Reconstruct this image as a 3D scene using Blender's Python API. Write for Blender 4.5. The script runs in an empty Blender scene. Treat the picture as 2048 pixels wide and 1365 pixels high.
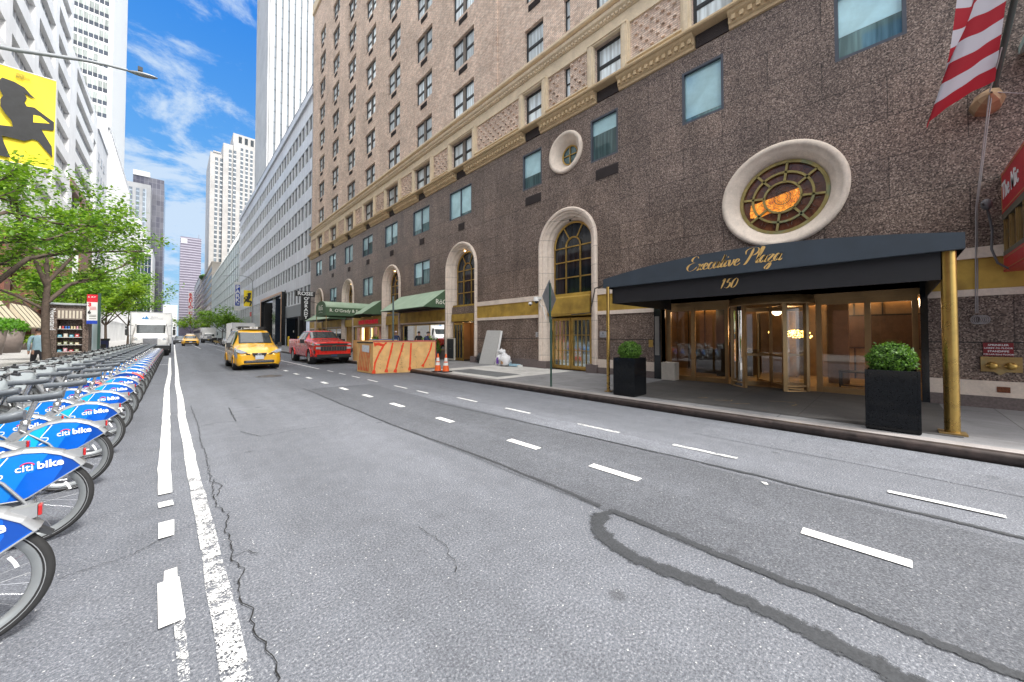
import bpy, bmesh, math, random
from math import sin, cos, pi, radians, sqrt, atan2, floor
from mathutils import Vector, Matrix, Euler, noise
random.seed(7)
SC = bpy.context.scene
COL = SC.collection

# ---------------------------------------------------------------- camera
cam = bpy.data.cameras.new('camera'); camo = bpy.data.objects.new('camera', cam); COL.objects.link(camo)
cam.sensor_width = 36; cam.lens = 12.568; cam.shift_y = -0.01244
cam.clip_start = 0.05; cam.clip_end = 3000
camo.location = (0, 0, 1.7); camo.rotation_euler = (radians(91.2), 0, radians(-43.43))
SC.camera = camo

# ---------------------------------------------------------------- sky and sun
SUN_EL, SUN_AZ = radians(52), radians(158)      # azimuth clockwise from +Y
world = bpy.data.worlds.new('World'); SC.world = world; world.use_nodes = True
def build_world():
    nt = world.node_tree; N = nt.nodes; L = nt.links
    for n in list(N): N.remove(n)
    out = N.new('ShaderNodeOutputWorld'); bg = N.new('ShaderNodeBackground'); bg.inputs[1].default_value = 0.1
    L.new(bg.outputs[0], out.inputs[0])
    sky = N.new('ShaderNodeTexSky'); sky.sky_type = 'NISHITA'; sky.sun_disc = False
    sky.sun_elevation = SUN_EL; sky.sun_rotation = SUN_AZ; sky.air_density = 1.3; sky.dust_density = 0.6; sky.ozone_density = 3.0
    tc = N.new('ShaderNodeTexCoord'); sep = N.new('ShaderNodeSeparateXYZ'); L.new(tc.outputs['Generated'], sep.inputs[0])
    # deepen the clear sky towards azure with height, keep the physical sky as its base
    az = N.new('ShaderNodeValToRGB'); e = az.color_ramp; e.elements.new(0.35)
    for el, (p, c) in zip(sorted(e.elements, key=lambda q: q.position), [(0.0, (1.9, 3.3, 4.6)), (0.25, (0.75, 2.6, 5.2)), (0.62, (0.02, 1.35, 4.9))]): el.position = p; el.color = (*[k * SKY_V for k in c], 1)
    L.new(sep.outputs[2], az.inputs[0])
    hs = N.new('ShaderNodeMixRGB'); hs.inputs[0].default_value = 0.85; L.new(sky.outputs[0], hs.inputs[1]); L.new(az.outputs[0], hs.inputs[2])
    def math_(op, a, b=None, clamp=False):
        m = N.new('ShaderNodeMath'); m.operation = op; m.use_clamp = clamp
        for i, v in enumerate((a, b)):
            if v is None: continue
            if isinstance(v, (int, float)): m.inputs[i].default_value = v
            else: L.new(v, m.inputs[i])
        return m.outputs[0]
    zc = math_('MAXIMUM', sep.outputs[2], 0.0)
    den = math_('ADD', zc, 0.22)
    cx = math_('DIVIDE', sep.outputs[0], den); cy = math_('DIVIDE', sep.outputs[1], den)
    comb = N.new('ShaderNodeCombineXYZ'); L.new(cx, comb.inputs[0]); L.new(cy, comb.inputs[1])
    comb.inputs[2].default_value = 3.3
    n1 = N.new('ShaderNodeTexNoise'); n1.inputs['Scale'].default_value = 4.4; n1.inputs['Detail'].default_value = 9; n1.inputs['Roughness'].default_value = 0.66; n1.inputs['Distortion'].default_value = 0.25
    L.new(comb.outputs[0], n1.inputs['Vector'])
    n2 = N.new('ShaderNodeTexNoise'); n2.inputs['Scale'].default_value = 1.7; n2.inputs['Detail'].default_value = 3
    L.new(comb.outputs[0], n2.inputs['Vector'])
    s = math_('ADD', math_('MULTIPLY', n1.outputs[0], 0.8), math_('MULTIPLY', n2.outputs[0], 0.35))
    # bright cloud added overhead and behind camera to light facades; clear belt mid height
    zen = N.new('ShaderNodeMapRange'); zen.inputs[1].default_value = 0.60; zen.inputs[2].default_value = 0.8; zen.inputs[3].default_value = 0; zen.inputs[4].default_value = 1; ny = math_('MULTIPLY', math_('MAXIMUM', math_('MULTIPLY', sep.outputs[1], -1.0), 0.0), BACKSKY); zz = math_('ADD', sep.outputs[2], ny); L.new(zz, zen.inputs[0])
    belt = N.new('ShaderNodeMapRange'); belt.inputs[1].default_value = 0.34; belt.inputs[2].default_value = 0.50; belt.inputs[3].default_value = 0.0; belt.inputs[4].default_value = -0.13; L.new(sep.outputs[2], belt.inputs[0])
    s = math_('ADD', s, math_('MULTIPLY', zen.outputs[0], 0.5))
    s = math_('ADD', s, belt.outputs[0])
    mr = N.new('ShaderNodeMapRange'); mr.interpolation_type = 'SMOOTHSTEP'; mr.inputs[1].default_value = 0.475; mr.inputs[2].default_value = 0.63; mr.inputs[3].default_value = 0; mr.inputs[4].default_value = 0.92
    L.new(s, mr.inputs[0])
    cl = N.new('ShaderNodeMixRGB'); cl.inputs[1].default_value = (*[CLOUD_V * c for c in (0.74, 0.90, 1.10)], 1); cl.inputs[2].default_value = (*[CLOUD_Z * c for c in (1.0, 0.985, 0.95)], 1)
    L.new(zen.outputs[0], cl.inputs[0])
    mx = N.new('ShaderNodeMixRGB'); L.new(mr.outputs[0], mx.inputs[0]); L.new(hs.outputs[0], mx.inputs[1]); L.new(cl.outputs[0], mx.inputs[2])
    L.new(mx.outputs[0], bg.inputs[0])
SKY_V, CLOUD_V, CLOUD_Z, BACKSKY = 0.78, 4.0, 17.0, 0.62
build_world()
sun = bpy.data.lights.new('sun', 'SUN'); suno = bpy.data.objects.new('sun', sun); COL.objects.link(suno)
sun.energy = 2.6; sun.angle = radians(11); sun.color = (1.0, 0.965, 0.91)
_d = Vector((sin(SUN_AZ) * cos(SUN_EL), cos(SUN_AZ) * cos(SUN_EL), sin(SUN_EL)))
suno.rotation_euler = _d.to_track_quat('Z', 'Y').to_euler()
suno.location = (0, -20, 60)
SC.view_settings.view_transform = 'Standard'; SC.view_settings.look = 'None'; SC.view_settings.gamma = 1; SC.view_settings.exposure = 1.15
SC.render.engine = 'CYCLES'
SC.cycles.max_bounces = 6; SC.cycles.transparent_max_bounces = 12; SC.cycles.glossy_bounces = 3; SC.cycles.diffuse_bounces = 3
SC.cycles.use_denoising = True; SC.cycles.caustics_reflective = False; SC.cycles.caustics_refractive = False; SC.cycles.sample_clamp_indirect = 6

# ---------------------------------------------------------------- materials
MATS = {}
def _nodes(name):
    m = bpy.data.materials.new(name); m.use_nodes = True
    nt = m.node_tree; return m, nt, nt.nodes, nt.links, nt.nodes['Principled BSDF']
def mat(name, col, rough=0.6, metal=0.0, var=0.12, vscale=3.0, bump=0.0, bscale=40.0, spec=0.5, emit=None, estr=0.0, coat=0.0, rand=0.0, dirt=None):
    """painted / plain surface with procedural tonal variation (colour wanders by var), optional bump and per-object variation"""
    if name in MATS: return MATS[name]
    m, nt, N, L, b = _nodes(name)
    tc = N.new('ShaderNodeTexCoord')
    nz = N.new('ShaderNodeTexNoise'); nz.inputs['Scale'].default_value = vscale; nz.inputs['Detail'].default_value = 5; nz.inputs['Roughness'].default_value = 0.65
    L.new(tc.outputs['Object'], nz.inputs['Vector'])
    mr = N.new('ShaderNodeMapRange'); mr.inputs[1].default_value = 0.3; mr.inputs[2].default_value = 0.7; mr.inputs[3].default_value = 1 - var; mr.inputs[4].default_value = 1 + var
    L.new(nz.outputs[0], mr.inputs[0])
    vm = N.new('ShaderNodeVectorMath'); vm.operation = 'SCALE'; vm.inputs[0].default_value = col[:3]; L.new(mr.outputs[0], vm.inputs['Scale'])
    o = vm.outputs[0]
    if rand:
        oi = N.new('ShaderNodeObjectInfo'); r2 = N.new('ShaderNodeMapRange'); r2.inputs[3].default_value = 1 - rand; r2.inputs[4].default_value = 1 + rand; L.new(oi.outputs['Random'], r2.inputs[0])
        v2 = N.new('ShaderNodeVectorMath'); v2.operation = 'SCALE'; L.new(o, v2.inputs[0]); L.new(r2.outputs[0], v2.inputs['Scale']); o = v2.outputs[0]
    if dirt:
        dn = N.new('ShaderNodeTexNoise'); dn.inputs['Scale'].default_value = dirt[1]; dn.inputs['Detail'].default_value = 8; L.new(tc.outputs['Object'], dn.inputs['Vector'])
        cr = N.new('ShaderNodeMapRange'); cr.inputs[1].default_value = 0.52; cr.inputs[2].default_value = 0.72; cr.inputs[4].default_value = dirt[2]; L.new(dn.outputs[0], cr.inputs[0])
        dm = N.new('ShaderNodeMixRGB'); L.new(cr.outputs[0], dm.inputs[0]); L.new(o, dm.inputs[1]); dm.inputs[2].default_value = (*dirt[0], 1); o = dm.outputs[0]
    L.new(o, b.inputs['Base Color'])
    rr = N.new('ShaderNodeMapRange'); rr.inputs[3].default_value = max(0.02, rough - 0.08); rr.inputs[4].default_value = min(1, rough + 0.08); L.new(nz.outputs[0], rr.inputs[0]); L.new(rr.outputs[0], b.inputs['Roughness'])
    b.inputs['Metallic'].default_value = metal; b.inputs['Specular IOR Level'].default_value = spec
    if coat: b.inputs['Coat Weight'].default_value = coat; b.inputs['Coat Roughness'].default_value = 0.06
    if emit: b.inputs['Emission Color'].default_value = (*emit, 1); b.inputs['Emission Strength'].default_value = estr
    if bump:
        bn = N.new('ShaderNodeTexNoise'); bn.inputs['Scale'].default_value = bscale; bn.inputs['Detail'].default_value = 4; L.new(tc.outputs['Object'], bn.inputs['Vector'])
        bp = N.new('ShaderNodeBump'); bp.inputs['Strength'].default_value = bump; bp.inputs['Distance'].default_value = 0.02; L.new(bn.outputs[0], bp.inputs['Height']); L.new(bp.outputs[0], b.inputs['Normal'])
    MATS[name] = m; return m
def glass(name, tint=(0.9, 0.95, 0.95), refl=0.12, rough=0.02):
    """thin pane: see-through with a fresnel reflection"""
    if name in MATS: return MATS[name]
    m = bpy.data.materials.new(name); m.use_nodes = True; nt = m.node_tree; N = nt.nodes; L = nt.links
    N.remove(N['Principled BSDF']); out = N['Material Output']
    t = N.new('ShaderNodeBsdfTransparent'); t.inputs[0].default_value = (*tint, 1)
    g = N.new('ShaderNodeBsdfGlossy'); g.inputs['Roughness'].default_value = rough; g.inputs[0].default_value = (1, 1, 1, 1)
    lw = N.new('ShaderNodeLayerWeight'); lw.inputs[0].default_value = 0.35
    ma = N.new('ShaderNodeMath'); ma.operation = 'ADD'; ma.use_clamp = True; L.new(lw.outputs['Fresnel'], ma.inputs[0]); ma.inputs[1].default_value = refl
    mx = N.new('ShaderNodeMixShader'); L.new(ma.outputs[0], mx.inputs[0]); L.new(t.outputs[0], mx.inputs[1]); L.new(g.outputs[0], mx.inputs[2]); L.new(mx.outputs[0], out.inputs[0])
    MATS[name] = m; return m
def opaque_glass(name, col, rough=0.04, metal=0.35, rand=0.35, wav=0.0):
    """far window: curtains and dark rooms behind reflecting glass"""
    if name in MATS: return MATS[name]
    m, nt, N, L, b = _nodes(name)
    tc = N.new('ShaderNodeTexCoord'); oi = N.new('ShaderNodeObjectInfo')
    mp = N.new('ShaderNodeMapping'); mp.inputs['Scale'].default_value = (9, 9, 0.6); L.new(tc.outputs['Object'], mp.inputs[0])
    add = N.new('ShaderNodeVectorMath'); add.operation = 'ADD'; L.new(mp.outputs[0], add.inputs[0]); L.new(oi.outputs['Location'], add.inputs[1])
    nz = N.new('ShaderNodeTexNoise'); nz.inputs['Scale'].default_value = 0.8; nz.inputs['Detail'].default_value = 3; L.new(add.outputs[0], nz.inputs['Vector'])
    a = N.new('ShaderNodeMapRange'); a.inputs[1].default_value = 0.35; a.inputs[2].default_value = 0.65; a.inputs[3].default_value = 1 - rand; a.inputs[4].default_value = 1 + rand; L.new(nz.outputs[0], a.inputs[0])
    r = N.new('ShaderNodeMapRange'); r.inputs[3].default_value = 1 - rand; r.inputs[4].default_value = 1 + rand; L.new(oi.outputs['Random'], r.inputs[0])
    mu = N.new('ShaderNodeMath'); mu.operation = 'MULTIPLY'; L.new(a.outputs[0], mu.inputs[0]); L.new(r.outputs[0], mu.inputs[1])
    vm = N.new('ShaderNodeVectorMath'); vm.operation = 'SCALE'; vm.inputs[0].default_value = col; L.new(mu.outputs[0], vm.inputs['Scale'])
    L.new(vm.outputs[0], b.inputs['Base Color']); b.inputs['Roughness'].default_value = rough; b.inputs['Metallic'].default_value = metal
    MATS[name] = m; return m
def ramp(N, stops, interp='LINEAR'):
    r = N.new('ShaderNodeValToRGB'); e = r.color_ramp; e.interpolation = interp
    while len(e.elements) < len(stops): e.elements.new(0.5)
    for el, (p, c) in zip(e.elements, stops): el.position = p; el.color = (*c, 1)
    return r
def mixrgb(N, L, f, a, b_, typ='MIX'):
    m = N.new('ShaderNodeMixRGB'); m.blend_type = typ
    for i, v in enumerate((f, a, b_)):
        if isinstance(v, (int, float)): m.inputs[i].default_value = v
        elif isinstance(v, tuple): m.inputs[i].default_value = (*v, 1)
        else: L.new(v, m.inputs[i])
    return m.outputs[0]
def noise_n(N, L, vec, scale, detail=4, rough=0.6, dist=0.0):
    n = N.new('ShaderNodeTexNoise'); n.inputs['Scale'].default_value = scale; n.inputs['Detail'].default_value = detail; n.inputs['Roughness'].default_value = rough; n.inputs['Distortion'].default_value = dist
    L.new(vec, n.inputs['Vector']); return n.outputs[0]
def maprange(N, L, v, a, b, c=0.0, d=1.0):
    m = N.new('ShaderNodeMapRange'); m.inputs[1].default_value = a; m.inputs[2].default_value = b; m.inputs[3].default_value = c; m.inputs[4].default_value = d
    L.new(v, m.inputs[0]); return m.outputs[0]

def asphalt(name, base, speck=0.55, warm=0.0):
    m, nt, N, L, b = _nodes(name)
    tc = N.new('ShaderNodeTexCoord'); v = tc.outputs['Object']
    fine = noise_n(N, L, v, 62, 4, 0.85)
    grain = noise_n(N, L, v, 190, 2, 0.6)
    big = noise_n(N, L, v, 0.55, 6, 0.6, 0.4); mid = noise_n(N, L, v, 4.0, 6, 0.7)
    c = ramp(N, [(0.30, tuple(base * k for k in (0.22, 0.22, 0.25))), (0.44, tuple(base * k for k in (0.72, 0.75, 0.82))), (0.56, tuple(base * k for k in (1.18, 1.20, 1.26))), (0.66, tuple(base * (1.9 + speck) for k in (1, 1, 1)))]); L.new(fine, c.inputs[0])
    o = mixrgb(N, L, 0.75, c.outputs[0], mixrgb(N, L, 1.0, c.outputs[0], ramp_out(N, L, grain, 0.7, 1.35), 'MULTIPLY'))
    o = mixrgb(N, L, 1.0, o, ramp_out(N, L, big, 0.90, 1.10), 'MULTIPLY')
    o = mixrgb(N, L, 1.0, o, ramp_out(N, L, mid, 0.88, 1.12), 'MULTIPLY'); o = mixrgb(N, L, 1.0, o, (0.95, 0.985, 1.06), 'MULTIPLY')
    mps = N.new('ShaderNodeMapping'); mps.inputs['Scale'].default_value = (1.6, 0.10, 1); L.new(v, mps.inputs[0]); o = mixrgb(N, L, 1.0, o, ramp_out(N, L, noise_n(N, L, mps.outputs[0], 1.3, 5, 0.6), 0.88, 1.08), 'MULTIPLY')
    vs_ = N.new('ShaderNodeTexVoronoi'); vs_.inputs['Scale'].default_value = 42; L.new(v, vs_.inputs['Vector']); sq = N.new('ShaderNodeSeparateXYZ'); L.new(vs_.outputs['Color'], sq.inputs[0])
    rad = maprange(N, L, sq.outputs[0], 0.80, 1.0, 0.0, 0.22); lt = N.new('ShaderNodeMath'); lt.operation = 'LESS_THAN'; L.new(vs_.outputs['Distance'], lt.inputs[0]); L.new(rad, lt.inputs[1])
    o = mixrgb(N, L, lt.outputs[0], o, tuple(min(.75, base * 3.6) for _ in range(3)))
    # oil drops and dark spots
    vo = N.new('ShaderNodeTexVoronoi'); vo.inputs['Scale'].default_value = 0.9; L.new(v, vo.inputs['Vector'])
    o = mixrgb(N, L, maprange(N, L, vo.outputs['Distance'], 0.03, 0.07, 0.45, 0.0), o, (0.02, 0.02, 0.022))
    # lighter worn wheel tracks along the lane
    sp = N.new('ShaderNodeSeparateXYZ'); L.new(v, sp.inputs[0])
    wv = N.new('ShaderNodeMath'); wv.operation = 'SINE'; ml = N.new('ShaderNodeMath'); ml.operation = 'MULTIPLY'; ml.inputs[1].default_value = 3.6; L.new(sp.outputs[0], ml.inputs[0]); L.new(ml.outputs[0], wv.inputs[0])
    o = mixrgb(N, L, 1.0, o, ramp_out(N, L, wv.outputs[0], 0.96, 1.05, -1, 1), 'MULTIPLY')
    L.new(o, b.inputs['Base Color']); b.inputs['Roughness'].default_value = 0.82; b.inputs['Specular IOR Level'].default_value = 0.35
    bp = N.new('ShaderNodeBump'); bp.inputs['Strength'].default_value = 0.55; bp.inputs['Distance'].default_value = 0.012; L.new(fine, bp.inputs['Height']); L.new(bp.outputs[0], b.inputs['Normal'])
    MATS[name] = m; return m
def ramp_out(N, L, v, lo, hi, a=0.3, b=0.7):
    mr = maprange(N, L, v, a, b, lo, hi); cmb = N.new('ShaderNodeCombineXYZ')
    for i in range(3): L.new(mr, cmb.inputs[i])
    return cmb.outputs[0]

def painted_line(name):
    """thermoplastic paint, crazed and worn through in places"""
    m, nt, N, L, b = _nodes(name)
    tc = N.new('ShaderNodeTexCoord'); v = tc.outputs['Object']
    w = noise_n(N, L, v, 9, 8, 0.75); g = noise_n(N, L, v, 90, 3, 0.7)
    s = N.new('ShaderNodeMath'); s.operation = 'ADD'; L.new(w, s.inputs[0]); L.new(g, s.inputs[1])
    at = N.new('ShaderNodeAttribute'); at.attribute_name = 'wear'
    s2 = N.new('ShaderNodeMath'); s2.operation = 'ADD'; L.new(s.outputs[0], s2.inputs[0]); L.new(at.outputs['Fac'], s2.inputs[1])
    f = maprange(N, L, s2.outputs[0], 1.14, 1.22)
    wh = mixrgb(N, L, 1.0, (0.80, 0.80, 0.79), ramp_out(N, L, g, 0.88, 1.08), 'MULTIPLY')
    L.new(wh, b.inputs['Base Color']); b.inputs['Roughness'].default_value = 0.7
    tr = N.new('ShaderNodeBsdfTransparent'); mx = N.new('ShaderNodeMixShader'); L.new(f, mx.inputs[0]); L.new(b.outputs[0], mx.inputs[1]); L.new(tr.outputs[0], mx.inputs[2]); L.new(mx.outputs[0], N['Material Output'].inputs[0])
    MATS[name] = m; return m

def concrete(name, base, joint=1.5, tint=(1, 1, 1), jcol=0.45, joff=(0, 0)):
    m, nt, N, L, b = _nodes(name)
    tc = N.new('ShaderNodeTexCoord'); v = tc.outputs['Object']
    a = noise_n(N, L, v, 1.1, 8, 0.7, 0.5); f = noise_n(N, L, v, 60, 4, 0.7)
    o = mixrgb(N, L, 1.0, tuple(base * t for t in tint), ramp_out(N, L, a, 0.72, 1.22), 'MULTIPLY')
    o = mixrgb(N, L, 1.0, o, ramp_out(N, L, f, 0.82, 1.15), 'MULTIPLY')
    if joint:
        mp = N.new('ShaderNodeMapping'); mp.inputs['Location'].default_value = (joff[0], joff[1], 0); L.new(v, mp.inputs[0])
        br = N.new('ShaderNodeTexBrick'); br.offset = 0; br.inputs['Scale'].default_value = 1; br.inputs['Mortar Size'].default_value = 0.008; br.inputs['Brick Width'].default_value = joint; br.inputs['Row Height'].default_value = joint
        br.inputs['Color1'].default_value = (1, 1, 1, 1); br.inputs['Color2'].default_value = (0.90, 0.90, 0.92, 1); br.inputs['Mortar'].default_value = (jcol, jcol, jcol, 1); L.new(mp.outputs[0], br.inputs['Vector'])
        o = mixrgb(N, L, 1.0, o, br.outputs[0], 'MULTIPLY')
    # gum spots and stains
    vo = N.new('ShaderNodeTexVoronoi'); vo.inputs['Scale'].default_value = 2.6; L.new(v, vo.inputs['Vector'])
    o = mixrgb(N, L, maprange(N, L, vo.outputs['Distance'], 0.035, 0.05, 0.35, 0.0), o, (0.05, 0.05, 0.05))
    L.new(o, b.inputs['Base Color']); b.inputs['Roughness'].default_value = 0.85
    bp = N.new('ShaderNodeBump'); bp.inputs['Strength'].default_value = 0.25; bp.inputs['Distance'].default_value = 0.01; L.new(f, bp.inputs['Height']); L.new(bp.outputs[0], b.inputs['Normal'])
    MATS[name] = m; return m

def granite_wall_mat(name, k=1.0, pw=2.45, ph=1.02, polish=0.35):
    """speckled pink-brown granite laid in big slabs on the plane X = const (uses y, z)"""
    m, nt, N, L, b = _nodes(name)
    tc = N.new('ShaderNodeTexCoord'); v = tc.outputs['Object']
    sp = N.new('ShaderNodeSeparateXYZ'); L.new(v, sp.inputs[0]); cb = N.new('ShaderNodeCombineXYZ'); L.new(sp.outputs[1], cb.inputs[0]); L.new(sp.outputs[2], cb.inputs[1])
    vo = N.new('ShaderNodeTexVoronoi'); vo.inputs['Scale'].default_value = 42; L.new(v, vo.inputs['Vector'])
    vo2 = N.new('ShaderNodeTexVoronoi'); vo2.inputs['Scale'].default_value = 65; L.new(v, vo2.inputs['Vector'])
    c1 = ramp(N, [(0.0, (0.045, 0.034, 0.030)), (0.25, (0.10, 0.074, 0.065)), (0.55, (0.165, 0.124, 0.108)), (0.8, (0.215, 0.168, 0.148)), (1.0, (0.36, 0.295, 0.26))])
    sx = N.new('ShaderNodeSeparateXYZ'); L.new(vo.outputs['Color'], sx.inputs[0]); L.new(sx.outputs[0], c1.inputs[0])
    sx2 = N.new('ShaderNodeSeparateXYZ'); L.new(vo2.outputs['Color'], sx2.inputs[0])
    o = mixrgb(N, L, 0.5, c1.outputs[0], mixrgb(N, L, 1.0, c1.outputs[0], ramp_out(N, L, sx2.outputs[1], 0.5, 1.5, 0, 1), 'MULTIPLY'))
    br = N.new('ShaderNodeTexBrick'); br.offset = 0.5; br.inputs['Scale'].default_value = 1; br.inputs['Mortar Size'].default_value = 0.011; br.inputs['Brick Width'].default_value = pw; br.inputs['Row Height'].default_value = ph
    br.inputs['Color1'].default_value = (1.08, 1.06, 1.05, 1); br.inputs['Color2'].default_value = (0.92, 0.92, 0.94, 1); br.inputs['Mortar'].default_value = (0.42, 0.42, 0.43, 1)
    L.new(cb.outputs[0], br.inputs['Vector'])
    o = mixrgb(N, L, 1.0, o, br.outputs[0], 'MULTIPLY')
    big = noise_n(N, L, v, 0.5, 7, 0.65, 0.6)
    o = mixrgb(N, L, 1.0, o, ramp_out(N, L, big, 0.75, 1.3), 'MULTIPLY')
    o = mixrgb(N, L, 1.0, o, (k * 1.04, k * 1.02, k * 0.97), 'MULTIPLY')
    mps = N.new('ShaderNodeMapping'); mps.inputs['Scale'].default_value = (1, 1.4, 0.12); L.new(v, mps.inputs[0]); o = mixrgb(N, L, 1.0, o, ramp_out(N, L, noise_n(N, L, mps.outputs[0], 1.5, 6, 0.7), 0.80, 1.16), 'MULTIPLY')
    L.new(o, b.inputs['Base Color']); b.inputs['Roughness'].default_value = polish; b.inputs['Specular IOR Level'].default_value = 0.35
    MATS[name] = m; return m

def brick_mat(name, c1, c2, mort, bw=0.24, bh=0.085, k=1.0, var=0.25):
    m, nt, N, L, b = _nodes(name)
    tc = N.new('ShaderNodeTexCoord'); v = tc.outputs['Object']
    sp = N.new('ShaderNodeSeparateXYZ'); L.new(v, sp.inputs[0]); cb = N.new('ShaderNodeCombineXYZ')
    ad = N.new('ShaderNodeMath'); ad.operation = 'ADD'; L.new(sp.outputs[0], ad.inputs[0]); L.new(sp.outputs[1], ad.inputs[1])
    L.new(ad.outputs[0], cb.inputs[0]); L.new(sp.outputs[2], cb.inputs[1])
    br = N.new('ShaderNodeTexBrick'); br.inputs['Scale'].default_value = 1; br.inputs['Mortar Size'].default_value = 0.012; br.inputs['Brick Width'].default_value = bw; br.inputs['Row Height'].default_value = bh; br.inputs['Bias'].default_value = 0.1
    br.inputs['Color1'].default_value = (*c1, 1); br.inputs['Color2'].default_value = (*c2, 1); br.inputs['Mortar'].default_value = (*mort, 1); L.new(cb.outputs[0], br.inputs['Vector'])
    big = noise_n(N, L, v, 0.35, 7, 0.7, 0.4); mid = noise_n(N, L, v, 5, 4, 0.7)
    o = mixrgb(N, L, 1.0, br.outputs[0], ramp_out(N, L, big, 1 - var, 1 + var), 'MULTIPLY')
    o = mixrgb(N, L, 1.0, o, ramp_out(N, L, mid, 0.75, 1.22), 'MULTIPLY')
    o = mixrgb(N, L, 1.0, o, (k, k, k), 'MULTIPLY')
    L.new(o, b.inputs['Base Color']); b.inputs['Roughness'].default_value = 0.85
    bp = N.new('ShaderNodeBump'); bp.inputs['Strength'].default_value = 0.5; bp.inputs['Distance'].default_value = 0.015; L.new(br.outputs['Fac'], bp.inputs['Height']); bp.invert = True; L.new(bp.outputs[0], b.inputs['Normal'])
    MATS[name] = m; return m

# ---------------------------------------------------------------- mesh builder
class M:
    def __init__(s): s.v = []; s.f = []; s.m = []; s.sm = []
    def add(s, vs, fs, mi=0, smooth=False):
        o = len(s.v); s.v += [tuple(p) for p in vs]
        for f in fs: s.f.append([i + o for i in f]); s.m.append(mi); s.sm.append(smooth)
    def poly(s, pts, mi=0): s.add(pts, [list(range(len(pts)))], mi)
    def box(s, x0, x1, y0, y1, z0, z1, mi=0):
        if x0 > x1: x0, x1 = x1, x0
        if y0 > y1: y0, y1 = y1, y0
        if z0 > z1: z0, z1 = z1, z0
        s.add([(x0, y0, z0), (x1, y0, z0), (x1, y1, z0), (x0, y1, z0), (x0, y0, z1), (x1, y0, z1), (x1, y1, z1), (x0, y1, z1)],
              [(0, 3, 2, 1), (4, 5, 6, 7), (0, 1, 5, 4), (1, 2, 6, 5), (2, 3, 7, 6), (3, 0, 4, 7)], mi)
    def obox(s, c, d, rot, mi=0):
        """box of size d centred at c turned by an Euler"""
        R = Euler(rot).to_matrix(); c = Vector(c); P = []
        for z in (-1, 1):
            for (x, y) in ((-1, -1), (1, -1), (1, 1), (-1, 1)): P.append(c + R @ Vector((x * d[0] / 2, y * d[1] / 2, z * d[2] / 2)))
        s.add(P, [(0, 3, 2, 1), (4, 5, 6, 7), (0, 1, 5, 4), (1, 2, 6, 5), (2, 3, 7, 6), (3, 0, 4, 7)], mi)
    def prism(s, pts, axis, a0, a1, mi=0, smooth=False):
        """extrude a 2-D outline: axis x -> pts (y,z), y -> (x,z), z -> (x,y)"""
        def P(p, a): return (a, p[0], p[1]) if axis == 'x' else (p[0], a, p[1]) if axis == 'y' else (p[0], p[1], a)
        n = len(pts); vs = [P(p, a0) for p in pts] + [P(p, a1) for p in pts]
        s.add(vs, [list(range(n)), list(range(2 * n - 1, n - 1, -1))], mi)
        s.add(vs, [(i, i + n, (i + 1) % n + n, (i + 1) % n) for i in range(n)], mi, smooth)
    def tube(s, path, r, n=8, mi=0, cap=True, smooth=True, flat=None):
        path = [Vector(p) for p in path]; k = len(path); rs = r if isinstance(r, (list, tuple)) else [r] * k
        vs = []; prev = None
        for i, p in enumerate(path):
            t = (path[min(i + 1, k - 1)] - path[max(i - 1, 0)])
            t = t.normalized() if t.length > 1e-9 else Vector((0, 0, 1))
            if prev is None:
                a = Vector((0, 0, 1)) if abs(t.z) < 0.9 else Vector((1, 0, 0)); u = t.cross(a).normalized()
            else:
                u = (prev - t * prev.dot(t)); u = u.normalized() if u.length > 1e-6 else t.orthogonal().normalized()
            prev = u; w = t.cross(u)
            for j in range(n):
                a = 2 * pi * j / n; q = u * cos(a) * rs[i] + w * sin(a) * rs[i] * (flat or 1); vs.append(p + q)
        fs = [(i * n + j, i * n + (j + 1) % n, (i + 1) * n + (j + 1) % n, (i + 1) * n + j) for i in range(k - 1) for j in range(n)]
        s.add(vs, fs, mi, smooth)
        if cap: s.add(vs, [list(range(n - 1, -1, -1)), list(range((k - 1) * n, k * n))], mi)
    def lathe(s, prof, c=(0, 0, 0), axis='z', n=20, mi=0, smooth=True, a0=0.0, a1=2 * pi, sx=1, sy=1):
        """prof: list of (radius, along). closed turn unless a0/a1 given"""
        full = abs(a1 - a0 - 2 * pi) < 1e-6; k = n if full else n + 1; vs = []
        for (r, h) in prof:
            for j in range(k):
                a = a0 + (a1 - a0) * j / n; x, y = r * cos(a) * sx, r * sin(a) * sy
                q = (x, y, h) if axis == 'z' else (h, x, y) if axis == 'x' else (x, h, y)
                vs.append((c[0] + q[0], c[1] + q[1], c[2] + q[2]))
        fs = []
        for i in range(len(prof) - 1):
            for j in range(n): fs.append((i * k + j, i * k + (j + 1) % k, (i + 1) * k + (j + 1) % k, (i + 1) * k + j))
        s.add(vs, fs, mi, smooth)
    def disc(s, c, r, axis='z', n=24, mi=0):
        pts = []
        for j in range(n):
            a = 2 * pi * j / n; x, y = r * cos(a), r * sin(a)
            q = (x, y, 0) if axis == 'z' else (0, x, y) if axis == 'x' else (x, 0, y); pts.append(tuple(c[i] + q[i] for i in range(3)))
        s.poly(pts, mi)
    def ball(s, c, r, mi=0, n=10, sc=(1, 1, 1)):
        prof = [(sin(pi * i / n) * r, -cos(pi * i / n) * r) for i in range(n + 1)]
        o = len(s.v); s.lathe(prof, (0, 0, 0), 'z', max(8, n + 2), mi)
        for i in range(o, len(s.v)): p = s.v[i]; s.v[i] = (c[0] + p[0] * sc[0], c[1] + p[1] * sc[1], c[2] + p[2] * sc[2])
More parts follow.
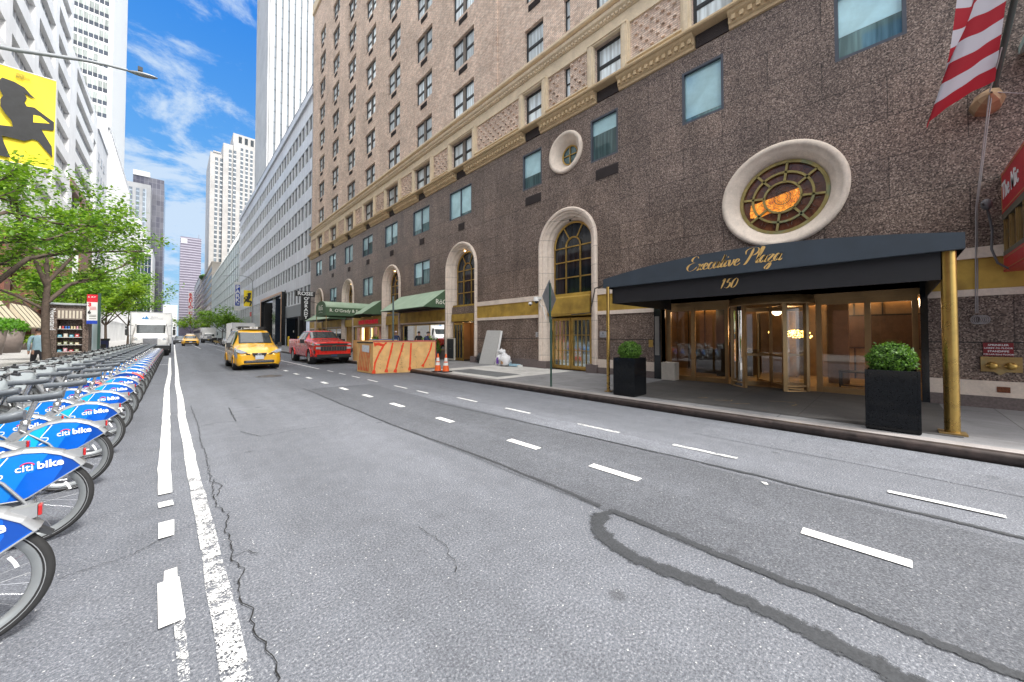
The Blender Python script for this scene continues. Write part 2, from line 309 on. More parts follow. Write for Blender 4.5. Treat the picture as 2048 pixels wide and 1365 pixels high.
    def grid(s, fn, nu, nv, mi=0, smooth=True, close_u=False):
        vs = [fn(i / nu, j / nv) for j in range(nv + 1) for i in range(nu + 1)]; w = nu + 1
        s.add(vs, [(j * w + i, j * w + i + 1, (j + 1) * w + i + 1, (j + 1) * w + i) for j in range(nv) for i in range(nu)], mi, smooth)
    def text(s, txt, size, mtx, mi=0, ext=0.004, bold=0.0, shear=0.0, align='CENTER', sp=1.0, sx=1.0):
        cu = bpy.data.curves.new('t', 'FONT'); cu.body = txt; cu.size = size; cu.extrude = ext; cu.offset = bold; cu.shear = shear
        cu.align_x = align; cu.align_y = 'CENTER'; cu.space_character = sp; cu.resolution_u = 2
        ob = bpy.data.objects.new('t', cu); COL.objects.link(ob)
        dg = bpy.context.evaluated_depsgraph_get(); me = bpy.data.meshes.new_from_object(ob.evaluated_get(dg))
        vs = [mtx @ Vector((v.co.x * sx, v.co.y, v.co.z)) for v in me.vertices]
        s.add(vs, [list(p.vertices) for p in me.polygons], mi)
        bpy.data.objects.remove(ob); bpy.data.curves.remove(cu); bpy.data.meshes.remove(me)
    def xf(s, mtx, start=0):
        for i in range(start, len(s.v)): s.v[i] = tuple(mtx @ Vector(s.v[i]))
    def obj(s, name, mats, parent=None, bevel=0.0, world=True, recalc=True, seg=2):
        me = bpy.data.meshes.new(name)
        off = Vector((0, 0, 0)); p = parent
        while p is not None: off += p.location; p = p.parent
        vs = [Vector(v) - off for v in s.v] if world else [Vector(v) for v in s.v]
        me.from_pydata(vs, [], s.f)
        me.polygons.foreach_set('material_index', s.m); me.polygons.foreach_set('use_smooth', s.sm)
        if not isinstance(mats, (list, tuple)): mats = [mats]
        for m in mats: me.materials.append(m)
        if recalc:
            bm = bmesh.new(); bm.from_mesh(me); bmesh.ops.recalc_face_normals(bm, faces=bm.faces); bm.to_mesh(me); bm.free()
        me.update()
        o = bpy.data.objects.new(name, me); COL.objects.link(o)
        if parent is not None: o.parent = parent
        if bevel:
            b = o.modifiers.new('bevel', 'BEVEL'); b.width = bevel; b.segments = seg; b.limit_method = 'ANGLE'; b.angle_limit = radians(40)
        return o
def thing(name, label, cat, loc=(0, 0, 0), group=None, rz=0):
    o = bpy.data.objects.new(name, None); COL.objects.link(o); o.location = loc; o.rotation_euler = (0, 0, rz); o.empty_display_size = 0.2
    o['label'] = label; o['category'] = cat
    if group: o['group'] = group
    return o
def tag(o, label, cat, group=None):
    o['label'] = label; o['category'] = cat
    if group: o['group'] = group
    return o
def struct(o, kind='structure'): o['kind'] = kind; return o
def dup(root, loc=None, rz=None, label=None, group=None, only=None):
    r = root.copy(); COL.objects.link(r)
    if loc is not None: r.location = loc
    if rz is not None: r.rotation_euler = (0, 0, rz)
    if label: r['label'] = label
    if group: r['group'] = group
    def rec(src, dst):
        for ch in src.children:
            if only and ch.name.split('.')[0] not in only: continue
            c = ch.copy(); COL.objects.link(c); c.parent = dst; rec(ch, c)
    rec(root, r); return r
def put(src, parent, loc, sc=None):
    """copy of a part (and its sub-parts) set under parent at loc (parent space)"""
    c = src.copy(); COL.objects.link(c); c.parent = parent; c.location = loc
    if sc: c.scale = sc
    for ch in src.children:
        d = ch.copy(); COL.objects.link(d); d.parent = c
    return c
def drop(o):
    for ch in list(o.children): drop(ch)
    bpy.data.objects.remove(o)
def TM(o, u, v):
    """matrix that lays text in the plane through o with reading direction u and up v"""
    u = Vector(u).normalized(); v = Vector(v).normalized(); w = u.cross(v); m = Matrix((u, v, w)).transposed().to_4x4(); m.translation = Vector(o); return m
def wall_x(mb, X, ys, zs, holes, mi=0, depth=0.0, rmi=None, sgn=1):
    """wall sheet on plane X, y in ys range, z in zs range, rectangular holes (y0,y1,z0,z1); reveals go depth inward"""
    Y = sorted({ys[0], ys[1], *[min(max(a, ys[0]), ys[1]) for h in holes for a in h[:2]]}); Z = sorted({zs[0], zs[1], *[min(max(a, zs[0]), zs[1]) for h in holes for a in h[2:4]]})
    for i in range(len(Y) - 1):
        yc = (Y[i] + Y[i + 1]) / 2; run = None
        for j in range(len(Z) - 1):
            zc = (Z[j] + Z[j + 1]) / 2; inside = any(h[0] < yc < h[1] and h[2] < zc < h[3] for h in holes)
            if inside:
                if run is not None: mb.poly([(X, Y[i], run), (X, Y[i + 1], run), (X, Y[i + 1], Z[j]), (X, Y[i], Z[j])], mi); run = None
            elif run is None: run = Z[j]
        if run is not None: mb.poly([(X, Y[i], run), (X, Y[i + 1], run), (X, Y[i + 1], Z[-1]), (X, Y[i], Z[-1])], mi)
    if depth:
        D = X + depth * sgn; q = mi if rmi is None else rmi
        for h in holes:
            if len(h) > 4: continue
            a, b, c, d = h
            mb.poly([(X, a, c), (D, a, c), (D, a, d), (X, a, d)], q); mb.poly([(X, b, c), (D, b, c), (D, b, d), (X, b, d)], q)
            mb.poly([(X, a, c), (D, a, c), (D, b, c), (X, b, c)], q); mb.poly([(X, a, d), (D, a, d), (D, b, d), (X, b, d)], q)
def corner_fill(mb, X, yc, zc, r, half, z_lo, z_hi, mi=0, lower=True, n=32):
    """fill between a circle of radius r and the square hole around it"""
    def sq(a):
        c, s_ = cos(a), sin(a); k = min(half / abs(c) if abs(c) > 1e-9 else 1e9, (z_hi - zc) / s_ if s_ > 1e-9 else 1e9, (zc - z_lo) / -s_ if s_ < -1e-9 else 1e9)
        return (X, yc + c * k, zc + s_ * k)
    N_ = n if lower else n // 2
    for i in range(N_):
        a0 = 2 * pi * i / n; a1 = 2 * pi * (i + 1) / n
        p = [(X, yc + r * cos(a0), zc + r * sin(a0)), sq(a0)]
        for a in (atan2(z_hi - zc, half), pi - atan2(z_hi - zc, half), pi + atan2(zc - z_lo, half) if z_lo < zc else -9, 2 * pi - atan2(zc - z_lo, half) if z_lo < zc else -9):
            if a0 + 1e-6 < a < a1 - 1e-6: p.append(sq(a))
        p += [sq(a1), (X, yc + r * cos(a1), zc + r * sin(a1))]
        mb.poly(p, mi)
NUMS = 'first second third fourth fifth sixth seventh eighth ninth tenth eleventh twelfth thirteenth fourteenth fifteenth sixteenth seventeenth eighteenth nineteenth twentieth'.split()
def ordw(i):
    """0 -> first ... as words"""
    if i < 20: return NUMS[i]
    return {2: 'twenty', 3: 'thirty', 4: 'forty'}[(i + 1) // 10] + '-' + NUMS[(i + 1) % 10 - 1] if (i + 1) % 10 else {3: 'thirtieth', 4: 'fortieth'}[(i + 1) // 10]
# ---------------------------------------------------------------- shared materials
def limestone(name, base, zj=0.78, k=0.0):
    m, nt, N, L, b = _nodes(name)
    tc = N.new('ShaderNodeTexCoord'); v = tc.outputs['Object']
    a = noise_n(N, L, v, 1.6, 8, 0.7, 0.8); f = noise_n(N, L, v, 22, 5, 0.7)
    o = mixrgb(N, L, 1.0, base, ramp_out(N, L, a, 0.82, 1.12), 'MULTIPLY'); o = mixrgb(N, L, 1.0, o, ramp_out(N, L, f, 0.90, 1.08), 'MULTIPLY')
    stain = noise_n(N, L, v, 3.5, 9, 0.8, 1.5); o = mixrgb(N, L, maprange(N, L, stain, 0.58, 0.75, 0, 0.35), o, (0.30, 0.24, 0.17))
    if zj:
        sp = N.new('ShaderNodeSeparateXYZ'); L.new(v, sp.inputs[0]); md = N.new('ShaderNodeMath'); md.operation = 'PINGPONG'; md.inputs[1].default_value = zj / 2; L.new(sp.outputs[2], md.inputs[0])
        o = mixrgb(N, L, maprange(N, L, md.outputs[0], 0.004, 0.012, 0.75, 0.0), o, (0.18, 0.15, 0.13))
    L.new(o, b.inputs['Base Color']); b.inputs['Roughness'].default_value = 0.72
    bp = N.new('ShaderNodeBump'); bp.inputs['Strength'].default_value = 0.2; bp.inputs['Distance'].default_value = 0.01; L.new(f, bp.inputs['Height']); L.new(bp.outputs[0], b.inputs['Normal'])
    MATS[name] = m; return m
G_WALL = granite_wall_mat('granite_slabs')
G_LOW = granite_wall_mat('granite_slabs_low', k=1.05, pw=3.4, ph=1.41)
BRICK = brick_mat('buff_brick', (0.60, 0.43, 0.335), (0.80, 0.645, 0.535), (0.42, 0.34, 0.29), k=1.0)
STONE = limestone('pale_limestone', (0.74, 0.63, 0.54))
STONE_R = limestone('pale_limestone_ring', (0.72, 0.62, 0.53), zj=0)
TAN = limestone('tan_terracotta', (0.60, 0.45, 0.27), zj=0)
CREAM = limestone('cream_terracotta', (0.70, 0.58, 0.42), zj=0)
BRASS = mat('brushed_brass', (0.52, 0.34, 0.10), 0.38, 0.75, var=0.2, vscale=2.5, bump=0.05, dirt=((0.18, 0.12, 0.05), 3.0, 0.5))
BRASSD = mat('dull_brass', (0.40, 0.27, 0.11), 0.42, 0.7, var=0.25, vscale=3, dirt=((0.15, 0.22, 0.17), 4.0, 0.4))
BRASSP = mat('brass_sheet', (0.50, 0.33, 0.07), 0.5, 0.45, var=0.28, vscale=1.2, dirt=((0.22, 0.13, 0.04), 1.5, 0.6))
FRAME = mat('slate_frame', (0.07, 0.08, 0.10), 0.4, 0.3)
SASH = mat('taupe_sash', (0.17, 0.145, 0.125), 0.6)
DSASH = mat('dark_sash', (0.035, 0.04, 0.045), 0.5)
BLACK = mat('black_metal', (0.012, 0.012, 0.013), 0.5, var=0.3)
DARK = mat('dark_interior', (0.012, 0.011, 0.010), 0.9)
PANE_B = opaque_glass('curtained_pane', (0.66, 0.75, 0.80), 0.06, 0.05, 0.3)
PANE_T = opaque_glass('teal_pane', (0.11, 0.19, 0.20), 0.04, 0.25, 0.35)
BLIND = mat('teal_blind', (0.42, 0.66, 0.72), 0.12, 0.15, var=0.16, vscale=1.5, rand=0.2, spec=0.8)
DGLASS = opaque_glass('dark_pane', (0.018, 0.022, 0.028), 0.03, 0.1, 0.5)
AC = mat('dark_grille', (0.045, 0.035, 0.035), 0.7)
CLEAR = glass('clear_glass', (0.90, 0.92, 0.90), 0.04)
STORE = glass('store_glass', (0.45, 0.50, 0.50), 0.25)
WARMLIT = mat('lit_lamp', (1.0, 0.62, 0.25), 0.5, emit=(1.0, 0.55, 0.18), estr=2.0)
WHITE = mat('white_paint', (0.72, 0.72, 0.71), 0.5, var=0.06)
GREYM = mat('grey_metal', (0.30, 0.31, 0.32), 0.45, 0.5)
GREEN_M = mat('green_post', (0.03, 0.075, 0.06), 0.5, var=0.3)

# ---------------------------------------------------------------- ground
ASPH = asphalt('asphalt', 0.150); ASPH_D = asphalt('asphalt_newer', 0.112, 0.35); ASPH_L = asphalt('asphalt_light', 0.175, 0.3)
TAR = mat('tar_sealant', (0.060, 0.064, 0.070), 0.7, var=0.55, vscale=45, bump=0.4, bscale=60)
KX, SX0, LKX = 7.95, 8.05, -2.95
g = M(); g.box(-900, 900, -60, 1600, -0.6, -0.02); struct(g.obj('ground', asphalt('ground_asphalt', 0.15), recalc=False))
g = M(); g.poly([(LKX, -30, 0), (KX, -30, 0), (KX, 900, 0), (LKX, 900, 0)]); struct(g.obj('road', ASPH))
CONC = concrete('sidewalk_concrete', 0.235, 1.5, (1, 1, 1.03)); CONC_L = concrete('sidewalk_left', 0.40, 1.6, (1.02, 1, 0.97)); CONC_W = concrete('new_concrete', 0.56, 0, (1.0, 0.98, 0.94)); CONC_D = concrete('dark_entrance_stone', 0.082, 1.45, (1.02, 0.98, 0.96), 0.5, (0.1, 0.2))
g = M(); g.box(SX0, 12.95, -30, 900, -0.02, 0.15); struct(g.obj('pavement', CONC))
g = M(); g.box(-14.5, LKX - 0.15, -30, 900, -0.02, 0.15); struct(g.obj('left_pavement', CONC_L))
KERB = mat('rusty_steel_kerb', (0.052, 0.040, 0.037), 0.45, 0.3, var=0.4, vscale=5, dirt=((0.12, 0.085, 0.075), 6, 0.5))
KERBC = concrete('kerb_stone', 0.30, 0, (1.05, 0.97, 0.95))
g = M(); prof = [(KX, 0), (KX, 0.105), (KX + 0.018, 0.14), (KX + 0.045, 0.155), (SX0 + 0.02, 0.158), (SX0 + 0.02, 0)]
g.prism(prof, 'y', -30, 130, 0, True); struct(g.obj('kerb', KERB))
g = M(); g.box(SX0 + 0.021, SX0 + 0.30, -30, 130, 0.1, 0.154); struct(g.obj('kerb_edge', KERBC))
g = M(); g.box(LKX - 0.15, LKX, -30, 300, -0.02, 0.155); struct(g.obj('left_kerb', KERBC))
# newer asphalt lane, light strip along the thin dashes (each sheet 4 mm above the one below)
def strip(path_l, path_r, z, name, m_):
    b = M(); n = len(path_l); b.add([(x, y, z) for x, y in path_l] + [(x, y, z) for x, y in path_r], [(i, i + 1, n + i + 1, n + i) for i in range(n - 1)]); return struct(b.obj(name, m_))
def wob(x, ys, a=0.03, sd=0.0, f=1.3): return [(x + a * noise.noise(Vector((y * f, sd, 0.3))), y) for y in ys]
ys = [-30 + 0.4 * i for i in range(107)] + [12.6]
strip(wob(3.07, ys), wob(5.05, ys, 0.04, 4), 0.004, 'road_patch', ASPH_D)
ys2 = [1.75 + 0.4 * i for i in range(20)] + [9.75]
strip(wob(5.09, ys2, 0.03, 4), wob(5.66, ys2, 0.02, 9), 0.004, 'road_strip', ASPH_L)
ys3 = [-30 + 0.4 * i for i in range(82)]
strip(wob(6.55, ys3, 0.14, 14, 0.5), [(KX - 0.02, y) for y in ys3], 0.004, 'gutter_strip', asphalt('asphalt_gutter', 0.16, 0.3))
def tarmat():
    m, nt, N, L, b = _nodes('tar_smear'); tc = N.new('ShaderNodeTexCoord'); v = tc.outputs['Object']; at = N.new('ShaderNodeAttribute'); at.attribute_name = 'edge'
    n1 = noise_n(N, L, v, 30, 7, 0.9); n2 = noise_n(N, L, v, 9, 5, 0.85); a = N.new('ShaderNodeMath'); a.operation = 'ADD'; L.new(maprange(N, L, n1, 0.35, 0.65, -0.38, 0.38), a.inputs[0]); L.new(maprange(N, L, n2, 0.35, 0.65, -0.34, 0.34), a.inputs[1]); e = N.new('ShaderNodeMath'); e.operation = 'ADD'; L.new(a.outputs[0], e.inputs[0]); L.new(at.outputs['Fac'], e.inputs[1])
    f = maprange(N, L, e.outputs[0], 0.38, 0.62, 0.0, 0.9); c = ramp(N, [(0.3, (0.020, 0.022, 0.026)), (0.7, (0.065, 0.07, 0.078))]); L.new(noise_n(N, L, v, 60, 4, 0.8), c.inputs[0]); L.new(c.outputs[0], b.inputs['Base Color']); b.inputs['Roughness'].default_value = 0.75
    tr = N.new('ShaderNodeBsdfTransparent'); mx = N.new('ShaderNodeMixShader'); L.new(f, mx.inputs[0]); L.new(tr.outputs[0], mx.inputs[1]); L.new(b.outputs[0], mx.inputs[2]); L.new(mx.outputs[0], N['Material Output'].inputs[0]); return m
TAR = tarmat()
def smear(pts, w, z, name, sd=1.0, sub=8):
    P = []
    for i in range(len(pts) - 1):
        for k in range(sub): t = k / sub; P.append(Vector((pts[i][0] * (1 - t) + pts[i + 1][0] * t, pts[i][1] * (1 - t) + pts[i + 1][1] * t, 0)))
    P.append(Vector((*pts[-1], 0))); n = len(P); b = M(); E_ = []
    for i, p in enumerate(P):
        t = (P[min(i + 2, n - 1)] - P[max(i - 2, 0)]).normalized(); q = Vector((-t.y, t.x, 0)); ww = (w(i / (n - 1)) if callable(w) else w) * (1 + .35 * noise.noise(Vector((i * .22, sd, 0)))) * 1.5; c = p + q * .02 * noise.noise(Vector((i * .3, sd + 5, 0)))
        for k, e in ((-1.25, -.35), (-.3, 1.0), (.3, 1.0), (1.25, -.35)): r = c + q * ww * .5 * k; b.v.append((r.x, r.y, z)); E_.append(e)
    for i in range(n - 1):
        for k in range(3): b.f.append([i * 4 + k, i * 4 + k + 1, i * 4 + k + 5, i * 4 + k + 4]); b.m.append(0); b.sm.append(False)
    o = b.obj(name, TAR, recalc=False); at = o.data.attributes.new('edge', 'FLOAT', 'POINT'); at.data.foreach_set('value', E_); return struct(o)
def ribbon(pts, w, z, name, m_, jit=0.35, sd=1.0, sub=6):
    if name == 'tar_seam': return smear(pts, w, z, name, sd)
    P = []
    for i in range(len(pts) - 1):
        for k in range(sub):
            t = k / sub; P.append(Vector((pts[i][0] * (1 - t) + pts[i + 1][0] * t, pts[i][1] * (1 - t) + pts[i + 1][1] * t, 0)))
    P.append(Vector((*pts[-1], 0))); n = len(P); Lf = []; Rt = []
    for i, p in enumerate(P):
        t = (P[min(i + 1, n - 1)] - P[max(i - 1, 0)]).normalized(); q = Vector((-t.y, t.x, 0)); ww = w(i / (n - 1)) if callable(w) else w
        a = ww * (0.5 + jit * noise.noise(Vector((i * 0.7, sd, 0)))); b_ = ww * (0.5 + jit * noise.noise(Vector((i * 0.7, sd + 7, 0)))); Lf.append((p + q * a)[:2]); Rt.append((p - q * b_)[:2])
    return strip(Lf, Rt, z, name, m_)
ribbon([(3.05, 13), (3.06, 11.6), (3.05, 9), (3.05, 6.6), (3.1, 5.2), (3.15, 3.8), (3.14, 2.7), (3.10, 2.0)], lambda t: 0.018 + 0.035 * t, 0.008, 'tar_seam', TAR, 0.9)
ribbon([(2.86, 1.93), (3.02, 1.89), (3.11, 1.86), (3.11, 1.45), (3.10, 1.09), (3.09, 0.76), (3.10, 0.37), (3.09, 0.0), (3.08, -0.5), (3.08, -3)], 0.075, 0.0085, 'tar_seam', TAR, 0.95, 3)
ribbon([(2.98, 1.9), (2.84, 1.86), (2.72, 1.78), (2.63, 1.62), (2.58, 1.42), (2.59, 1.2), (2.64, 1.0), (2.66, 0.82), (2.68, 0.6), (2.67, 0.36), (2.66, 0.15), (2.64, -0.1), (2.62, -1.5)], 0.13, 0.009, 'tar_seam', TAR, 0.9, 5, 12)
ribbon([(4.85, 8.3), (4.96, 6), (5.05, 4.4), (5.1, 3.1), (5.14, 2), (5.17, 1.2), (5.14, 0.6), (5.2, -0.2), (5.2, -0.8), (5.22, -4)], lambda t: 0.03 + 0.04 * t, 0.0085, 'tar_seam', TAR, 0.5, 8)
ribbon([(4.6, 12.4), (3.9, 12.62), (3.2, 12.6)], 0.05, 0.008, 'tar_seam', TAR, 0.5, 9)
CRK = mat('crack', (0.012, 0.012, 0.012), 0.9, var=0.5)
def crack(pts, w, name='crack', sd=0):
    random.seed(sd); out = []
    for i in range(len(pts) - 1):
        L_ = sqrt((pts[i + 1][0] - pts[i][0]) ** 2 + (pts[i + 1][1] - pts[i][1]) ** 2); n_ = max(2, int(L_ / .045))
        for k in range(n_):
            t = k / n_; out.append((pts[i][0] * (1 - t) + pts[i + 1][0] * t + random.gauss(0, 0.009), pts[i][1] * (1 - t) + pts[i + 1][1] * t + random.gauss(0, 0.006)))
    out.append(pts[-1]); ribbon(out, w, 0.0125, 'road_crack', CRK, 0.9, sd, 1)
crack([(0.33, 11.7), (0.36, 8.8), (0.34, 7.6), (0.36, 6.6), (0.34, 5.5), (0.335, 4.6), (0.40, 4.38), (0.35, 4.0), (0.38, 3.75), (0.34, 3.48), (0.39, 3.25), (0.33, 2.9), (0.385, 2.74), (0.36, 2.54), (0.39, 2.33), (0.42, 2.2), (0.36, 2.0), (0.4, 1.4)], 0.0065, sd=2)
for i, (p, w) in enumerate([([(0.38, 8.9), (0.62, 9.0), (0.92, 8.93), (0.97, 10.7)], 0.012), ([(0.88, 7.9), (1.08, 7.3), (1.64, 7.37), (2.1, 7.3)], 0.010), ([(0.34, 3.48), (0.45, 3.5), (0.5, 3.4)], 0.006), ([(0.35, 5.5), (0.42, 5.2), (0.36, 4.9)], 0.007), ([(-0.55, 4.0), (-0.2, 4.05), (0.1, 4.3), (0.3, 4.35)], 0.005), ([(1.5, 2.15), (1.62, 2.5), (1.6, 2.9)], 0.004)]): crack(p, w, sd=20 + i)
PAINT = painted_line('road_paint')
def marks(name, quads, wear=0.0, sub=0.35, z=0.014):
    """painted marks: quads of four (x, y) corners, cut finely along their length; wear raises the worn share"""
    b = M(); W = []
    for q in quads:
        w = q[4] if len(q) > 4 else wear; a0, a1, b1, b0 = [Vector(p) for p in q[:4]]; n = max(1, int((a1 - a0).length / sub)); st = len(b.v)
        for i in range(n + 1):
            t = i / n
            for e, (p, r) in enumerate(((a0, a1), (b0, b1))): c = p.lerp(r, t); jx = 0.012 * noise.noise(Vector((c.y * 2.1, e * 9.0, 1))); b.v.append((c.x + jx, c.y, z)); W.append(w)
        for i in range(n): b.f.append([st + 2 * i, st + 2 * i + 2, st + 2 * i + 3, st + 2 * i + 1]); b.m.append(0); b.sm.append(False)
    o = b.obj(name, PAINT, recalc=False); at = o.data.attributes.new('wear', 'FLOAT', 'POINT')
    at.data.foreach_set('value', W); return struct(o)
def along(pts, w, wear=0.0):
    return [((pts[i][0] - w / 2, pts[i][1]), (pts[i + 1][0] - w / 2, pts[i + 1][1]), (pts[i + 1][0] + w / 2, pts[i + 1][1]), (pts[i][0] + w / 2, pts[i][1]), wear) for i in range(len(pts) - 1)]
lL = [(-0.17, 38), (-0.14, 29), (-0.10, 22), (-0.13, 16), (-0.09, 11), (-0.07, 8.2), (-0.06, 6.4), (-0.04, 5.35)]
lR = [(0.13, 90), (0.13, 38), (0.14, 24), (0.12, 17), (0.16, 13), (0.15, 10), (0.18, 8)]
marks('lane_line', along(lL, 0.115, -0.1) + along([(-0.04, 5.1), (-0.03, 4.95)], 0.1, 0.05) + along([(-0.02, 4.55), (-0.02, 4.2)], 0.1, -0.08) + along([(-0.02, 4.2), (0.01, 3.6)], 0.09, 0.42) + along([(0.01, 3.6), (0.01, 3.45)], 0.075, 0.0) + along([(0.0, 3.45), (0.02, 2.92)], 0.115, -0.12) + along([(0.05, 2.92), (0.08, 1.2)], 0.045, 0.22))
marks('lane_line', along(lR, 0.115, -0.06) + along([(0.18, 8), (0.2, 5.8)], 0.11, 0.10) + along([(0.2, 5.8), (0.23, 4.3)], 0.11, 0.17) + along([(0.23, 4.3), (0.26, 1.2)], 0.115, 0.20))
dash = []; y = 0.55
for (a, b_) in [(0.55, -0.09), (2.71, 2.04), (4.28, 3.63), (6.44, 5.9), (8.6, 7.97), (10.4, 9.84)]: dash.append(((3.92, b_), (3.92, a), (4.05, a), (4.05, b_), -0.14))
y = 12.3
while y < 60: dash.append(((3.90, y - 0.62), (3.90, y), (4.03, y), (4.03, y - 0.62), -0.05)); y += 2.02
marks('lane_dash', dash)
thin = [((5.62, b_), (5.62, a), (5.70, a), (5.70, b_), w) for a, b_, w in [(0.04, -0.72, -0.1), (2.34, 1.47, 0.12), (4.15, 3.26, 0.16), (6.19, 5.4, 0.1), (8.16, 7.28, 0.1)]]
thin += [((5.42, b_), (5.42, a), (5.49, a), (5.49, b_), 0.02) for a, b_ in [(10.0, 9.34), (11.56, 10.66), (13.85, 12.93), (15.52, 14.67), (17.11, 16.3), (18.83, 17.96)]] + along([(5.4, 20), (5.35, 30), (5.3, 60), (5.25, 140)], 0.09, 0.03)
marks('lane_dash', thin)
marks('road_mark', along([(2.6, 62), (2.5, 140)], 0.1, 0.05) + [((4.9, 24.4), (6.9, 24.2), (6.9, 24.35), (4.9, 24.55), 0.1), ((-2.2, 10.2), (-1.05, 10.35), (-1.05, 10.5), (-2.2, 10.45), -0.1), ((-1.9, 29.2), (-0.2, 29.2), (-0.2, 29.35), (-1.9, 29.35), 0.02), ((4.9, 1.0), (4.96, 1.05), (4.98, 1.0), (4.92, 0.97), 0)])
# spray-painted orange survey strokes
ORS = mat('faded_orange_spray', (0.42, 0.24, 0.17), 0.9, var=0.3, vscale=20)
ribbon([(-0.62, 2.46), (-0.5, 2.62), (-0.40, 2.72)], 0.018, 0.012, 'spray_mark', ORS, 0.9, 31); ribbon([(-0.95, 2.95), (-0.8, 3.1), (-0.72, 3.12)], 0.012, 0.012, 'spray_mark', ORS, 0.9, 33)
# manholes and pavement details
IRON = mat('worn_iron', (0.13, 0.12, 0.115), 0.5, 0.5, var=0.3, vscale=8)
def manhole(x, y, r, label):
    m_ = M(); m_.lathe([(r * 1.12, 0.004), (r * 1.12, 0.012), (r * 1.0, 0.013), (r * 0.98, 0.006), (r * 0.95, 0.006), (r * 0.94, 0.012), (0.001, 0.012)], (x, y, 0), n=32)
    for i in range(-5, 6):
        h = sqrt(max(0, 0.8 - (i / 6) ** 2)) * r
        for k in range(-4, 5):
            if abs(k) * 0.18 * r < h: m_.box(x + i * r / 6 - r / 20, x + i * r / 6 + r / 20, y + k * 0.18 * r - r / 20, y + k * 0.18 * r + r / 20, 0.012, 0.018)
    tag(m_.obj('manhole_cover', IRON), label, 'manhole cover')
manhole(2.94, 17.94, 0.42, 'round iron manhole cover in the roadway just in front of the yellow van taxi')
g = M(); g.poly([(8.36, 9.55, 0.158), (12.78, 9.55, 0.158), (12.78, 14.3, 0.158), (8.36, 14.3, 0.158)]); struct(g.obj('pavement_slab', CONC_W))
g = M(); g.poly([(8.8, 10.1, 0.162), (10.05, 10.1, 0.162), (10.05, 13.4, 0.162), (8.8, 13.4, 0.162)]); struct(g.obj('pavement_grate', concrete('grey_plate', 0.17, 0.4, (0.95, 1, 1.03), 0.6)))
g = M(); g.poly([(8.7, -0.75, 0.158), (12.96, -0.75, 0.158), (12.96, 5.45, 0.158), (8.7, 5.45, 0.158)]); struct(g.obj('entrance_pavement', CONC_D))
SCR = mat('yellow_chalk', (0.42, 0.27, 0.10), 0.9, var=0.3)
random.seed(5)
for i, pts in enumerate([[(9.5, 3.3), (9.65, 3.15), (9.7, 3.2)], [(9.45, 2.9), (9.6, 2.6), (9.75, 2.62)], [(9.9, 1.5), (10.15, 1.45)], [(9.2, 2.5), (9.5, 2.2)], [(10.2, 2.0), (10.4, 1.7), (10.35, 1.5)]]): ribbon(pts, 0.018, 0.162, 'chalk_scratch', SCR, 0.8, 50 + i)

# ---------------------------------------------------------------- the hotel
FX = 12.8
hotel = thing('hotel_building', 'long brown granite hotel with buff brick upper floors, arches and round windows', 'building', (FX, 22, 0))
ARCH = [9.95, 18.07, 27.75, 37.65, 47.45]; AR = 1.6; AZ = 5.84
SING = [0.25, 4.22, 8.0, 12.08]; DBL = [18.2, 23.03, 27.9, 32.8, 37.65, 42.75, 47.85]
holes = [(y - 0.65, y + 0.65, 9.03, 10.86) for y in SING] + [(y - 1.17, y + 1.17, 9.05, 10.85) for y in DBL] + [(y - 1.12, y + 1.12, 5.32, 7.03) for y in (22.9, 32.65, 42.4)]
big = [(9.98 - 0.8, 9.98 + 0.8, 9.2, 10.8, 1), (2.13 - 1.42, 2.13 + 1.42, 5.8 - 1.42, 5.8 + 1.42, 1)] + [(y - 1.5, y + 1.5, 0.15, 7.34, 1) for y in ARCH]
ent = [(-0.55, 5.66, 0.15, 2.86)]; shops = [(19.95, 25.9, 0.75, 2.5), (29.55, 35.9, 0.15, 2.6), (39.45, 45.7, 0.75, 2.5)]
w = M()
wall_x(w, FX, (-9, 51.5), (2.6, 11.45), [h for h in holes + big + ent] , 0, 0.16)
wall_x(w, FX, (-9, 51.5), (0.15, 2.6), big + [ent[0] + (1,)] + shops + [ent[0]], 1, 0.3)
for a in ARCH: corner_fill(w, FX, a, AZ, 1.5, 1.5, 5.84, 7.34, 0, False)
corner_fill(w, FX, 9.98, 10.0, 0.8, 0.8, 9.2, 10.8); corner_fill(w, FX, 2.13, 5.8, 1.42, 1.42, 5.8 - 1.42, 5.8 + 1.42)
w.box(FX + 0.01, FX + 0.03, 26.5, 26.52, 0.2, 0.3)
w.poly([(FX, 51.5, 0), (30, 51.5, 0), (30, 51.5, 11.45), (FX, 51.5, 11.45)]); w.poly([(FX, -9, 0), (30, -9, 0), (30, -9, 11.45), (FX, -9, 11.45)])
w.obj('granite_wall', [G_WALL, G_LOW], hotel, recalc=False)
# brick storeys
ROW0 = (12.2, 13.93)
def_rows = [(15.42 + 3.2 * k, 17.27 + 3.2 * k) for k in range(8)]
DB = [18.05, 22.85, 27.7, 32.55, 37.4, 42.4, 47.45]; SB = [3.9, 7.8, 12.0]; SL = [9.93]
bh = []; wins = []
for y in DB: wins.append(('d', y, ROW0)); bh.append((y - 1.15, y + 1.15, *ROW0))
for y in SB: wins.append(('s', y, ROW0)); bh.append((y - 0.64, y + 0.64, *ROW0))
for k, rw in enumerate(def_rows):
    for y in DB:
        bh.append((y - 1.15, y + 1.15, *rw))
        zmax = 1.7 + 672 * (0.687 * FX + 0.7265 * y) / 715
        if rw[0] < zmax + 1: wins.append(('d', y, rw))
    if k < 2:
        for y in SB: bh.append((y - 0.64, y + 0.64, *rw)); wins.append(('s', y, rw))
wins += [('l', 9.93, (12.5, 14.0)), ('l', 9.93, (15.6, 17.2))]; bh += [(9.93 - 0.18, 9.93 + 0.18, 12.5, 14.0), (9.93 - 0.18, 9.93 + 0.18, 15.6, 17.2)]
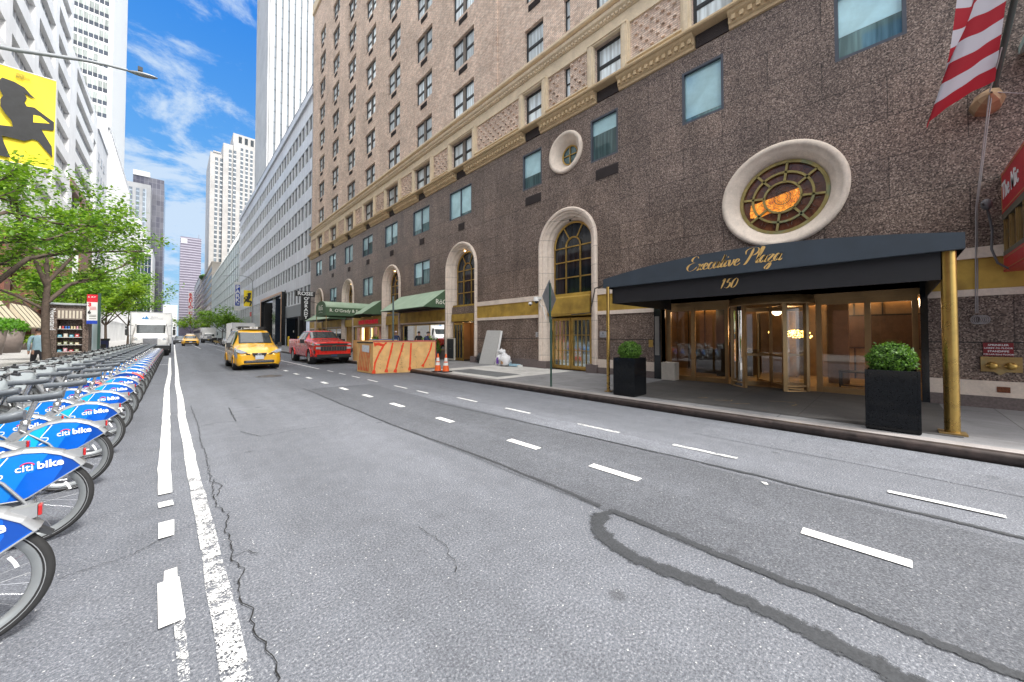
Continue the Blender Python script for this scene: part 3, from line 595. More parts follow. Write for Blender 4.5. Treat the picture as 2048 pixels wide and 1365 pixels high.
w = M(); BX = FX + 0.05
wall_x(w, BX, (-9, 51.4), (11.4, 44.6), bh, 0, 0.24)
w.poly([(BX, 51.4, 11.4), (30, 51.4, 11.4), (30, 51.4, 44.6), (BX, 51.4, 44.6)]); w.poly([(BX, -9, 11.4), (30, -9, 11.4), (30, -9, 44.6), (BX, -9, 44.6)])
w.poly([(30, -9, 0), (30, 51.4, 0), (30, 51.4, 44.6), (30, -9, 44.6)])
w.box(BX - 0.10, BX + 0.02, 14.72, 14.98, 15.3, 44.5); w.box(BX - 0.05, BX + 0.02, 14.98, 15.2, 15.3, 44.5)
w.obj('brick_wall', BRICK, hotel, recalc=False)
w = M(); w.box(12.8, 30, -9, 51.4, 44.6, 44.9); w.box(FX - 0.15, FX + 0.3, -9, 51.5, 43.7, 44.95, 0); w.obj('roof', CREAM, hotel)
w = M(); w.box(FX + 0.36, FX + 0.40, -9, 51.3, 11.5, 44.4); w.obj('back_panel', DARK, hotel)

# window kinds, built once at the origin looking to -X, then copied with their parts
def win_proto(kind, bl=1.0):
    f = M(); p = M()
    if kind in 'ds':
        w_, h_ = (2.3, 1.7) if kind == 'd' else (1.28, 1.7); H = h_ / 2; W = w_ / 2
        f.box(0, .08, -W, W, -H, -H + .06, 1); f.box(0, .08, -W, W, H - .06, H, 1); f.box(0, .08, -W, -W + .06, -H + .06, H - .06, 1); f.box(0, .08, W - .06, W, -H + .06, H - .06, 1)
        cells = [(-W + .06, -.13), (.13, W - .06)] if kind == 'd' else [(-W + .06, W - .06)]
        if kind == 'd': f.box(-.04, .07, -.13, .13, -H + .06, H - .06, 0)
        for (a, b_) in cells:
            f.box(.005, .07, a, b_, -.03, .03, 1)
            for (c, d, dx) in ((-H + .06, -.03, .02), (.03, H - .06, .0)):
                for q in (((a, a + .045), (c, d)), ((b_ - .045, b_), (c, d)), ((a + .045, b_ - .045), (c, c + .04)), ((a + .045, b_ - .045), (d - .04, d))): f.box(dx, .06, q[0][0], q[0][1], q[1][0], q[1][1], 1)
                p.poly([(.045, a + .04, c + .035), (.045, b_ - .04, c + .035), (.045, b_ - .04, d - .035), (.045, a + .04, d - .035)])
        f.box(-.14, .06, -W - .04, W + .04, -H - .08, -H - .002, 0)
        o = f.obj('window', [SASH, DSASH]); c = p.obj('pane', PANE_B, o)
    elif kind == 'l':
        W, H = .18, .78
        f.box(0, .06, -W, W, -H, -H + .05); f.box(0, .06, -W, W, H - .05, H); f.box(0, .06, -W, -W + .05, -H + .05, H - .05); f.box(0, .06, W - .05, W, -H + .05, H - .05); f.box(.0, .05, -W + .05, W - .05, -.03, .03)
        p.poly([(.04, -W, -H), (.04, W, -H), (.04, W, H), (.04, -W, H)]); o = f.obj('window', DSASH); c = p.obj('pane', PANE_B, o)
    else:
        two = kind == 'D'; W, H = (1.17, .9) if two else (.65, .915); t = .05 if two else .075
        f.box(-.10, .06, -W, W, -H, -H + t); f.box(-.10, .06, -W, W, H - t, H); f.box(-.10, .06, -W, -W + t, -H + t, H - t); f.box(-.10, .06, W - t, W, -H + t, H - t)
        cells = [(-W + t, -.025), (.025, W - t)] if two else [(-W + t, W - t)]
        if two: f.box(-.06, .05, -.03, .03, -H + t, H - t)
        b_ = M()
        for i, (a, c) in enumerate(cells):
            s_ = -H + (1.1 if i == 0 else 0.62) * 0.62 * bl; p.poly([(.02, a, -H + t), (.02, c, -H + t), (.02, c, s_), (.02, a, s_)]); b_.poly([(.012, a, s_), (.012, c, s_), (.012, c, H - t), (.012, a, H - t)])
        o = f.obj('window', FRAME); c = p.obj('pane', PANE_T, o); b_.obj('blind', BLIND, o)
    return o
PW = {k: win_proto(k) for k in 'dslDS'}; PW.update({k + str(i): win_proto(k, q) for k in 'DS' for i, q in enumerate((.35, 1.0, 1.7))})
acp = M(); acp.box(-.03, .04, -.42, .42, -.16, .16)
for i in range(7): acp.box(-.045, -.025, -.40, .40, -.14 + i * .042, -.125 + i * .042)
AC0 = acp.obj('vent_grille', AC)
off = hotel.location
for (k, y, (z0, z1)) in wins:
    sc = (1, 1, (z1 - z0) / (1.7 if k != 'l' else 1.56)); put(PW[k], hotel, (BX + 0.16 - off.x, y - off.y, (z0 + z1) / 2), sc)
    if k != 'l' and z0 > 15.6: put(AC0, hotel, (BX + 0.0 - off.x, y - off.y + (-0.05), z0 - .36), (1, 1.05 if k == 'd' else 0.95, 1))
for q_, y in enumerate(SING): put(PW['S' + '1021'[q_]], hotel, (FX + 0.1 - off.x, y - off.y, 9.945))
for q_, y in enumerate(DBL): put(PW['D' + '0112021'[q_]], hotel, (FX + 0.1 - off.x, y - off.y, 9.95))
for q_, y in enumerate((22.9, 32.65, 42.4)): put(PW['D' + '201'[q_]], hotel, (FX + 0.1 - off.x, y - off.y, 6.175), (1, 0.957, 0.95))
for y, s_ in [(7.87, 1.25), (12.0, 1.25)] + [(a - 0.15, 0.75) for a in DBL[:6]]: put(AC0, hotel, (FX + 0.01 - off.x, y - off.y, 8.43), (1, s_, 1.35))
for k in PW.values(): drop(k)
drop(AC0)
# cornice between stone and brick: moulding with dentils, broken by dark air-conditioner boxes under each window
cuts = sorted(DB + SB); segs = []; y0 = -9
for c in cuts: segs.append((y0, c - 0.52)); y0 = c + 0.52
segs.append((y0, 51.5)); m1 = M(); m2 = M()
prof = [(FX + .06, 11.46), (FX - .06, 11.48), (FX - .08, 11.56), (FX - .14, 11.60), (FX - .15, 11.78), (FX - .26, 11.86), (FX - .30, 11.93), (FX + .06, 11.93)]
for (a, b_) in segs:
    m1.prism(prof, 'y', a, b_)
    y = a + .06
    while y < min(b_ - .1, 40): m1.box(FX - .235, FX - .12, y, y + .11, 11.63, 11.775); y += .22
for c in cuts:
    m2 = M(); m2.box(FX - .02, FX + .05, c - .5, c + .5, 11.5, 11.92)
    for i in range(6): m2.box(FX - .035, FX - .015, c - .48, c + .48, 11.54 + i * .06, 11.565 + i * .06)
    m2.obj('vent_panel', AC, hotel)
m1.prism([(FX + .06, 11.93), (FX - .36, 11.93), (FX - .40, 11.97), (FX - .40, 12.03), (FX - .33, 12.09), (FX - .20, 12.12), (FX + .06, 12.16)], 'y', -9, 51.55)
m1.obj('lower_cornice', TAN, hotel)
m1 = M()
m1.prism([(BX + .02, 14.55), (FX - .08, 14.58), (FX - .10, 14.68), (FX - .22, 14.76), (FX - .25, 14.86), (BX + .02, 14.9)], 'y', -9, 51.5)
y = -3
while y < 40: m1.box(FX - .17, FX - .07, y, y + .09, 14.60, 14.675); y += .18
m1.prism([(BX + .02, 15.22), (FX - .10, 15.22), (FX - .14, 15.26), (FX - .13, 15.36), (BX + .02, 15.41)], 'y', -9, 51.5)
m1.box(FX - .02, BX + .02, -9, 51.5, 14.12, 14.55)
m1.obj('upper_cornice', CREAM, hotel)
# pedestal storey: window surrounds and studded panels
m2 = M(); allw = sorted([(y, 1.15) for y in DB] + [(y, .64) for y in SB])
for (y, hw) in allw:
    m1 = M()
    for s in (-1, 1):
        a = y + s * hw; b_ = y + s * (hw + .28); m1.box(FX - .10, BX + .01, a, b_, 12.17, 14.10); m1.box(FX - .13, FX - .10, a + s * .06, b_ - s * .07, 12.2, 14.05)
    m1.box(FX - .10, BX + .01, y - hw, y + hw, 13.93, 14.10); m1.box(FX - .15, FX - .101, y - hw - .26, y + hw + .26, 14.0, 14.09); m1.obj('window_surround', CREAM, hotel)
edges = [(allw[i][0] + allw[i][1] + .28, allw[i + 1][0] - allw[i + 1][1] - .28) for i in range(len(allw) - 1)] + [(allw[-1][0] + 1.43, 51.4), (-6, allw[0][0] - .92)]
for (a, b_) in edges:
    m1 = M(); m1.box(FX - .04, BX + .01, a + .001, b_ - .001, 12.14, 12.36); m1.prism([(FX - .04, 12.30), (FX - .16, 12.33), (FX - .16, 12.39), (FX - .04, 12.42)], 'y', a, b_); m1.box(FX - .03, BX + .01, a + .001, b_ - .001, 13.98, 14.12)
    m1.box(FX - .035, BX + .01, a + .001, a + .07, 12.42, 13.98); m1.box(FX - .035, BX + .01, b_ - .07, b_ - .001, 12.42, 13.98)
    z = 12.6; r = 0
    while z < 13.9:
        yy = a + .22 + (.2 if r % 2 else 0)
        while yy < b_ - .2:
            if not (9.6 < yy < 10.25): m2.box(FX - .05, BX + .0, yy, yy + .11, z, z + .07)
            yy += .42
        z += .24; r += 1
    m1.obj('panel_border', CREAM, hotel)
m2.obj('studded_brickwork', BRICK, hotel)
# stone band courses, brass band, base course
BGM = mat('rough_granite', (0.15, 0.12, 0.115), 0.8, var=0.3, vscale=25, bump=0.5); spans = [(-9, -.62), (5.9, 8.33), (11.57, 16.45), (19.69, 26.13), (29.37, 36.03), (39.27, 45.83), (49.07, 51.5)]
for i, (a, b_) in enumerate(spans):
    m1 = M(); m2 = M(); m3 = M()
    if i in (0, 1, 2):
        q_ = M(); q_.box(FX - .06, FX + .02, a, b_, 3.40, 3.64); q_.obj('stone_band', STONE, hotel); m1.box(FX - .05, FX + .02, a, b_, 2.57, 2.72)
        m2.box(FX - .02, FX + .02, a, b_, 2.72, 3.40)
        for k in range(1, 4): yy = a + (b_ - a) * k / 4; m2.box(FX - .024, FX - .018, yy, yy + .008, 2.73, 3.39)
    else:
        m2.box(FX - .04, FX + .02, a, b_, 2.66, 3.42); m1.box(FX - .05, FX + .02, a, b_, 2.56, 2.66)
    if i in (0, 1): q_ = M(); q_.box(FX - .06, FX + .02, a, b_, .40, .73); q_.obj('base_band', STONE, hotel); m3.box(FX - .09, FX + .02, a, b_, .15, .399)
    if i == 2: m3.box(FX - .05, FX + .02, a, b_, .15, .55)
    if i > 2 and i != 4: m3.box(FX - .05, FX + .02, a, b_, .15, .74)
    m1.obj('stone_band', STONE, hotel); m2.obj('brass_band', BRASSP, hotel)
    if m3.v: m3.obj('granite_plinth', BGM, hotel)
for (a, b_) in ((-9, -.56), (5.67, 8.33), (11.56, 16.45)): m1 = M(); m1.box(FX - .004, FX + .004, a, b_, 1.545, 1.57); m1.obj('slab_joint', BLACK, hotel)

def sweep_arch(mb, yc, prof, z0, zc, mi=0, n=28):
    """prof: (radius, x). from foot z0 up round the arch and down"""
    P = [(-1, z0, None), (-1, zc, None)] + [(0, 0, pi - pi * i / n) for i in range(1, n)] + [(1, zc, None), (1, z0, None)]; vs = []
    for (sd, z, a) in P:
        for (r, x) in prof: vs.append((x, yc + (sd * r if a is None else r * cos(a)), z if a is None else zc + r * sin(a)))
    k = len(prof); mb.add(vs, [(i * k + j, i * k + j + 1, (i + 1) * k + j + 1, (i + 1) * k + j) for i in range(len(P) - 1) for j in range(k - 1)], mi, False)
APROF = [(1.62, FX + .01), (1.62, FX - .10), (1.56, FX - .14), (1.47, FX - .12), (1.45, FX - .05), (1.38, FX - .04), (1.33, FX + .04), (1.24, FX + .10), (1.22, FX + .20), (1.14, FX + .30), (1.12, FX + .62)]
AGL = FX + .50
LAMP = mat('downlight', (1, 0.8, 0.5), 0.5, emit=(1.0, 0.66, 0.3), estr=5)
for i, yc in enumerate(ARCH):
    s = M(); sweep_arch(s, yc, APROF, 0.5, AZ); s.box(FX - .16, FX + .62, yc - 1.65, yc - 1.12, .15, .5, 1); s.box(FX - .16, FX + .62, yc + 1.12, yc + 1.65, .15, .5, 1)
    a = s.obj('arch_surround', [STONE, MATS['rough_granite']], hotel)
    g = M(); b = M(); X = AGL; R = 1.12; bw = .05
    # brass window: frame, three bays, cross bars, fan
    def bar(p, q, wd=.05, dp=.07): 
        p, q = Vector(p), Vector(q); L_ = (q - p).length; mid = (p + q) / 2; b.obox((X, mid.x, mid.y), (dp, wd, L_), (-atan2((q - p).x, (q - p).y), 0, 0))
    z0 = 3.62 if i != 1 else 3.62
    for yy in (yc - 1.085, yc - .40, yc + .40, yc + 1.085): bar((yy, z0), (yy, AZ - .02))
    for zz in (z0 + .02, z0 + .78, z0 + 1.52, AZ - .03): bar((yc - 1.1, zz), (yc + 1.1, zz))
    b.lathe([(1.12, X - .04), (1.04, X - .04), (1.04, X + .04), (1.12, X + .04)], (0, yc, AZ), 'x', 28, a0=0, a1=pi); b.lathe([(.44, X - .035), (.37, X - .035), (.37, X + .03)], (0, yc, AZ), 'x', 20, a0=0, a1=pi)
    for an in (60, 120): bar((yc + .42 * cos(radians(an)), AZ + .42 * sin(radians(an))), (yc + 1.06 * cos(radians(an)), AZ + 1.06 * sin(radians(an))), .045)
    g.poly([(X + .02, yc - 1.12, z0), (X + .02, yc + 1.12, z0)] + [(X + .02, yc + 1.12 * cos(pi * k / 20), AZ + 1.12 * sin(pi * k / 20)) for k in range(21)])
    wdw = b.obj('arched_window', BRASS, hotel); g.obj('glass', DGLASS, wdw)
    l = M(); l.lathe([(.05, 0), (.05, .05), (.001, .06)], (FX + .28, yc, AZ + 1.10), n=10); l.obj('downlight', LAMP if i else BLACK, hotel)
    # sill, spandrel and what fills the foot of the arch
    s = M(); s.box(FX + .16, FX + .62, yc - 1.12, yc + 1.12, 3.5, 3.62)
    if i in (0,):
        s.prism([(FX + .16, 3.5), (FX + .02, 3.42), (FX + .02, 2.72), (FX + .10, 2.62), (FX + .5, 2.58), (FX + .5, 3.5)], 'y', yc - 1.2, yc + 1.15)
        s.obj('brass_spandrel', BRASSP, hotel)
    else:
        s.box(FX + .10, FX + .5, yc - 1.12, yc + 1.12, 2.62, 3.5, 1); s.box(FX + .06, FX + .5, yc - 1.13, yc + 1.13, 2.60, 3.3 if i > 1 else 3.05, 0); s.obj('spandrel_panel', [BRASSP, G_WALL], hotel)
    if i == 0:
        # double brass doors with bars, seen reflecting the street
        d = M(); LG = []; X2 = FX + .34; zt = 2.52
        for (a_, b_) in ((yc - 1.1, yc - .02), (yc + .02, yc + 1.1)):
            d.box(X2 - .04, X2 + .02, a_, a_ + .09, .2, zt); d.box(X2 - .04, X2 + .02, b_ - .09, b_, .2, zt); d.box(X2 - .04, X2 + .02, a_ + .09, b_ - .09, .2, .34); d.box(X2 - .04, X2 + .02, a_ + .09, b_ - .09, zt - .12, zt)
            for zz in (1.02, 1.72): d.box(X2 - .02, X2 + .02, a_ + .09, b_ - .09, zz, zz + .025)
            for k in (1, 2, 3): yy = a_ + .09 + (b_ - a_ - .18) * k / 4; d.box(X2 - .015, X2 + .02, yy - .007, yy + .007, .34, zt - .12)
            LG.append([(X2 + .03, a_ + .1, .3), (X2 + .03, b_ - .1, .3), (X2 + .03, b_ - .1, zt - .1), (X2 + .03, a_ + .1, zt - .1)])
        d.box(X2 + .045, FX + .62, yc - 1.12, yc + 1.12, .15, .2); door = d.obj('brass_door', BRASS, hotel)
        for q_ in LG: gl = M(); gl.poly(q_); gl.obj('glass', mat('mirror_glass', (0.55, 0.62, 0.62), 0.03, 0.92, var=0.03), door)
        h = M(); h.tube([(X2 - .04, yc - .08, 1.25), (X2 - .10, yc - .08, 1.28), (X2 - .10, yc - .08, 1.5), (X2 - .04, yc - .08, 1.53)], .015); h.obj('handle', BRASS, door)
        k = M(); k.box(FX + .18, FX + .27, yc - -1.115 - .03, yc + 1.14, 1.35, 1.95); k.box(FX + .15, FX + .2, yc + 1.09, yc + 1.12, 1.05, 1.2); k.obj('intercom', BLACK, hotel)
    elif i == 1:
        # open service doorway, warm corridor behind
        d = M(); X2 = FX + .2
        d.box(X2 + .0, X2 + 1.2, yc + .95, yc + 1.1, .15, 2.6, 1); d.box(X2, X2 + 1.3, yc - 1.1, yc - 1.02, .15, 2.6, 1); d.box(X2 + 1.2, X2 + 1.3, yc - 1.02, yc + .95, .15, 2.6, 1); d.box(X2, X2 + 1.2, yc - 1.02, yc + .95, 2.55, 2.6, 2); d.box(X2, X2 + 1.2, yc - 1.02, yc + .95, .152, .17, 2)
        dd = d.obj('open_doorway', [BRASS, mat('timber_lining', (0.30, 0.16, 0.07), 0.6), DARK], hotel)
        e = M(); gy = M(); a_, b_ = yc - .1, yc + .95
        e.box(X2 - .12, X2 - .05, a_, a_ + .09, .17, 2.5); e.box(X2 - .12, X2 - .05, b_ - .09, b_, .17, 2.5); e.box(X2 - .12, X2 - .05, a_ + .09, b_ - .09, .17, .33); e.box(X2 - .12, X2 - .05, a_ + .09, b_ - .09, 2.38, 2.5)
        for k in (1, 2): yy = a_ + .09 + (b_ - a_ - .18) * k / 3; e.box(X2 - .11, X2 - .06, yy - .015, yy + .015, .33, 2.38)
        gy.poly([(X2 - .07, a_, .2), (X2 - .07, b_, .2), (X2 - .07, b_, 2.45), (X2 - .07, a_, 2.45)])
        o2 = e.obj('brass_door', BRASS, hotel); gy.obj('glass', DGLASS, o2)
        l = M(); l.disc((X2 + .25, yc - .3, 2.545), .07, 'z', 12); l.disc((X2 + .25, yc + .4, 2.545), .07, 'z', 12); l.obj('downlight', WARMLIT, hotel)
        pl = bpy.data.lights.new('corridor_light', 'POINT'); pl.energy = 10; pl.color = (1, .7, .4); pl.shadow_soft_size = .1; po = bpy.data.objects.new('corridor_light', pl); COL.objects.link(po); po.location = (X2 + .5, yc - .1, 2.35)
    else:
        d = M(); X2 = FX + .3; d.box(X2, X2 + .05, yc - 1.1, yc + 1.1, .15, 2.6); d.box(X2 - .06, X2, yc - 1.1, yc - 1.0, .15, 2.6, 1); d.box(X2 - .06, X2, yc + 1.0, yc + 1.1, .15, 2.6, 1); d.box(X2 - .05, X2, yc - .04, yc + .04, .15, 2.6, 1); d.obj('shop_door', [mat('honey_panel', (0.48, 0.28, 0.08), 0.45, 0.3, var=0.3), BRASS], hotel)
# round windows
def ring(mb, yc, zc, prof, mi=0, n=48): mb.lathe([(r, x) for r, x in prof], (0, yc, zc), 'x', n, mi)
s = M(); RY, RZ = 2.13, 5.8
ring(s, RY, RZ, [(1.5, FX + .01), (1.51, FX - .10), (1.46, FX - .15), (1.36, FX - .14), (1.33, FX - .07), (1.25, FX - .05), (1.2, FX + .04), (1.12, FX + .09), (1.09, FX + .2), (1.06, FX + .34)])
for k in range(8):
    a = radians(22 + 45 * k)
rose = s.obj('rose_window', STONE_R, hotel)
b = M(); X = FX + .24
for (r0, r1) in ((1.08, .99), (.76, .70), (.475, .42)): b.lathe([(r0, X + .05), (r0, X - .03), (r1, X - .03), (r1, X + .05)], (0, RY, RZ), 'x', 48, 0, False)
for k in range(8):
    a = radians(8 + 45 * k); p = (.46 * cos(a), .46 * sin(a)); q = (1.0 * cos(a), 1.0 * sin(a)); L_ = .56
    b.obox((X + .0, RY + (p[0] + q[0]) / 2, RZ + (p[1] + q[1]) / 2), (.06, .06, L_), (a - pi / 2, 0, 0))
b.obj('brass_tracery', mat('patinated_brass', (0.36, 0.29, 0.11), 0.45, 0.6, var=0.3, dirt=((0.16, 0.28, 0.22), 2.0, 0.7)), rose)
b = M(); X = FX + .27
for k in range(16):
    a = radians(22.5 * k); pts = [(X, RY + (.08 + .10 * t) * cos(a + .5 * sin(t * 6)), RZ + (.08 + .10 * t) * sin(a + .5 * sin(t * 6))) for t in [j * .45 for j in range(9)]]; b.tube(pts, .006, 5)
    for rr, w_ in ((.60, .12), (.88, .13)):
        cx, cz = RY + rr * cos(a), RZ + rr * sin(a); b.tube([(X, cx + w_ * cos(a + pi / 2 + t * pi / 8) , cz + w_ * sin(a + pi / 2 + t * pi / 8)) for t in range(9)], .0055, 5)
for rr in (.13, .2): b.tube([(X, RY + rr * cos(t * pi / 12), RZ + rr * sin(t * pi / 12)) for t in range(25)], .006, 5)
b.obj('lead_came', mat('lead', (0.16, 0.13, 0.12), 0.5, 0.4), rose)
def stained():
    m, nt, N, L, bb = _nodes('stained_glass'); tc = N.new('ShaderNodeTexCoord'); v = tc.outputs['Object']
    n1 = noise_n(N, L, v, 3, 5, 0.7, 1.0); c = ramp(N, [(0.3, (0.06, 0.022, 0.014)), (0.55, (0.16, 0.055, 0.03)), (0.75, (0.28, 0.12, 0.045))]); L.new(n1, c.inputs[0]); L.new(c.outputs[0], bb.inputs['Base Color']); bb.inputs['Roughness'].default_value = 0.12
    bp = N.new('ShaderNodeBump'); bp.inputs['Strength'].default_value = 0.3; L.new(noise_n(N, L, v, 30), bp.inputs['Height']); L.new(bp.outputs[0], bb.inputs['Normal']); return m
def litglass():
    m, nt, N, L, bb = _nodes('lit_amber_glass'); tc = N.new('ShaderNodeTexCoord'); v = tc.outputs['Object']
    n1 = noise_n(N, L, v, 7, 6, 0.8, 1.0); c = ramp(N, [(0.35, (0.45, 0.10, 0.03)), (0.55, (0.95, 0.33, 0.03)), (0.7, (1.0, 0.72, 0.18))]); L.new(n1, c.inputs[0])
    L.new(c.outputs[0], bb.inputs['Base Color']); L.new(c.outputs[0], bb.inputs['Emission Color']); bb.inputs['Emission Strength'].default_value = 0.42; bb.inputs['Roughness'].default_value = 0.2; return m
b = M(); b.disc((FX + .31, RY, RZ), 1.06, 'x', 48); b.obj('stained_glass', stained(), rose)
b = M(); b.poly([(FX + .295, RY + y, RZ + z) for y, z in [(.83, -.28), (.80, -.03), (.40, .04), (0.0, .12), (-.42, .20), (-.44, -.06), (-.25, -.30), (.0, -.40), (.3, -.38), (.62, -.47), (.82, -.42)]]); b.obj('lit_pane', litglass(), rose)
s = M(); ring(s, 9.98, 10.0, [(.93, FX + .01), (.94, FX - .08), (.88, FX - .13), (.78, FX - .12), (.74, FX - .03), (.66, FX + .02), (.60, FX + .1), (.52, FX + .22), (.46, FX + .33), (.43, FX + .37)])
oc = s.obj('oculus_window', STONE_R, hotel); b = M(); X = FX + .33
b.lathe([(.45, X - .02), (.39, X - .02), (.39, X + .02)], (0, 9.98, 10.0), 'x', 32); b.box(X - .02, X + .02, 9.96, 10.0, 9.6, 10.4); b.box(X - .02, X + .015, 9.58, 10.38, 9.985, 10.02); b.obj('brass_tracery', BRASS, oc)
b = M(); b.disc((X + .03, 9.98, 10.0), .46, 'x', 32); b.obj('pane', PANE_T, oc)

# entrance: granite header, dark polished jambs, brass and glass doors, lit lobby behind
EX = 13.1
m1 = M(); m1.box(FX, EX + .05, -.55, 5.66, 2.86, 3.4); m1.obj('entrance_header', G_WALL, hotel)
m1 = M(); m1.box(FX - .1, EX + .02, -.62, -.5, .15, 3.3); m1.obj('polished_jamb', mat('black_granite', (0.016, 0.018, 0.022), 0.12, var=0.4, vscale=30), hotel); m1 = M(); m1.box(FX - .1, EX + .02, 5.66, 5.90, .15, 3.3); m1.box(FX - .115, FX - .10, 5.70, 5.86, 1.0, 2.4, 1); m1.obj('polished_jamb', [mat('black_granite', (0.016, 0.018, 0.022), 0.12, var=0.4, vscale=30), mat('notice_frame', (0.25, 0.24, 0.23), 0.3, 0.3)], hotel)
DB_ = mat('bronze_door_frame', (0.42, 0.27, 0.13), 0.36, 0.65, var=0.15)
fr = M(); gl = M(); zt = 2.74
fr.box(EX - .05, EX + .05, -.5, 5.66, 2.70, 2.86)
for a, b_ in [(5.44, 5.60), (4.62, 4.74), (3.60, 3.70), (1.30, 1.42), (.33, .45), (-.48, -.38)]: fr.box(EX - .05, EX + .05, a, b_, .15, 2.70)
for (a, b_) in ((3.70, 4.62), (4.74, 5.44), (.45, 1.30), (-.38, .33)):
    fr.box(EX - .03, EX + .03, a, b_, .155, .30); fr.box(EX - .03, EX + .03, a, b_, 2.56, 2.70); gl.poly([(EX, a, .3), (EX, b_, .3), (EX, b_, 2.56), (EX, a, 2.56)])
d = fr.obj('glass_entrance', DB_, hotel); gl.obj('glass', CLEAR, d)
fr = M(); gl = M(); CX, CY, CR = 13.25, 2.50, 1.02
fr.lathe([(CR + .06, 2.62), (CR + .06, 2.85), (.001, 2.85)], (CX, CY, 0), n=32); fr.lathe([(.001, 2.60), (CR + .06, 2.60), (CR + .06, 2.62)], (CX, CY, 0), n=32)
for an in (118, 152, 208, 242): a = radians(an); fr.obox((CX + CR * cos(a), CY + CR * sin(a), 1.4), (.09, .09, 2.5), (0, 0, a))
for (a0, a1) in ((118, 152), (208, 242)):
    gl.grid(lambda u, v: (CX + CR * cos(radians(a0 + (a1 - a0) * u)), CY + CR * sin(radians(a0 + (a1 - a0) * u)), .2 + 2.42 * v), 8, 1)
    for z in (.16, .3): fr.tube([(CX + CR * cos(radians(a0 + (a1 - a0) * k / 8)), CY + CR * sin(radians(a0 + (a1 - a0) * k / 8)), z) for k in range(9)], .03, 6)
fr.tube([(CX, CY, .16), (CX, CY, 2.6)], .045, 10)
for k in range(4):
    a = radians(20 + 90 * k + 12); c_, s_ = cos(a), sin(a); L_ = CR - .06
    for z in (.24, 1.12, 2.5): fr.obox((CX + c_ * L_ / 2, CY + s_ * L_ / 2, z), (L_, .045, .12 if z != 1.12 else .07), (0, 0, a))
    fr.obox((CX + c_ * L_, CY + s_ * L_, 1.37), (.07, .05, 2.38), (0, 0, a))
    gl.poly([(CX, CY, .3), (CX + c_ * L_, CY + s_ * L_, .3), (CX + c_ * L_, CY + s_ * L_, 2.45), (CX, CY, 2.45)])
d = fr.obj('revolving_door', DB_, hotel); gl.obj('glass', CLEAR, d)
# lobby
WOOD = mat('lobby_timber', (0.26, 0.175, 0.11), 0.5, var=0.25, vscale=2); LF = mat('lobby_floor', (0.55, 0.42, 0.27), 0.25, var=0.12)
r_ = M(); Y0, Y1, XB = -1.6, 7.2, 18.0
r_.poly([(EX - .1, Y0, .152), (XB, Y0, .152), (XB, Y1, .152), (EX - .1, Y1, .152)], 1); r_.poly([(XB, Y0, .15), (XB, Y1, .15), (XB, Y1, 3.0), (XB, Y0, 3.0)]); r_.poly([(EX + .1, Y0, .15), (XB, Y0, .15), (XB, Y0, 3.0), (EX + .1, Y0, 3.0)]); r_.poly([(EX + .1, Y1, .15), (XB, Y1, .15), (XB, Y1, 3.0), (EX + .1, Y1, 3.0)]); r_.poly([(EX + .02, Y0, 3.0), (XB, Y0, 3.0), (XB, Y1, 3.0), (EX + .02, Y1, 3.0)], 2)
r_.box(15.2, 15.7, 4.1, 4.6, .16, 2.98, 3); r_.box(16.9, 17.4, 2.4, 3.0, .16, 2.98, 0); r_.box(15.6, 15.9, .9, 1.4, .16, 2.98, 0)
for k in range(12): r_.box(XB - .05, XB - .005, Y0 + .3 + k * .72, Y0 + .34 + k * .72, .16, 2.9, 3)
r_.box(16.0, 17.2, 3.6, 5.8, .16, 1.15, 3)
r_.obj('lobby', [WOOD, LF, mat('lobby_ceiling', (0.30, 0.24, 0.17), 0.8), mat('lobby_dark', (0.03, 0.025, 0.02), 0.4)], hotel, recalc=False)
r_ = M(); r_.box(XB - .1, XB - .06, -.9, 1.2, 1.25, 2.45); r_.box(XB - .11, XB - .1, -.85, 1.15, 1.3, 2.4, 1); r_.obj('wall_painting', [BLACK, mat('dark_canvas', (0.10, 0.06, 0.045), 0.6, var=0.6, vscale=1.2)], hotel)
ch = M(); random.seed(11)
for k in range(150): a = random.uniform(0, 2 * pi); rr = sqrt(random.random()) * .42; ch.ball((15.9 + rr * cos(a), 2.45 + rr * sin(a) * 1.5, 1.75 + random.uniform(-.12, .14)), random.uniform(.012, .028), 0, 4)
ch.obj('chandelier', mat('chandelier_bulbs', (1, .7, .3), 0.4, emit=(1.0, 0.55, 0.12), estr=4), hotel)
ch = M()
for (x, y) in ((17.95, -1.25), (14.6, -1.55)): ch.tube([(x - .08, y + .08, 1.5), (x - .08, y + .08, 2.4)], .035, 8)
ch.box(14, 17.6, -1.5, -1.42, 2.88, 2.94); ch.box(14, 17.6, 6.9, 7.0, 2.88, 2.94); ch.box(17.85, 17.95, -1.2, 6.5, 2.88, 2.94)
ch.obj('cove_light', mat('cove_glow', (1, .6, .25), 0.5, emit=(1, .52, .16), estr=1.6), hotel)
for (x, y, z, e) in ((15.9, 2.45, 1.9, 12), (14.6, -.3, 2.6, 6), (14.8, 4.9, 2.6, 6), (17, 1, 2.6, 9)):
    pl = bpy.data.lights.new('lobby_lamp', 'POINT'); pl.energy = e; pl.color = (1, .74, .46); pl.shadow_soft_size = .15; po = bpy.data.objects.new('lobby_lamp', pl); COL.objects.link(po); po.location = (x, y, z)
t = M()
for (dx, dy) in ((-.3, -.3), (.3, -.3), (.3, .3), (-.3, .3)): t.box(14.9 + dx - .02, 14.9 + dx + .02, .75 + dy - .02, .75 + dy + .02, .16, .6)
t.box(14.57, 15.23, .42, 1.08, .6, .64); t.box(14.6, 14.63, .45, 1.05, .2, .23); tag(t.obj('side_table', mat('table_dark', (0.05, 0.045, 0.04), 0.4)), 'small dark side table on the lobby floor behind the right glass door', 'table')
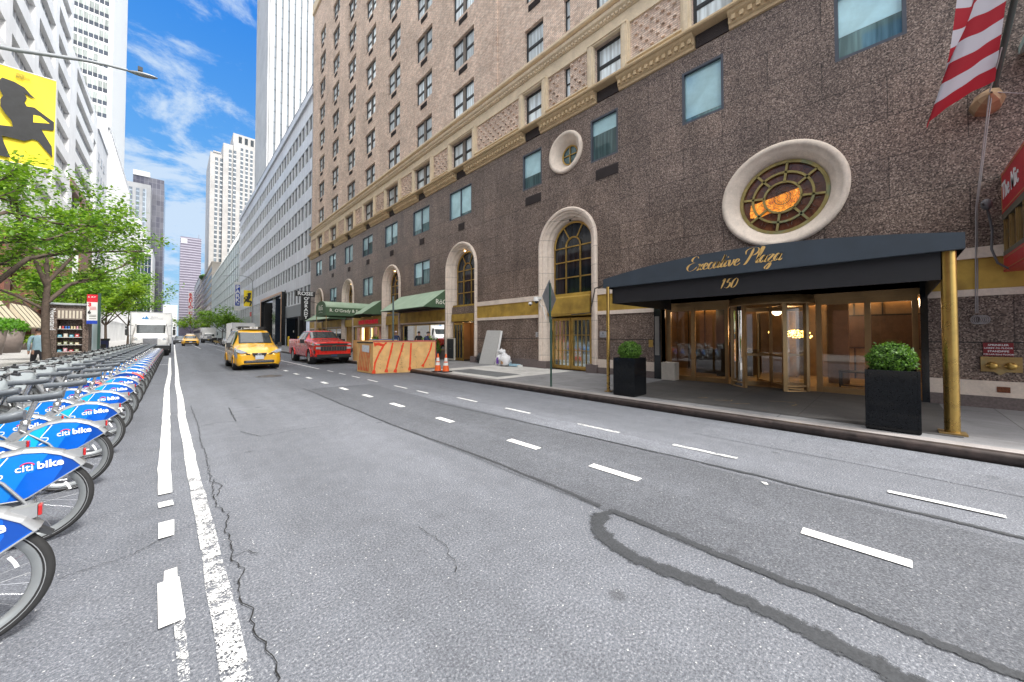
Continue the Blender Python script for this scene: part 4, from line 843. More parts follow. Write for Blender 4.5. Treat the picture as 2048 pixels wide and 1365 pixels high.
# shopfronts
for i, (a, b_, z0, z1) in enumerate(shops):
    f = M(); gl = M(); X = FX + .12
    if i != 1:
        f.box(X - .04, X + .04, a, b_, z0, z0 + .06); f.box(X - .04, X + .04, a, b_, z1 - .06, z1)
        for k in range(4): yy = a + (b_ - a - .05) * k / 3; f.box(X - .03, X + .03, yy, yy + .05, z0 + .06, z1 - .06)
        gl.poly([(X, a, z0), (X, b_, z0), (X, b_, z1), (X, a, z1)])
    else:
        for yy in (a, a + 1.0, a + 2.05, a + 2.9, a + 3.9, a + 5.0, b_ - .1): f.box(X - .05, X + .05, yy, yy + .09, .16, z1)
        f.box(X - .05, X + .05, a, b_, z1 - .12, z1); f.box(X - .04, X + .04, a, a + 2.05, .16, .7); f.box(X - .04, X + .04, a + 3.9, b_, .16, .7)
        gl.poly([(X, a, .2), (X, a + 2.9, .2), (X, a + 2.9, z1), (X, a, z1)]); g2 = M(); g2.poly([(X, a + 3.9, .2), (X, b_, .2), (X, b_, z1), (X, a + 3.9, z1)]); g2.obj('glass', CLEAR, hotel)
        f.box(X + .9, X + .95, a + 2.3, a + 4.6, .16, z1, 1)
    d = f.obj('shopfront', [BRASS, MATS['honey_panel']], hotel); gl.obj('glass', STORE if i != 1 else CLEAR, d)
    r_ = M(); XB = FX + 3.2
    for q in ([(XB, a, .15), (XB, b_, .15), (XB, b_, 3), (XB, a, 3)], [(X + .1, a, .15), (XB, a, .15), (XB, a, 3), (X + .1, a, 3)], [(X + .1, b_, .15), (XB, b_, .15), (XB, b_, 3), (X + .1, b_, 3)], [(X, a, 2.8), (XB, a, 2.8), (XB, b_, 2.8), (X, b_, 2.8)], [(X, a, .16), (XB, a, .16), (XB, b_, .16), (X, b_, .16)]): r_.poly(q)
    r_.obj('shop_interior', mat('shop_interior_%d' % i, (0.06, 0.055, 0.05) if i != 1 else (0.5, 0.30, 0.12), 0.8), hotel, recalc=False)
    if i == 1:
        l = M()
        for yy in (a + 2.2, a + 4.35): l.box(X - .09, X - .05, yy, yy + .06, .5, 2.35)
        for yy in (a + 1.2, a + 3.3, a + 5.4): l.disc((FX - .35, yy, 3.35), .06, 'z', 10)
        l.obj('strip_lamp', WARMLIT, hotel)
        pl = bpy.data.lights.new('pub_lamp', 'POINT'); pl.energy = 40; pl.color = (1, .62, .3); pl.shadow_soft_size = .15; po = bpy.data.objects.new('pub_lamp', pl); COL.objects.link(po); po.location = (FX + 1.2, a + 3.0, 2.3)
# ---------------------------------------------------------------- other buildings
def grid_parts(parent, name, proto, spots, view=(0, 0), cap=100, mats=None):
    """copies of a part on a grid; the cap nearest ones are parts, the rest one mesh marked as stuff"""
    off = parent.location; spots = sorted(spots, key=lambda s: (s[0] - 0) ** 2 + (s[1] - 0) ** 2 + (s[2] - 20) ** 2)
    for s in spots[:cap]: put(proto, parent, (s[0] - off.x, s[1] - off.y, s[2] - off.z), s[3] if len(s) > 3 else None)
    rest = spots[cap:]
    if rest:
        b = M(); srcs = [proto] + list(proto.children); ml = []
        for sr in srcs:
            base = len(ml); ml += list(sr.data.materials)
            for s in rest:
                sc = s[3] if len(s) > 3 else (1, 1, 1); o = len(b.v)
                b.v += [(v.co.x * sc[0] + s[0], v.co.y * sc[1] + s[1], v.co.z * sc[2] + s[2]) for v in sr.data.vertices]
                for p in sr.data.polygons: b.f.append([i + o for i in p.vertices]); b.m.append(p.material_index + base); b.sm.append(False)
        o = b.obj(name + '_rows', ml, parent, recalc=False); o['kind'] = 'stuff'
def panelled(name, col, jx, jz, jw=0.02, rough=0.4, metal=0.2, jc=0.35, var=0.1):
    """cladding with vertical and horizontal joints, works on walls facing x or y"""
    m, nt, N, L, b = _nodes(name); tc = N.new('ShaderNodeTexCoord'); v = tc.outputs['Object']; sp = N.new('ShaderNodeSeparateXYZ'); L.new(v, sp.inputs[0])
    ad = N.new('ShaderNodeMath'); ad.operation = 'ADD'; L.new(sp.outputs[0], ad.inputs[0]); L.new(sp.outputs[1], ad.inputs[1]); cb = N.new('ShaderNodeCombineXYZ'); L.new(ad.outputs[0], cb.inputs[0]); L.new(sp.outputs[2], cb.inputs[1])
    br = N.new('ShaderNodeTexBrick'); br.offset = 0; br.inputs['Scale'].default_value = 1; br.inputs['Brick Width'].default_value = jx; br.inputs['Row Height'].default_value = jz; br.inputs['Mortar Size'].default_value = jw; br.inputs['Mortar Smooth'].default_value = 0
    br.inputs['Color1'].default_value = (1, 1, 1, 1); br.inputs['Color2'].default_value = (1 - var, 1 - var, 1 - var * .8, 1); br.inputs['Mortar'].default_value = (jc, jc, jc, 1); L.new(cb.outputs[0], br.inputs['Vector'])
    o = mixrgb(N, L, 1.0, col, br.outputs[0], 'MULTIPLY'); o = mixrgb(N, L, 1.0, o, ramp_out(N, L, noise_n(N, L, v, 0.15, 6, 0.7), 0.85, 1.13), 'MULTIPLY')
    L.new(o, b.inputs['Base Color']); b.inputs['Roughness'].default_value = rough; b.inputs['Metallic'].default_value = metal; MATS[name] = m; return m
# grey metal-clad office block past the hotel
X = 13.0
b135 = thing('office_building', 'grey metal-clad office block with rows of paired windows and tall black portal', 'building', (X, 88, 0))
CLAD = panelled('grey_cladding', (0.60, 0.635, 0.69), 1.28, 3.8, 0.02, 0.35, 0.3, 0.3)
rows = [8.5, 12.3, 16.15, 19.95, 23.75, 27.55, 31.35]; bays = [52.35 + 3.85 * i for i in range(18)]
w = M(); hol = []
for r in rows:
    for y in bays:
        if r == 8.5 and 66 < y < 86: continue
        hol.append((y, y + 3.45, r - 2.1, r))
hol2 = [(67.5, 85.5, 0, 8.3), (52.6, 66.6, 0, 4.5)]
wall_x(w, X, (51.62, 123.5), (0, 34.3), hol + hol2, 0, 0.14)
w.poly([(X, 51.62, 34.3), (X + 30, 51.62, 34.3), (X + 30, 123.5, 34.3), (X, 123.5, 34.3)]); w.poly([(X, 123.5, 0), (X + 30, 123.5, 0), (X + 30, 123.5, 34.3), (X, 123.5, 34.3)]); w.poly([(X, 51.62, 34.3), (X + 30, 51.62, 34.3), (X + 30, 51.62, 44), (X, 51.62, 30)])
w.box(X - .25, X + .1, 51.62, 123.5, 33.5, 34.5); w.box(X - .06, X - .001, 51.63, 51.95, 0, 34.3, 1)
w.obj('wall', [CLAD, FRAME], b135, recalc=False)
w = M(); w.box(16, 40, 51.7, 118, 34.4, 42.6, 0); w.box(15.9, 16.01, 51.7, 118, 42.2, 42.9, 1)
for y in range(54, 118, 4): w.box(15.95, 16.02, y, y + 2.6, 37.2, 39.4, 1)
w.obj('setback_storeys', [CLAD, FRAME], b135)
f = M(); p = M()
for k in (0, 1): a = k * 1.76; p.poly([(.0, a, -2.1), (.0, a + .85, -2.1), (.0, a + .85, 0), (.0, a, 0)], 0); p.poly([(.0, a + .85, -2.1), (.0, a + 1.6, -2.1), (.0, a + 1.6, 0), (.0, a + .85, 0)], 1)
f.box(-.16, .05, 1.60, 1.76, -2.1, 0); f.box(-.16, .05, 3.36, 3.45, -2.1, 0); f.box(-.04, .02, .83, .87, -2.1, 0, 1); f.box(-.04, .02, 2.6, 2.64, -2.1, 0, 1)
PANE_G = opaque_glass('office_pane', (0.06, 0.066, 0.075), 0.06, 0.2, 0.6); PANE_GL = opaque_glass('office_blind_pane', (0.19, 0.20, 0.215), 0.1, 0.1, 0.4)
wo = f.obj('window', [mat('white_mullion', (0.72, 0.75, 0.78), 0.35, 0.2), FRAME]); p.obj('pane', [PANE_GL, PANE_G], wo)
grid_parts(b135, 'window', wo, [(X + .12, h[0], h[3]) for h in hol], cap=100); drop(wo)
w = M(); BG = mat('black_portal_stone', (0.018, 0.019, 0.022), 0.25, var=0.3); COP = mat('copper_trim', (0.55, 0.33, 0.20), 0.4, 0.6)
w.box(X - .5, X + .3, 67.0, 67.5, 0, 8.8, 1); w.box(X - .5, X + .3, 85.5, 86.0, 0, 8.8, 1); w.box(X - .5, X + .3, 67.5, 85.5, 8.3, 8.8, 1); w.box(X - .55, X - .5, 67.0, 67.3, 0, 8.8, 2); w.box(X - .55, X - .5, 67.3, 86, 8.5, 8.8, 2); w.box(X - .55, X - .5, 85.7, 86, 0, 8.5, 2)
w.box(X + 3, X + 3.2, 67.5, 85.5, 0, 8.3, 0); w.box(X, X + 3, 85.2, 85.5, 0, 8.3, 0); w.box(X - .1, X + 3, 74, 76.5, 0, 8.3, 3)
w.text('135', 2.1, TM((X + 2.0, 85.18, 6.0), (0, 0, -1), (1, 0, 0)), 4, 0.02, 0.05)
w.obj('entrance_portal', [BLACK, BG, COP, mat('portal_glass', (0.03, 0.04, 0.06), 0.1, var=0.2), WHITE], b135)
w = M(); w.box(X - .02, X + 5, 52.4, 66.8, 4.5, 6.2, 1); w.box(X + 4, X + 4.2, 52.6, 66.6, 0, 4.5, 0); w.box(X - .01, X + .5, 57.8, 58.6, 0, 4.5, 0); w.box(X + 3.2, X + 4, 59, 63, 0, 3.9, 2); w.box(X - .08, X + .02, 66.6, 67.0, 0, 9, 0); w.box(X - .03, X + .02, 61, 61.3, 2.2, 2.5, 3)
w.obj('garage_opening', [BLACK, mat('grey_lintel', (0.20, 0.23, 0.26), 0.5), mat('garage_door', (0.30, 0.26, 0.20), 0.6), WHITE], b135)
# fluted white tower
MARB = panelled('white_marble', (0.50, 0.50, 0.50), 50, 3.9, 0.03, 0.5, 0, 0.75, 0.04)
def ribbed(name, label, x0, x1, y0, y1, h, pitch, fin, gmat, wmat, sides=('y',), d=0.5, z0=0):
    t = thing(name, label, 'building', ((x0 + x1) / 2, (y0 + y1) / 2, 0)); w = M(); w.box(x0, x1, y0, y1, z0, h); w.obj('glass_core', gmat, t); f = M()
    if 'y' in sides:
        x = x0
        while x < x1: f.box(x, x + fin, y0 - d, y0 - .01, z0, h + .5); x += pitch
    if 'x' in sides:
        y = y0
        while y < y1: f.box(x0 - d, x0 - .01, y, y + fin, z0, h + .5); y += pitch
    if 'X' in sides:
        y = y0
        while y < y1: f.box(x1 + .01, x1 + d, y, y + fin, z0, h + .5); y += pitch
    f.box(x0 - .02, x1 + .02, y0 - .02, y1 + .02, h, h + 1.2); o = f.obj('fins', wmat, t); return t
ribbed('fluted_tower', 'very tall white fluted tower rising above the grey office block on the right', 23.4, 58, 150, 175, 215, 2.0, 1.25, panelled('pale_blue_glass', (0.20, 0.23, 0.26), 50, 3.9, 0.25, 0.15, 0.2, 0.6), MARB, ('y', 'x'), 0.55)
# stepped limestone skyscraper
LIME = panelled('skyscraper_limestone', (0.43, 0.415, 0.40), 60, 3.0, 0.03, 0.8, 0, 0.85, 0.05)
t = thing('stepped_skyscraper', 'stepped limestone skyscraper with dark window columns in the distance', 'building', (28, 310, 0)); w = M()
w.box(15.6, 22.0, 300, 340, 0, 121); w.box(22.0, 27.3, 298.8, 341, 0, 128.5); w.box(27.3, 48, 298.2, 341, 0, 131); w.box(27.3, 48, 302, 341, 131, 138.5); w.box(17, 21, 299.6, 300, 121, 122)
w.obj('wall', LIME, t)
p = M(); p.box(-.72, .72, -.06, .02, -2.2, 0, 0); p.box(-.72, .72, -.08, .01, -3.0, -2.2, 1); po = p.obj('window', [opaque_glass('sky_pane', (0.14, 0.16, 0.18), 0.1, 0.2, 0.6), mat('spandrel', (0.42, 0.43, 0.44), 0.5, 0.3, rand=0.4)])
cols = [(18.8, 299.95, 118), (21.3, 299.95, 118), (25.6, 298.75, 125), (28.0, 298.15, 125), (31.7, 298.15, 128), (34.4, 298.15, 128), (37.0, 298.15, 128), (40.5, 298.15, 128), (43.5, 298.15, 128)]
grid_parts(t, 'window', po, [(x, y, z0 - 3.0 * k) for (x, y, z0) in cols for k in range(34)], cap=100)
p = M()
for x in (30.3, 33.6, 36.9, 40.2, 43.5): p.box(x, x + 1.7, 301.8, 302, 131.2, 137)
p.obj('crown_windows', MATS['sky_pane'], t); drop(po)
# glass block, its roofline, the beige block and the far towers
GG = panelled('green_glass', (0.36, 0.46, 0.45), 1.6, 3.6, 0.05, 0.08, 0.55, 1.6, 0.45)
t = thing('glass_building', 'green glass curtain-walled block beyond the grey office block', 'building', (25, 170, 0)); w = M(); w.box(13.0, 40, 123.6, 222, 0, 29.2); w.obj('curtain_wall', GG, t)
f = M()
for k in range(20): f.box(12.8, 13.0, 124 + k * 5, 124.14 + k * 5, 0, 29.6)
for k in range(8): f.box(12.86, 12.99, 123.6, 222, 3.4 + 3.6 * k, 3.55 + 3.6 * k)
f.obj('mullions', mat('pale_mullion', (0.62, 0.66, 0.66), 0.4, 0.4), t); f = M()
for k in range(26):
    y = 124 + 1.5 * k; f.box(14, 14.1, y, y + .1, 29.2, 33.2)
f.box(14, 14.1, 124, 163, 33.1, 33.25); f.box(14, 14.1, 124, 163, 31.1, 31.2); f.box(15, 22, 126, 162, 29.2, 32.4, 1); f.obj('roof_terrace', [WHITE, GG], t)
def block(name, label, x0, x1, y0, y1, h, m_, wcol=None, px=3.0, pz=3.6, ww=1.3, wh=1.9, face='yX', cap=100, z0=3.5, extra=None):
    """plain block with a grid of windows on its street side and near end"""
    t = thing(name, label, 'building', ((x0 + x1) / 2, (y0 + y1) / 2, 0)); w = M(); w.box(x0, x1, y0, y1, 0, h); w.box(x0 - .2, x1 + .2, y0 - .2, y1 + .2, h, h + .6); w.obj('wall', m_, t)
    if wcol:
        sp = []
        if 'y' in face: sp += [(x0 + px / 2 + px * i, y0 - .03, z0 + pz * k, 0) for i in range(int((x1 - x0) / px)) for k in range(int((h - z0) / pz))]
        sx = []
        if 'X' in face: sx += [(x1 + .03, y0 + px / 2 + px * i, z0 + pz * k) for i in range(int((y1 - y0) / px)) for k in range(int((h - z0) / pz))]
        if 'x' in face: sx += [(x0 - .03, y0 + px / 2 + px * i, z0 + pz * k) for i in range(int((y1 - y0) / px)) for k in range(int((h - z0) / pz))]
        if sp: p = M(); p.box(-ww / 2, ww / 2, -.05, .02, 0, wh); po = p.obj('window', wcol); grid_parts(t, 'window', po, [s[:3] for s in sp], cap=cap if not sx else 50); drop(po)
        if sx: p = M(); p.box(-.05, .05, -ww / 2, ww / 2, 0, wh); po = p.obj('window', wcol); grid_parts(t, 'window', po, sx, cap=cap if not sp else 50); drop(po)
    return t
BEI = panelled('beige_stone', (0.58, 0.51, 0.43), 40, 3.6, 0.04, 0.85, 0, 0.8); DK = opaque_glass('dark_far_pane', (0.06, 0.065, 0.075), 0.1, 0.2, 0.5)
t = block('beige_building', 'beige stone block with roof garden behind the glass block', 13.0, 34, 224, 330, 37, BEI, DK, 3.2, 3.7, 1.3, 2.2, 'x')
f = M(); f.ball((15, 300, 39), 4, 0, 8, (1, 2.5, .5)); f.obj('roof_garden', mat('roof_green', (0.07, 0.16, 0.03), 0.8, var=0.5, vscale=1.5), t)
t = block('stone_building', 'narrow dark stone block beyond the beige one with the vertical sign', 13.0, 30, 332, 430, 44, panelled('brown_stone', (0.36, 0.32, 0.29), 40, 4), DK, 3.2, 3.7, 1.3, 2.2, 'x')
STR = panelled('striped_tower_wall', (0.19, 0.17, 0.22), 3.0, 2.0, 0.1, 0.4, 0.2, 0.8)
t = thing('striped_tower', 'distant mauve office tower with white horizontal stripes', 'building', (10, 470, 0)); w = M(); w.box(3.4, 18.0, 450, 490, 0, 94); w.box(4, 8, 449.8, 450, 88, 92, 1); w.box(16, 16.3, 452, 452.3, 94, 98); w.obj('wall', [STR, WHITE], t); f = M()
for k in range(36): f.box(3.3, 18.1, 449.7, 449.95, 10 + 2.35 * k, 10.75 + 2.35 * k, 0 if k % 3 else 0)
f.obj('stripes', mat('pale_stripe', (0.36, 0.34, 0.40), 0.5), t)
s = M(); s.box(8.6, 11.3, 399.6, 400.2, 10.5, 38, 0)
for i, c in enumerate('RADIO CITY'):
    if c != ' ': s.text(c, 3.4, TM((9.95, 399.5, 35.6 - i * 2.55), (1, 0, 0), (0, 0, 1)), 1, 0.03, 0.12)
tag(s.obj('vertical_sign', [mat('sign_white', (0.75, 0.72, 0.72), 0.5), mat('sign_red', (0.60, 0.03, 0.03), 0.5)]), 'tall narrow distant white sign with red vertical letters RADIO CITY', 'sign')
# left side of the street
WH = panelled('white_stone', (0.72, 0.72, 0.72), 1.9, 4.2, 0.02, 0.7, 0, 0.8, 0.04); BRG = granite_wall_mat('brown_granite_loggia', 1.0, 3.0, 2.2, 0.4)
def brown():
    m, nt, N, L, b = _nodes('red_brown_granite'); tc = N.new('ShaderNodeTexCoord'); v = tc.outputs['Object']; sp = N.new('ShaderNodeSeparateXYZ'); L.new(v, sp.inputs[0]); ad = N.new('ShaderNodeMath'); L.new(sp.outputs[0], ad.inputs[0]); L.new(sp.outputs[1], ad.inputs[1]); cb = N.new('ShaderNodeCombineXYZ'); L.new(ad.outputs[0], cb.inputs[0]); L.new(sp.outputs[2], cb.inputs[1])
    br = N.new('ShaderNodeTexBrick'); br.offset = 0; br.inputs['Scale'].default_value = 1; br.inputs['Brick Width'].default_value = 4; br.inputs['Row Height'].default_value = 2.1; br.inputs['Mortar Size'].default_value = 0.03; br.inputs['Color1'].default_value = (0.20, 0.085, 0.06, 1); br.inputs['Color2'].default_value = (0.24, 0.11, 0.08, 1); br.inputs['Mortar'].default_value = (0.05, 0.03, 0.03, 1); L.new(cb.outputs[0], br.inputs['Vector'])
    o = mixrgb(N, L, 1.0, br.outputs[0], ramp_out(N, L, noise_n(N, L, v, 6, 5, 0.8), 0.75, 1.25), 'MULTIPLY'); L.new(o, b.inputs['Base Color']); b.inputs['Roughness'].default_value = 0.4; return m
RBG = brown(); LX = -13.0
A = thing('white_office_building', 'white stone office block with recessed window bands over red-brown granite piers', 'building', (LX, 50, 0))
w = M(); bands = [15.0 + 4.2 * k for k in range(16)]; piers = [-9 + 10.15 * k for k in range(11)]
h_ = []
for i in range(len(piers) - 1):
    for z in bands:
        h_.append((piers[i] + 2.0, piers[i + 1], z, z + 2.3))
wall_x(w, LX, (-10, 94), (13, 83), h_, 0, 0.7, None, -1); w.poly([(LX, 94, 0), (-45, 94, 0), (-45, 94, 83), (LX, 94, 83)]); w.poly([(LX, -10, 0), (-45, -10, 0), (-45, -10, 83), (LX, -10, 83)]); w.poly([(LX, -10, 83), (-45, -10, 83), (-45, 94, 83), (LX, 94, 83)]); w.poly([(LX, -10, 13), (LX - 5, -10, 13), (LX - 5, 94, 13), (LX, 94, 13)])
w.obj('wall', WH, A, recalc=False)
p = M(); p.poly([(0, 0, 0), (0, 8.15, 0), (0, 8.15, 2.3), (0, 0, 2.3)]); 
for k in range(1, 5): p.box(-.02, .05, 8.15 * k / 5 - .04, 8.15 * k / 5 + .04, 0, 2.3, 1)
po = p.obj('window', [opaque_glass('silver_pane', (0.40, 0.40, 0.41), 0.25, 0.1, 0.12), WH]); grid_parts(A, 'window', po, [(LX - .5, h[0], h[2]) for h in h_ if h[0] > 20 and h[2] < 60], cap=100); drop(po)
w = M()
for y in piers:
    w.box(LX - 1.2, LX + .35, y + .1, y + 2.0, 0.1, 13.0)
w.box(LX - .6, LX + .2, -10, 94, 11.0, 13.0); w.box(LX - .6, LX + .1, -10, 94, 5.3, 6.3); w.obj('granite_piers', RBG, A)
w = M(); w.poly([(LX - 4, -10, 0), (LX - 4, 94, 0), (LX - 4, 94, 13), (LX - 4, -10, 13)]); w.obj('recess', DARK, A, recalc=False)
w = M()
for y in piers[:-1]: w.poly([(LX - 3.2, y + 2, .1), (LX - 3.2, y + 10.1, .1), (LX - 3.2, y + 10.1, 5), (LX - 3.2, y + 2, 5)])
w.obj('shop_glass', DGLASS, A, recalc=False)
CANV = mat('beige_canvas', (0.55, 0.49, 0.36), 0.8, var=0.1); DKR = mat('dark_rib', (0.05, 0.035, 0.03), 0.6)
w = M()
for (a, b_) in ((piers[5] + 2.2, piers[6] - .1), (piers[6] + 2.2, piers[7] - .1), (piers[7] + 2.2, piers[8] - .1), (piers[4] + 2.2, piers[5] - .1)):
    w.prism([(LX + .3, 5.2), (LX + 1.7, 2.7), (LX + 1.7, 2.6), (LX + .25, 2.6)], 'y', a, b_); k = a
    while k < b_: w.prism([(LX + .33, 5.22), (LX + 1.73, 2.72), (LX + 1.70, 2.70), (LX + .3, 5.2)], 'y', k, k + .12, 1); k += 1.9
w.obj('window_awning', [CANV, DKR], A)
# second part of the row: lower white wing with a granite corner pier
A2 = thing('white_wing', 'lower white wing with tall red-brown corner pier past the white office block', 'building', (LX, 107, 0)); w = M(); h2 = [(96, 103, 1, 27), (116.5, 119.5, 6, 44)]
h3 = [(98, 115.5, 30 + 4.2 * k, 32.3 + 4.2 * k) for k in range(5)]
wall_x(w, LX, (94, 121), (0, 50.3), h2 + h3, 0, 0.7, None, -1); w.poly([(LX, 94, 50.3), (-45, 94, 50.3), (-45, 121, 50.3), (LX, 121, 50.3)]); w.poly([(LX, 121, 0), (-45, 121, 0), (-45, 121, 50.3), (LX, 121, 50.3)]); w.obj('wall', WH, A2, recalc=False)
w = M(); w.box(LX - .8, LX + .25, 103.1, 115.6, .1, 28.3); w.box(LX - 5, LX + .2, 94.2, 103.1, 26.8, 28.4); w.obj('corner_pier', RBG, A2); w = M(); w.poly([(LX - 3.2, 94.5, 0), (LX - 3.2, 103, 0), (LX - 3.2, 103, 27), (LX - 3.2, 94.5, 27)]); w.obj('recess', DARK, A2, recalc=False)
w = M()
for k in range(8): w.poly([(LX - .5, 116.5, 6 + 4.6 * k), (LX - .5, 119.5, 6 + 4.6 * k), (LX - .5, 119.5, 10.3 + 4.6 * k), (LX - .5, 116.5, 10.3 + 4.6 * k)])
for (a, b_, c, d) in h3: w.poly([(LX - .5, a, c), (LX - .5, b_, c), (LX - .5, b_, d), (LX - .5, a, d)])
w.obj('window_strip', MATS['silver_pane'], A2, recalc=False)
GRW = panelled('pale_grey_stone', (0.62, 0.62, 0.63), 2.4, 4.2, 0.05, 0.7, 0, 0.7, 0.08)
t = block('grey_stone_wing', 'pale grey block between the white wing and the finned white block', -40, LX, 121.2, 137, 48, GRW, MATS['silver_pane'], 4.0, 4.2, 2.2, 2.0, 'X')
t = thing('finned_white_building', 'white block with closely set sloping vertical fins on the left side', 'building', (LX, 167, 0)); w = M(); w.box(-40, LX, 137.2, 197, 0, 55.3); w.box(-40.2, LX + .3, 137.1, 197.2, 55.3, 56.2); w.obj('wall', WH, t); f = M()
for k in range(24): y = 138 + 2.5 * k; f.box(LX + .01, LX + .35, y, y + .5, 6, 55)
f.obj('fins', GRW, t); f = M()
for k in range(23): y = 138.7 + 2.5 * k; f.box(LX + .01, LX + .04, y, y + 1.5, 8, 52)
f.obj('glass_strips', MATS['pale_blue_glass'], t)
# tall white tower: window grid towards the camera, blank ribbed side to the street
t = thing('white_grid_tower', 'very tall white tower with grid of windows and blank ribbed side', 'building', (-20, 165, 0)); w = M(); w.box(-60, -13.9, 150, 187, 48.5, 230); w.box(-60, -13.9, 150, 187, 0, 48.4); w.obj('wall', WH, t); f = M()
for k in range(30): y = 150.3 + 1.24 * k; f.box(-13.89, -13.65, y, y + .5, 48, 230)
f.obj('ribs', mat('rib_white', (0.50, 0.52, 0.54), 0.6, var=0.04), t)
p = M(); p.box(-.40, .40, -.1, .02, 1.25, 3.1, 0); p.box(-.40, .40, -.1, .02, .15, 1.2, 1); po = p.obj('window', [opaque_glass('tower_pane', (0.26, 0.29, 0.28), 0.12, 0.15, 0.3), opaque_glass('tower_spandrel', (0.03, 0.04, 0.06), 0.1, 0.2, 0.3)])
grid_parts(t, 'window', po, [(-14.9 - .93 * i, 150.0, 62.5 + 3.55 * k) for i in range(9) for k in range(11)], cap=100); drop(po)
# far left: dark glass block in a white frame, striped slab and glass tower
t = thing('dark_glass_building', 'dark glass block in a white stone frame far down on the left', 'building', (-12, 230, 0)); w = M(); w.box(-30, -7.0, 215, 245, 0, 38.5, 0); w.box(-12.4, -7.4, 214.8, 215, 8, 36, 1); w.box(-30, -9.0, 214.6, 245, 38.5, 47, 0); w.box(-30, -10.5, 216, 245, 47, 51, 2)
for x in (-11.4, -10.4, -9.4, -8.4): w.box(x, x + .14, 214.6, 214.8, 8, 36, 2)
for k in range(9): w.box(-12.4, -7.4, 214.65, 214.8, 8 + 3.3 * k, 8.2 + 3.3 * k, 2)
w.obj('wall', [WH, opaque_glass('navy_pane', (0.03, 0.05, 0.09), 0.05, 0.3, 0.2), GRW], t)
t = thing('slab_tower', 'white slab tower with dark window strips far down on the left', 'building', (-15, 260, 0)); w = M(); w.box(-30, -9.2, 250, 270, 0, 76); f = M()
for x in (-16.6, -14.2, -11.9): f.box(x, x + 1.2, 249.8, 250, 10, 73.5)
w.obj('wall', MARB, t); f.obj('window_strip', panelled('strip_glass', (0.28, 0.32, 0.36), 2, 2.4, 0.25, 0.2, 0.3, 2.0), t)
t = thing('brown_glass_tower', 'tall bronze glass tower behind the white slab tower', 'building', (-12, 280, 0)); w = M(); w.box(-16, -4.7, 262, 300, 0, 83.5); w.obj('curtain_wall', panelled('bronze_glass', (0.17, 0.17, 0.20), 1.5, 2.9, 0.06, 0.15, 0.3, 1.5, 0.5), t); w = M(); w.box(-16, -10, 261.5, 300, 83.5, 86); w.obj('roof_plant', WHITE, t)
t = block('distant_left_building', 'pale distant block at the far left end of the street', -30, -12.5, 320, 600, 40, GRW, DK, 4, 4, 2, 2.2, 'X')
t = block('far_haze_block', 'added white block standing for bright sky haze at the far end of the street', -14, 3, 640, 680, 41, WH, MATS['silver_pane'], 3.4, 3.6, 1.6, 1.8, 'y')  # block added in place of the bright sky haze down the street
t = block('distant_right_building', 'pale brown block at the far right end of the street', 13, 40, 500, 620, 45, BEI, DK, 4, 4, 2, 2.2, 'x')
t = block('brick_building_behind', 'tan block behind the camera across from the white office block', 12.8, 40, -70, -12, 40, BEI, DK, 4, 3.6, 1.6, 2, 'x') if False else None

# ---------------------------------------------------------------- trees
BARK = mat('bark', (0.085, 0.062, 0.048), 0.9, var=0.4, vscale=9, bump=0.8, bscale=30)
def leafmat(name, c1, c2):
    m, nt, N, L, b = _nodes(name); out = N['Material Output']; ge = N.new('ShaderNodeNewGeometry'); r = ramp(N, [(0, c1), (1, c2)]); L.new(ge.outputs['Random Per Island'], r.inputs[0])
    L.new(r.outputs[0], b.inputs['Base Color']); b.inputs['Roughness'].default_value = 0.5
    tr = N.new('ShaderNodeBsdfTranslucent'); L.new(mixrgb(N, L, 1.0, r.outputs[0], (1.25, 1.3, 0.6), 'MULTIPLY'), tr.inputs[0]); mx = N.new('ShaderNodeMixShader'); mx.inputs[0].default_value = 0.42; L.new(b.outputs[0], mx.inputs[1]); L.new(tr.outputs[0], mx.inputs[2]); L.new(mx.outputs[0], out.inputs[0]); MATS[name] = m; return m
LEAF = leafmat('fresh_leaves', (0.055, 0.16, 0.014), (0.27, 0.44, 0.045)); LEAFY = leafmat('young_leaves', (0.14, 0.28, 0.02), (0.34, 0.48, 0.05)); BOX = leafmat('box_leaves', (0.035, 0.10, 0.012), (0.17, 0.33, 0.05)); HEDGE = leafmat('hedge_leaves', (0.05, 0.17, 0.01), (0.16, 0.38, 0.03))
def leaves(mb, pts, size, n, spread, rnd, flat=0.5):
    for _ in range(n):
        c = pts[rnd.randrange(len(pts))]; q = Vector((rnd.gauss(0, spread), rnd.gauss(0, spread), rnd.gauss(0, spread * flat))); p = Vector(c) + q
        s = size * rnd.uniform(.6, 1.3); u = Vector((rnd.uniform(-1, 1), rnd.uniform(-1, 1), rnd.uniform(-.6, .5))).normalized(); w_ = u.cross(Vector((rnd.uniform(-.5, .5), rnd.uniform(-.5, .5), 1))).normalized()
        nn = u.cross(w_) * .12
        mb.add([p - u * s, p + w_ * s * .5 - nn * s, p + u * s * .9, p - w_ * s * .5 - nn * s], [(0, 1, 2), (0, 2, 3)])
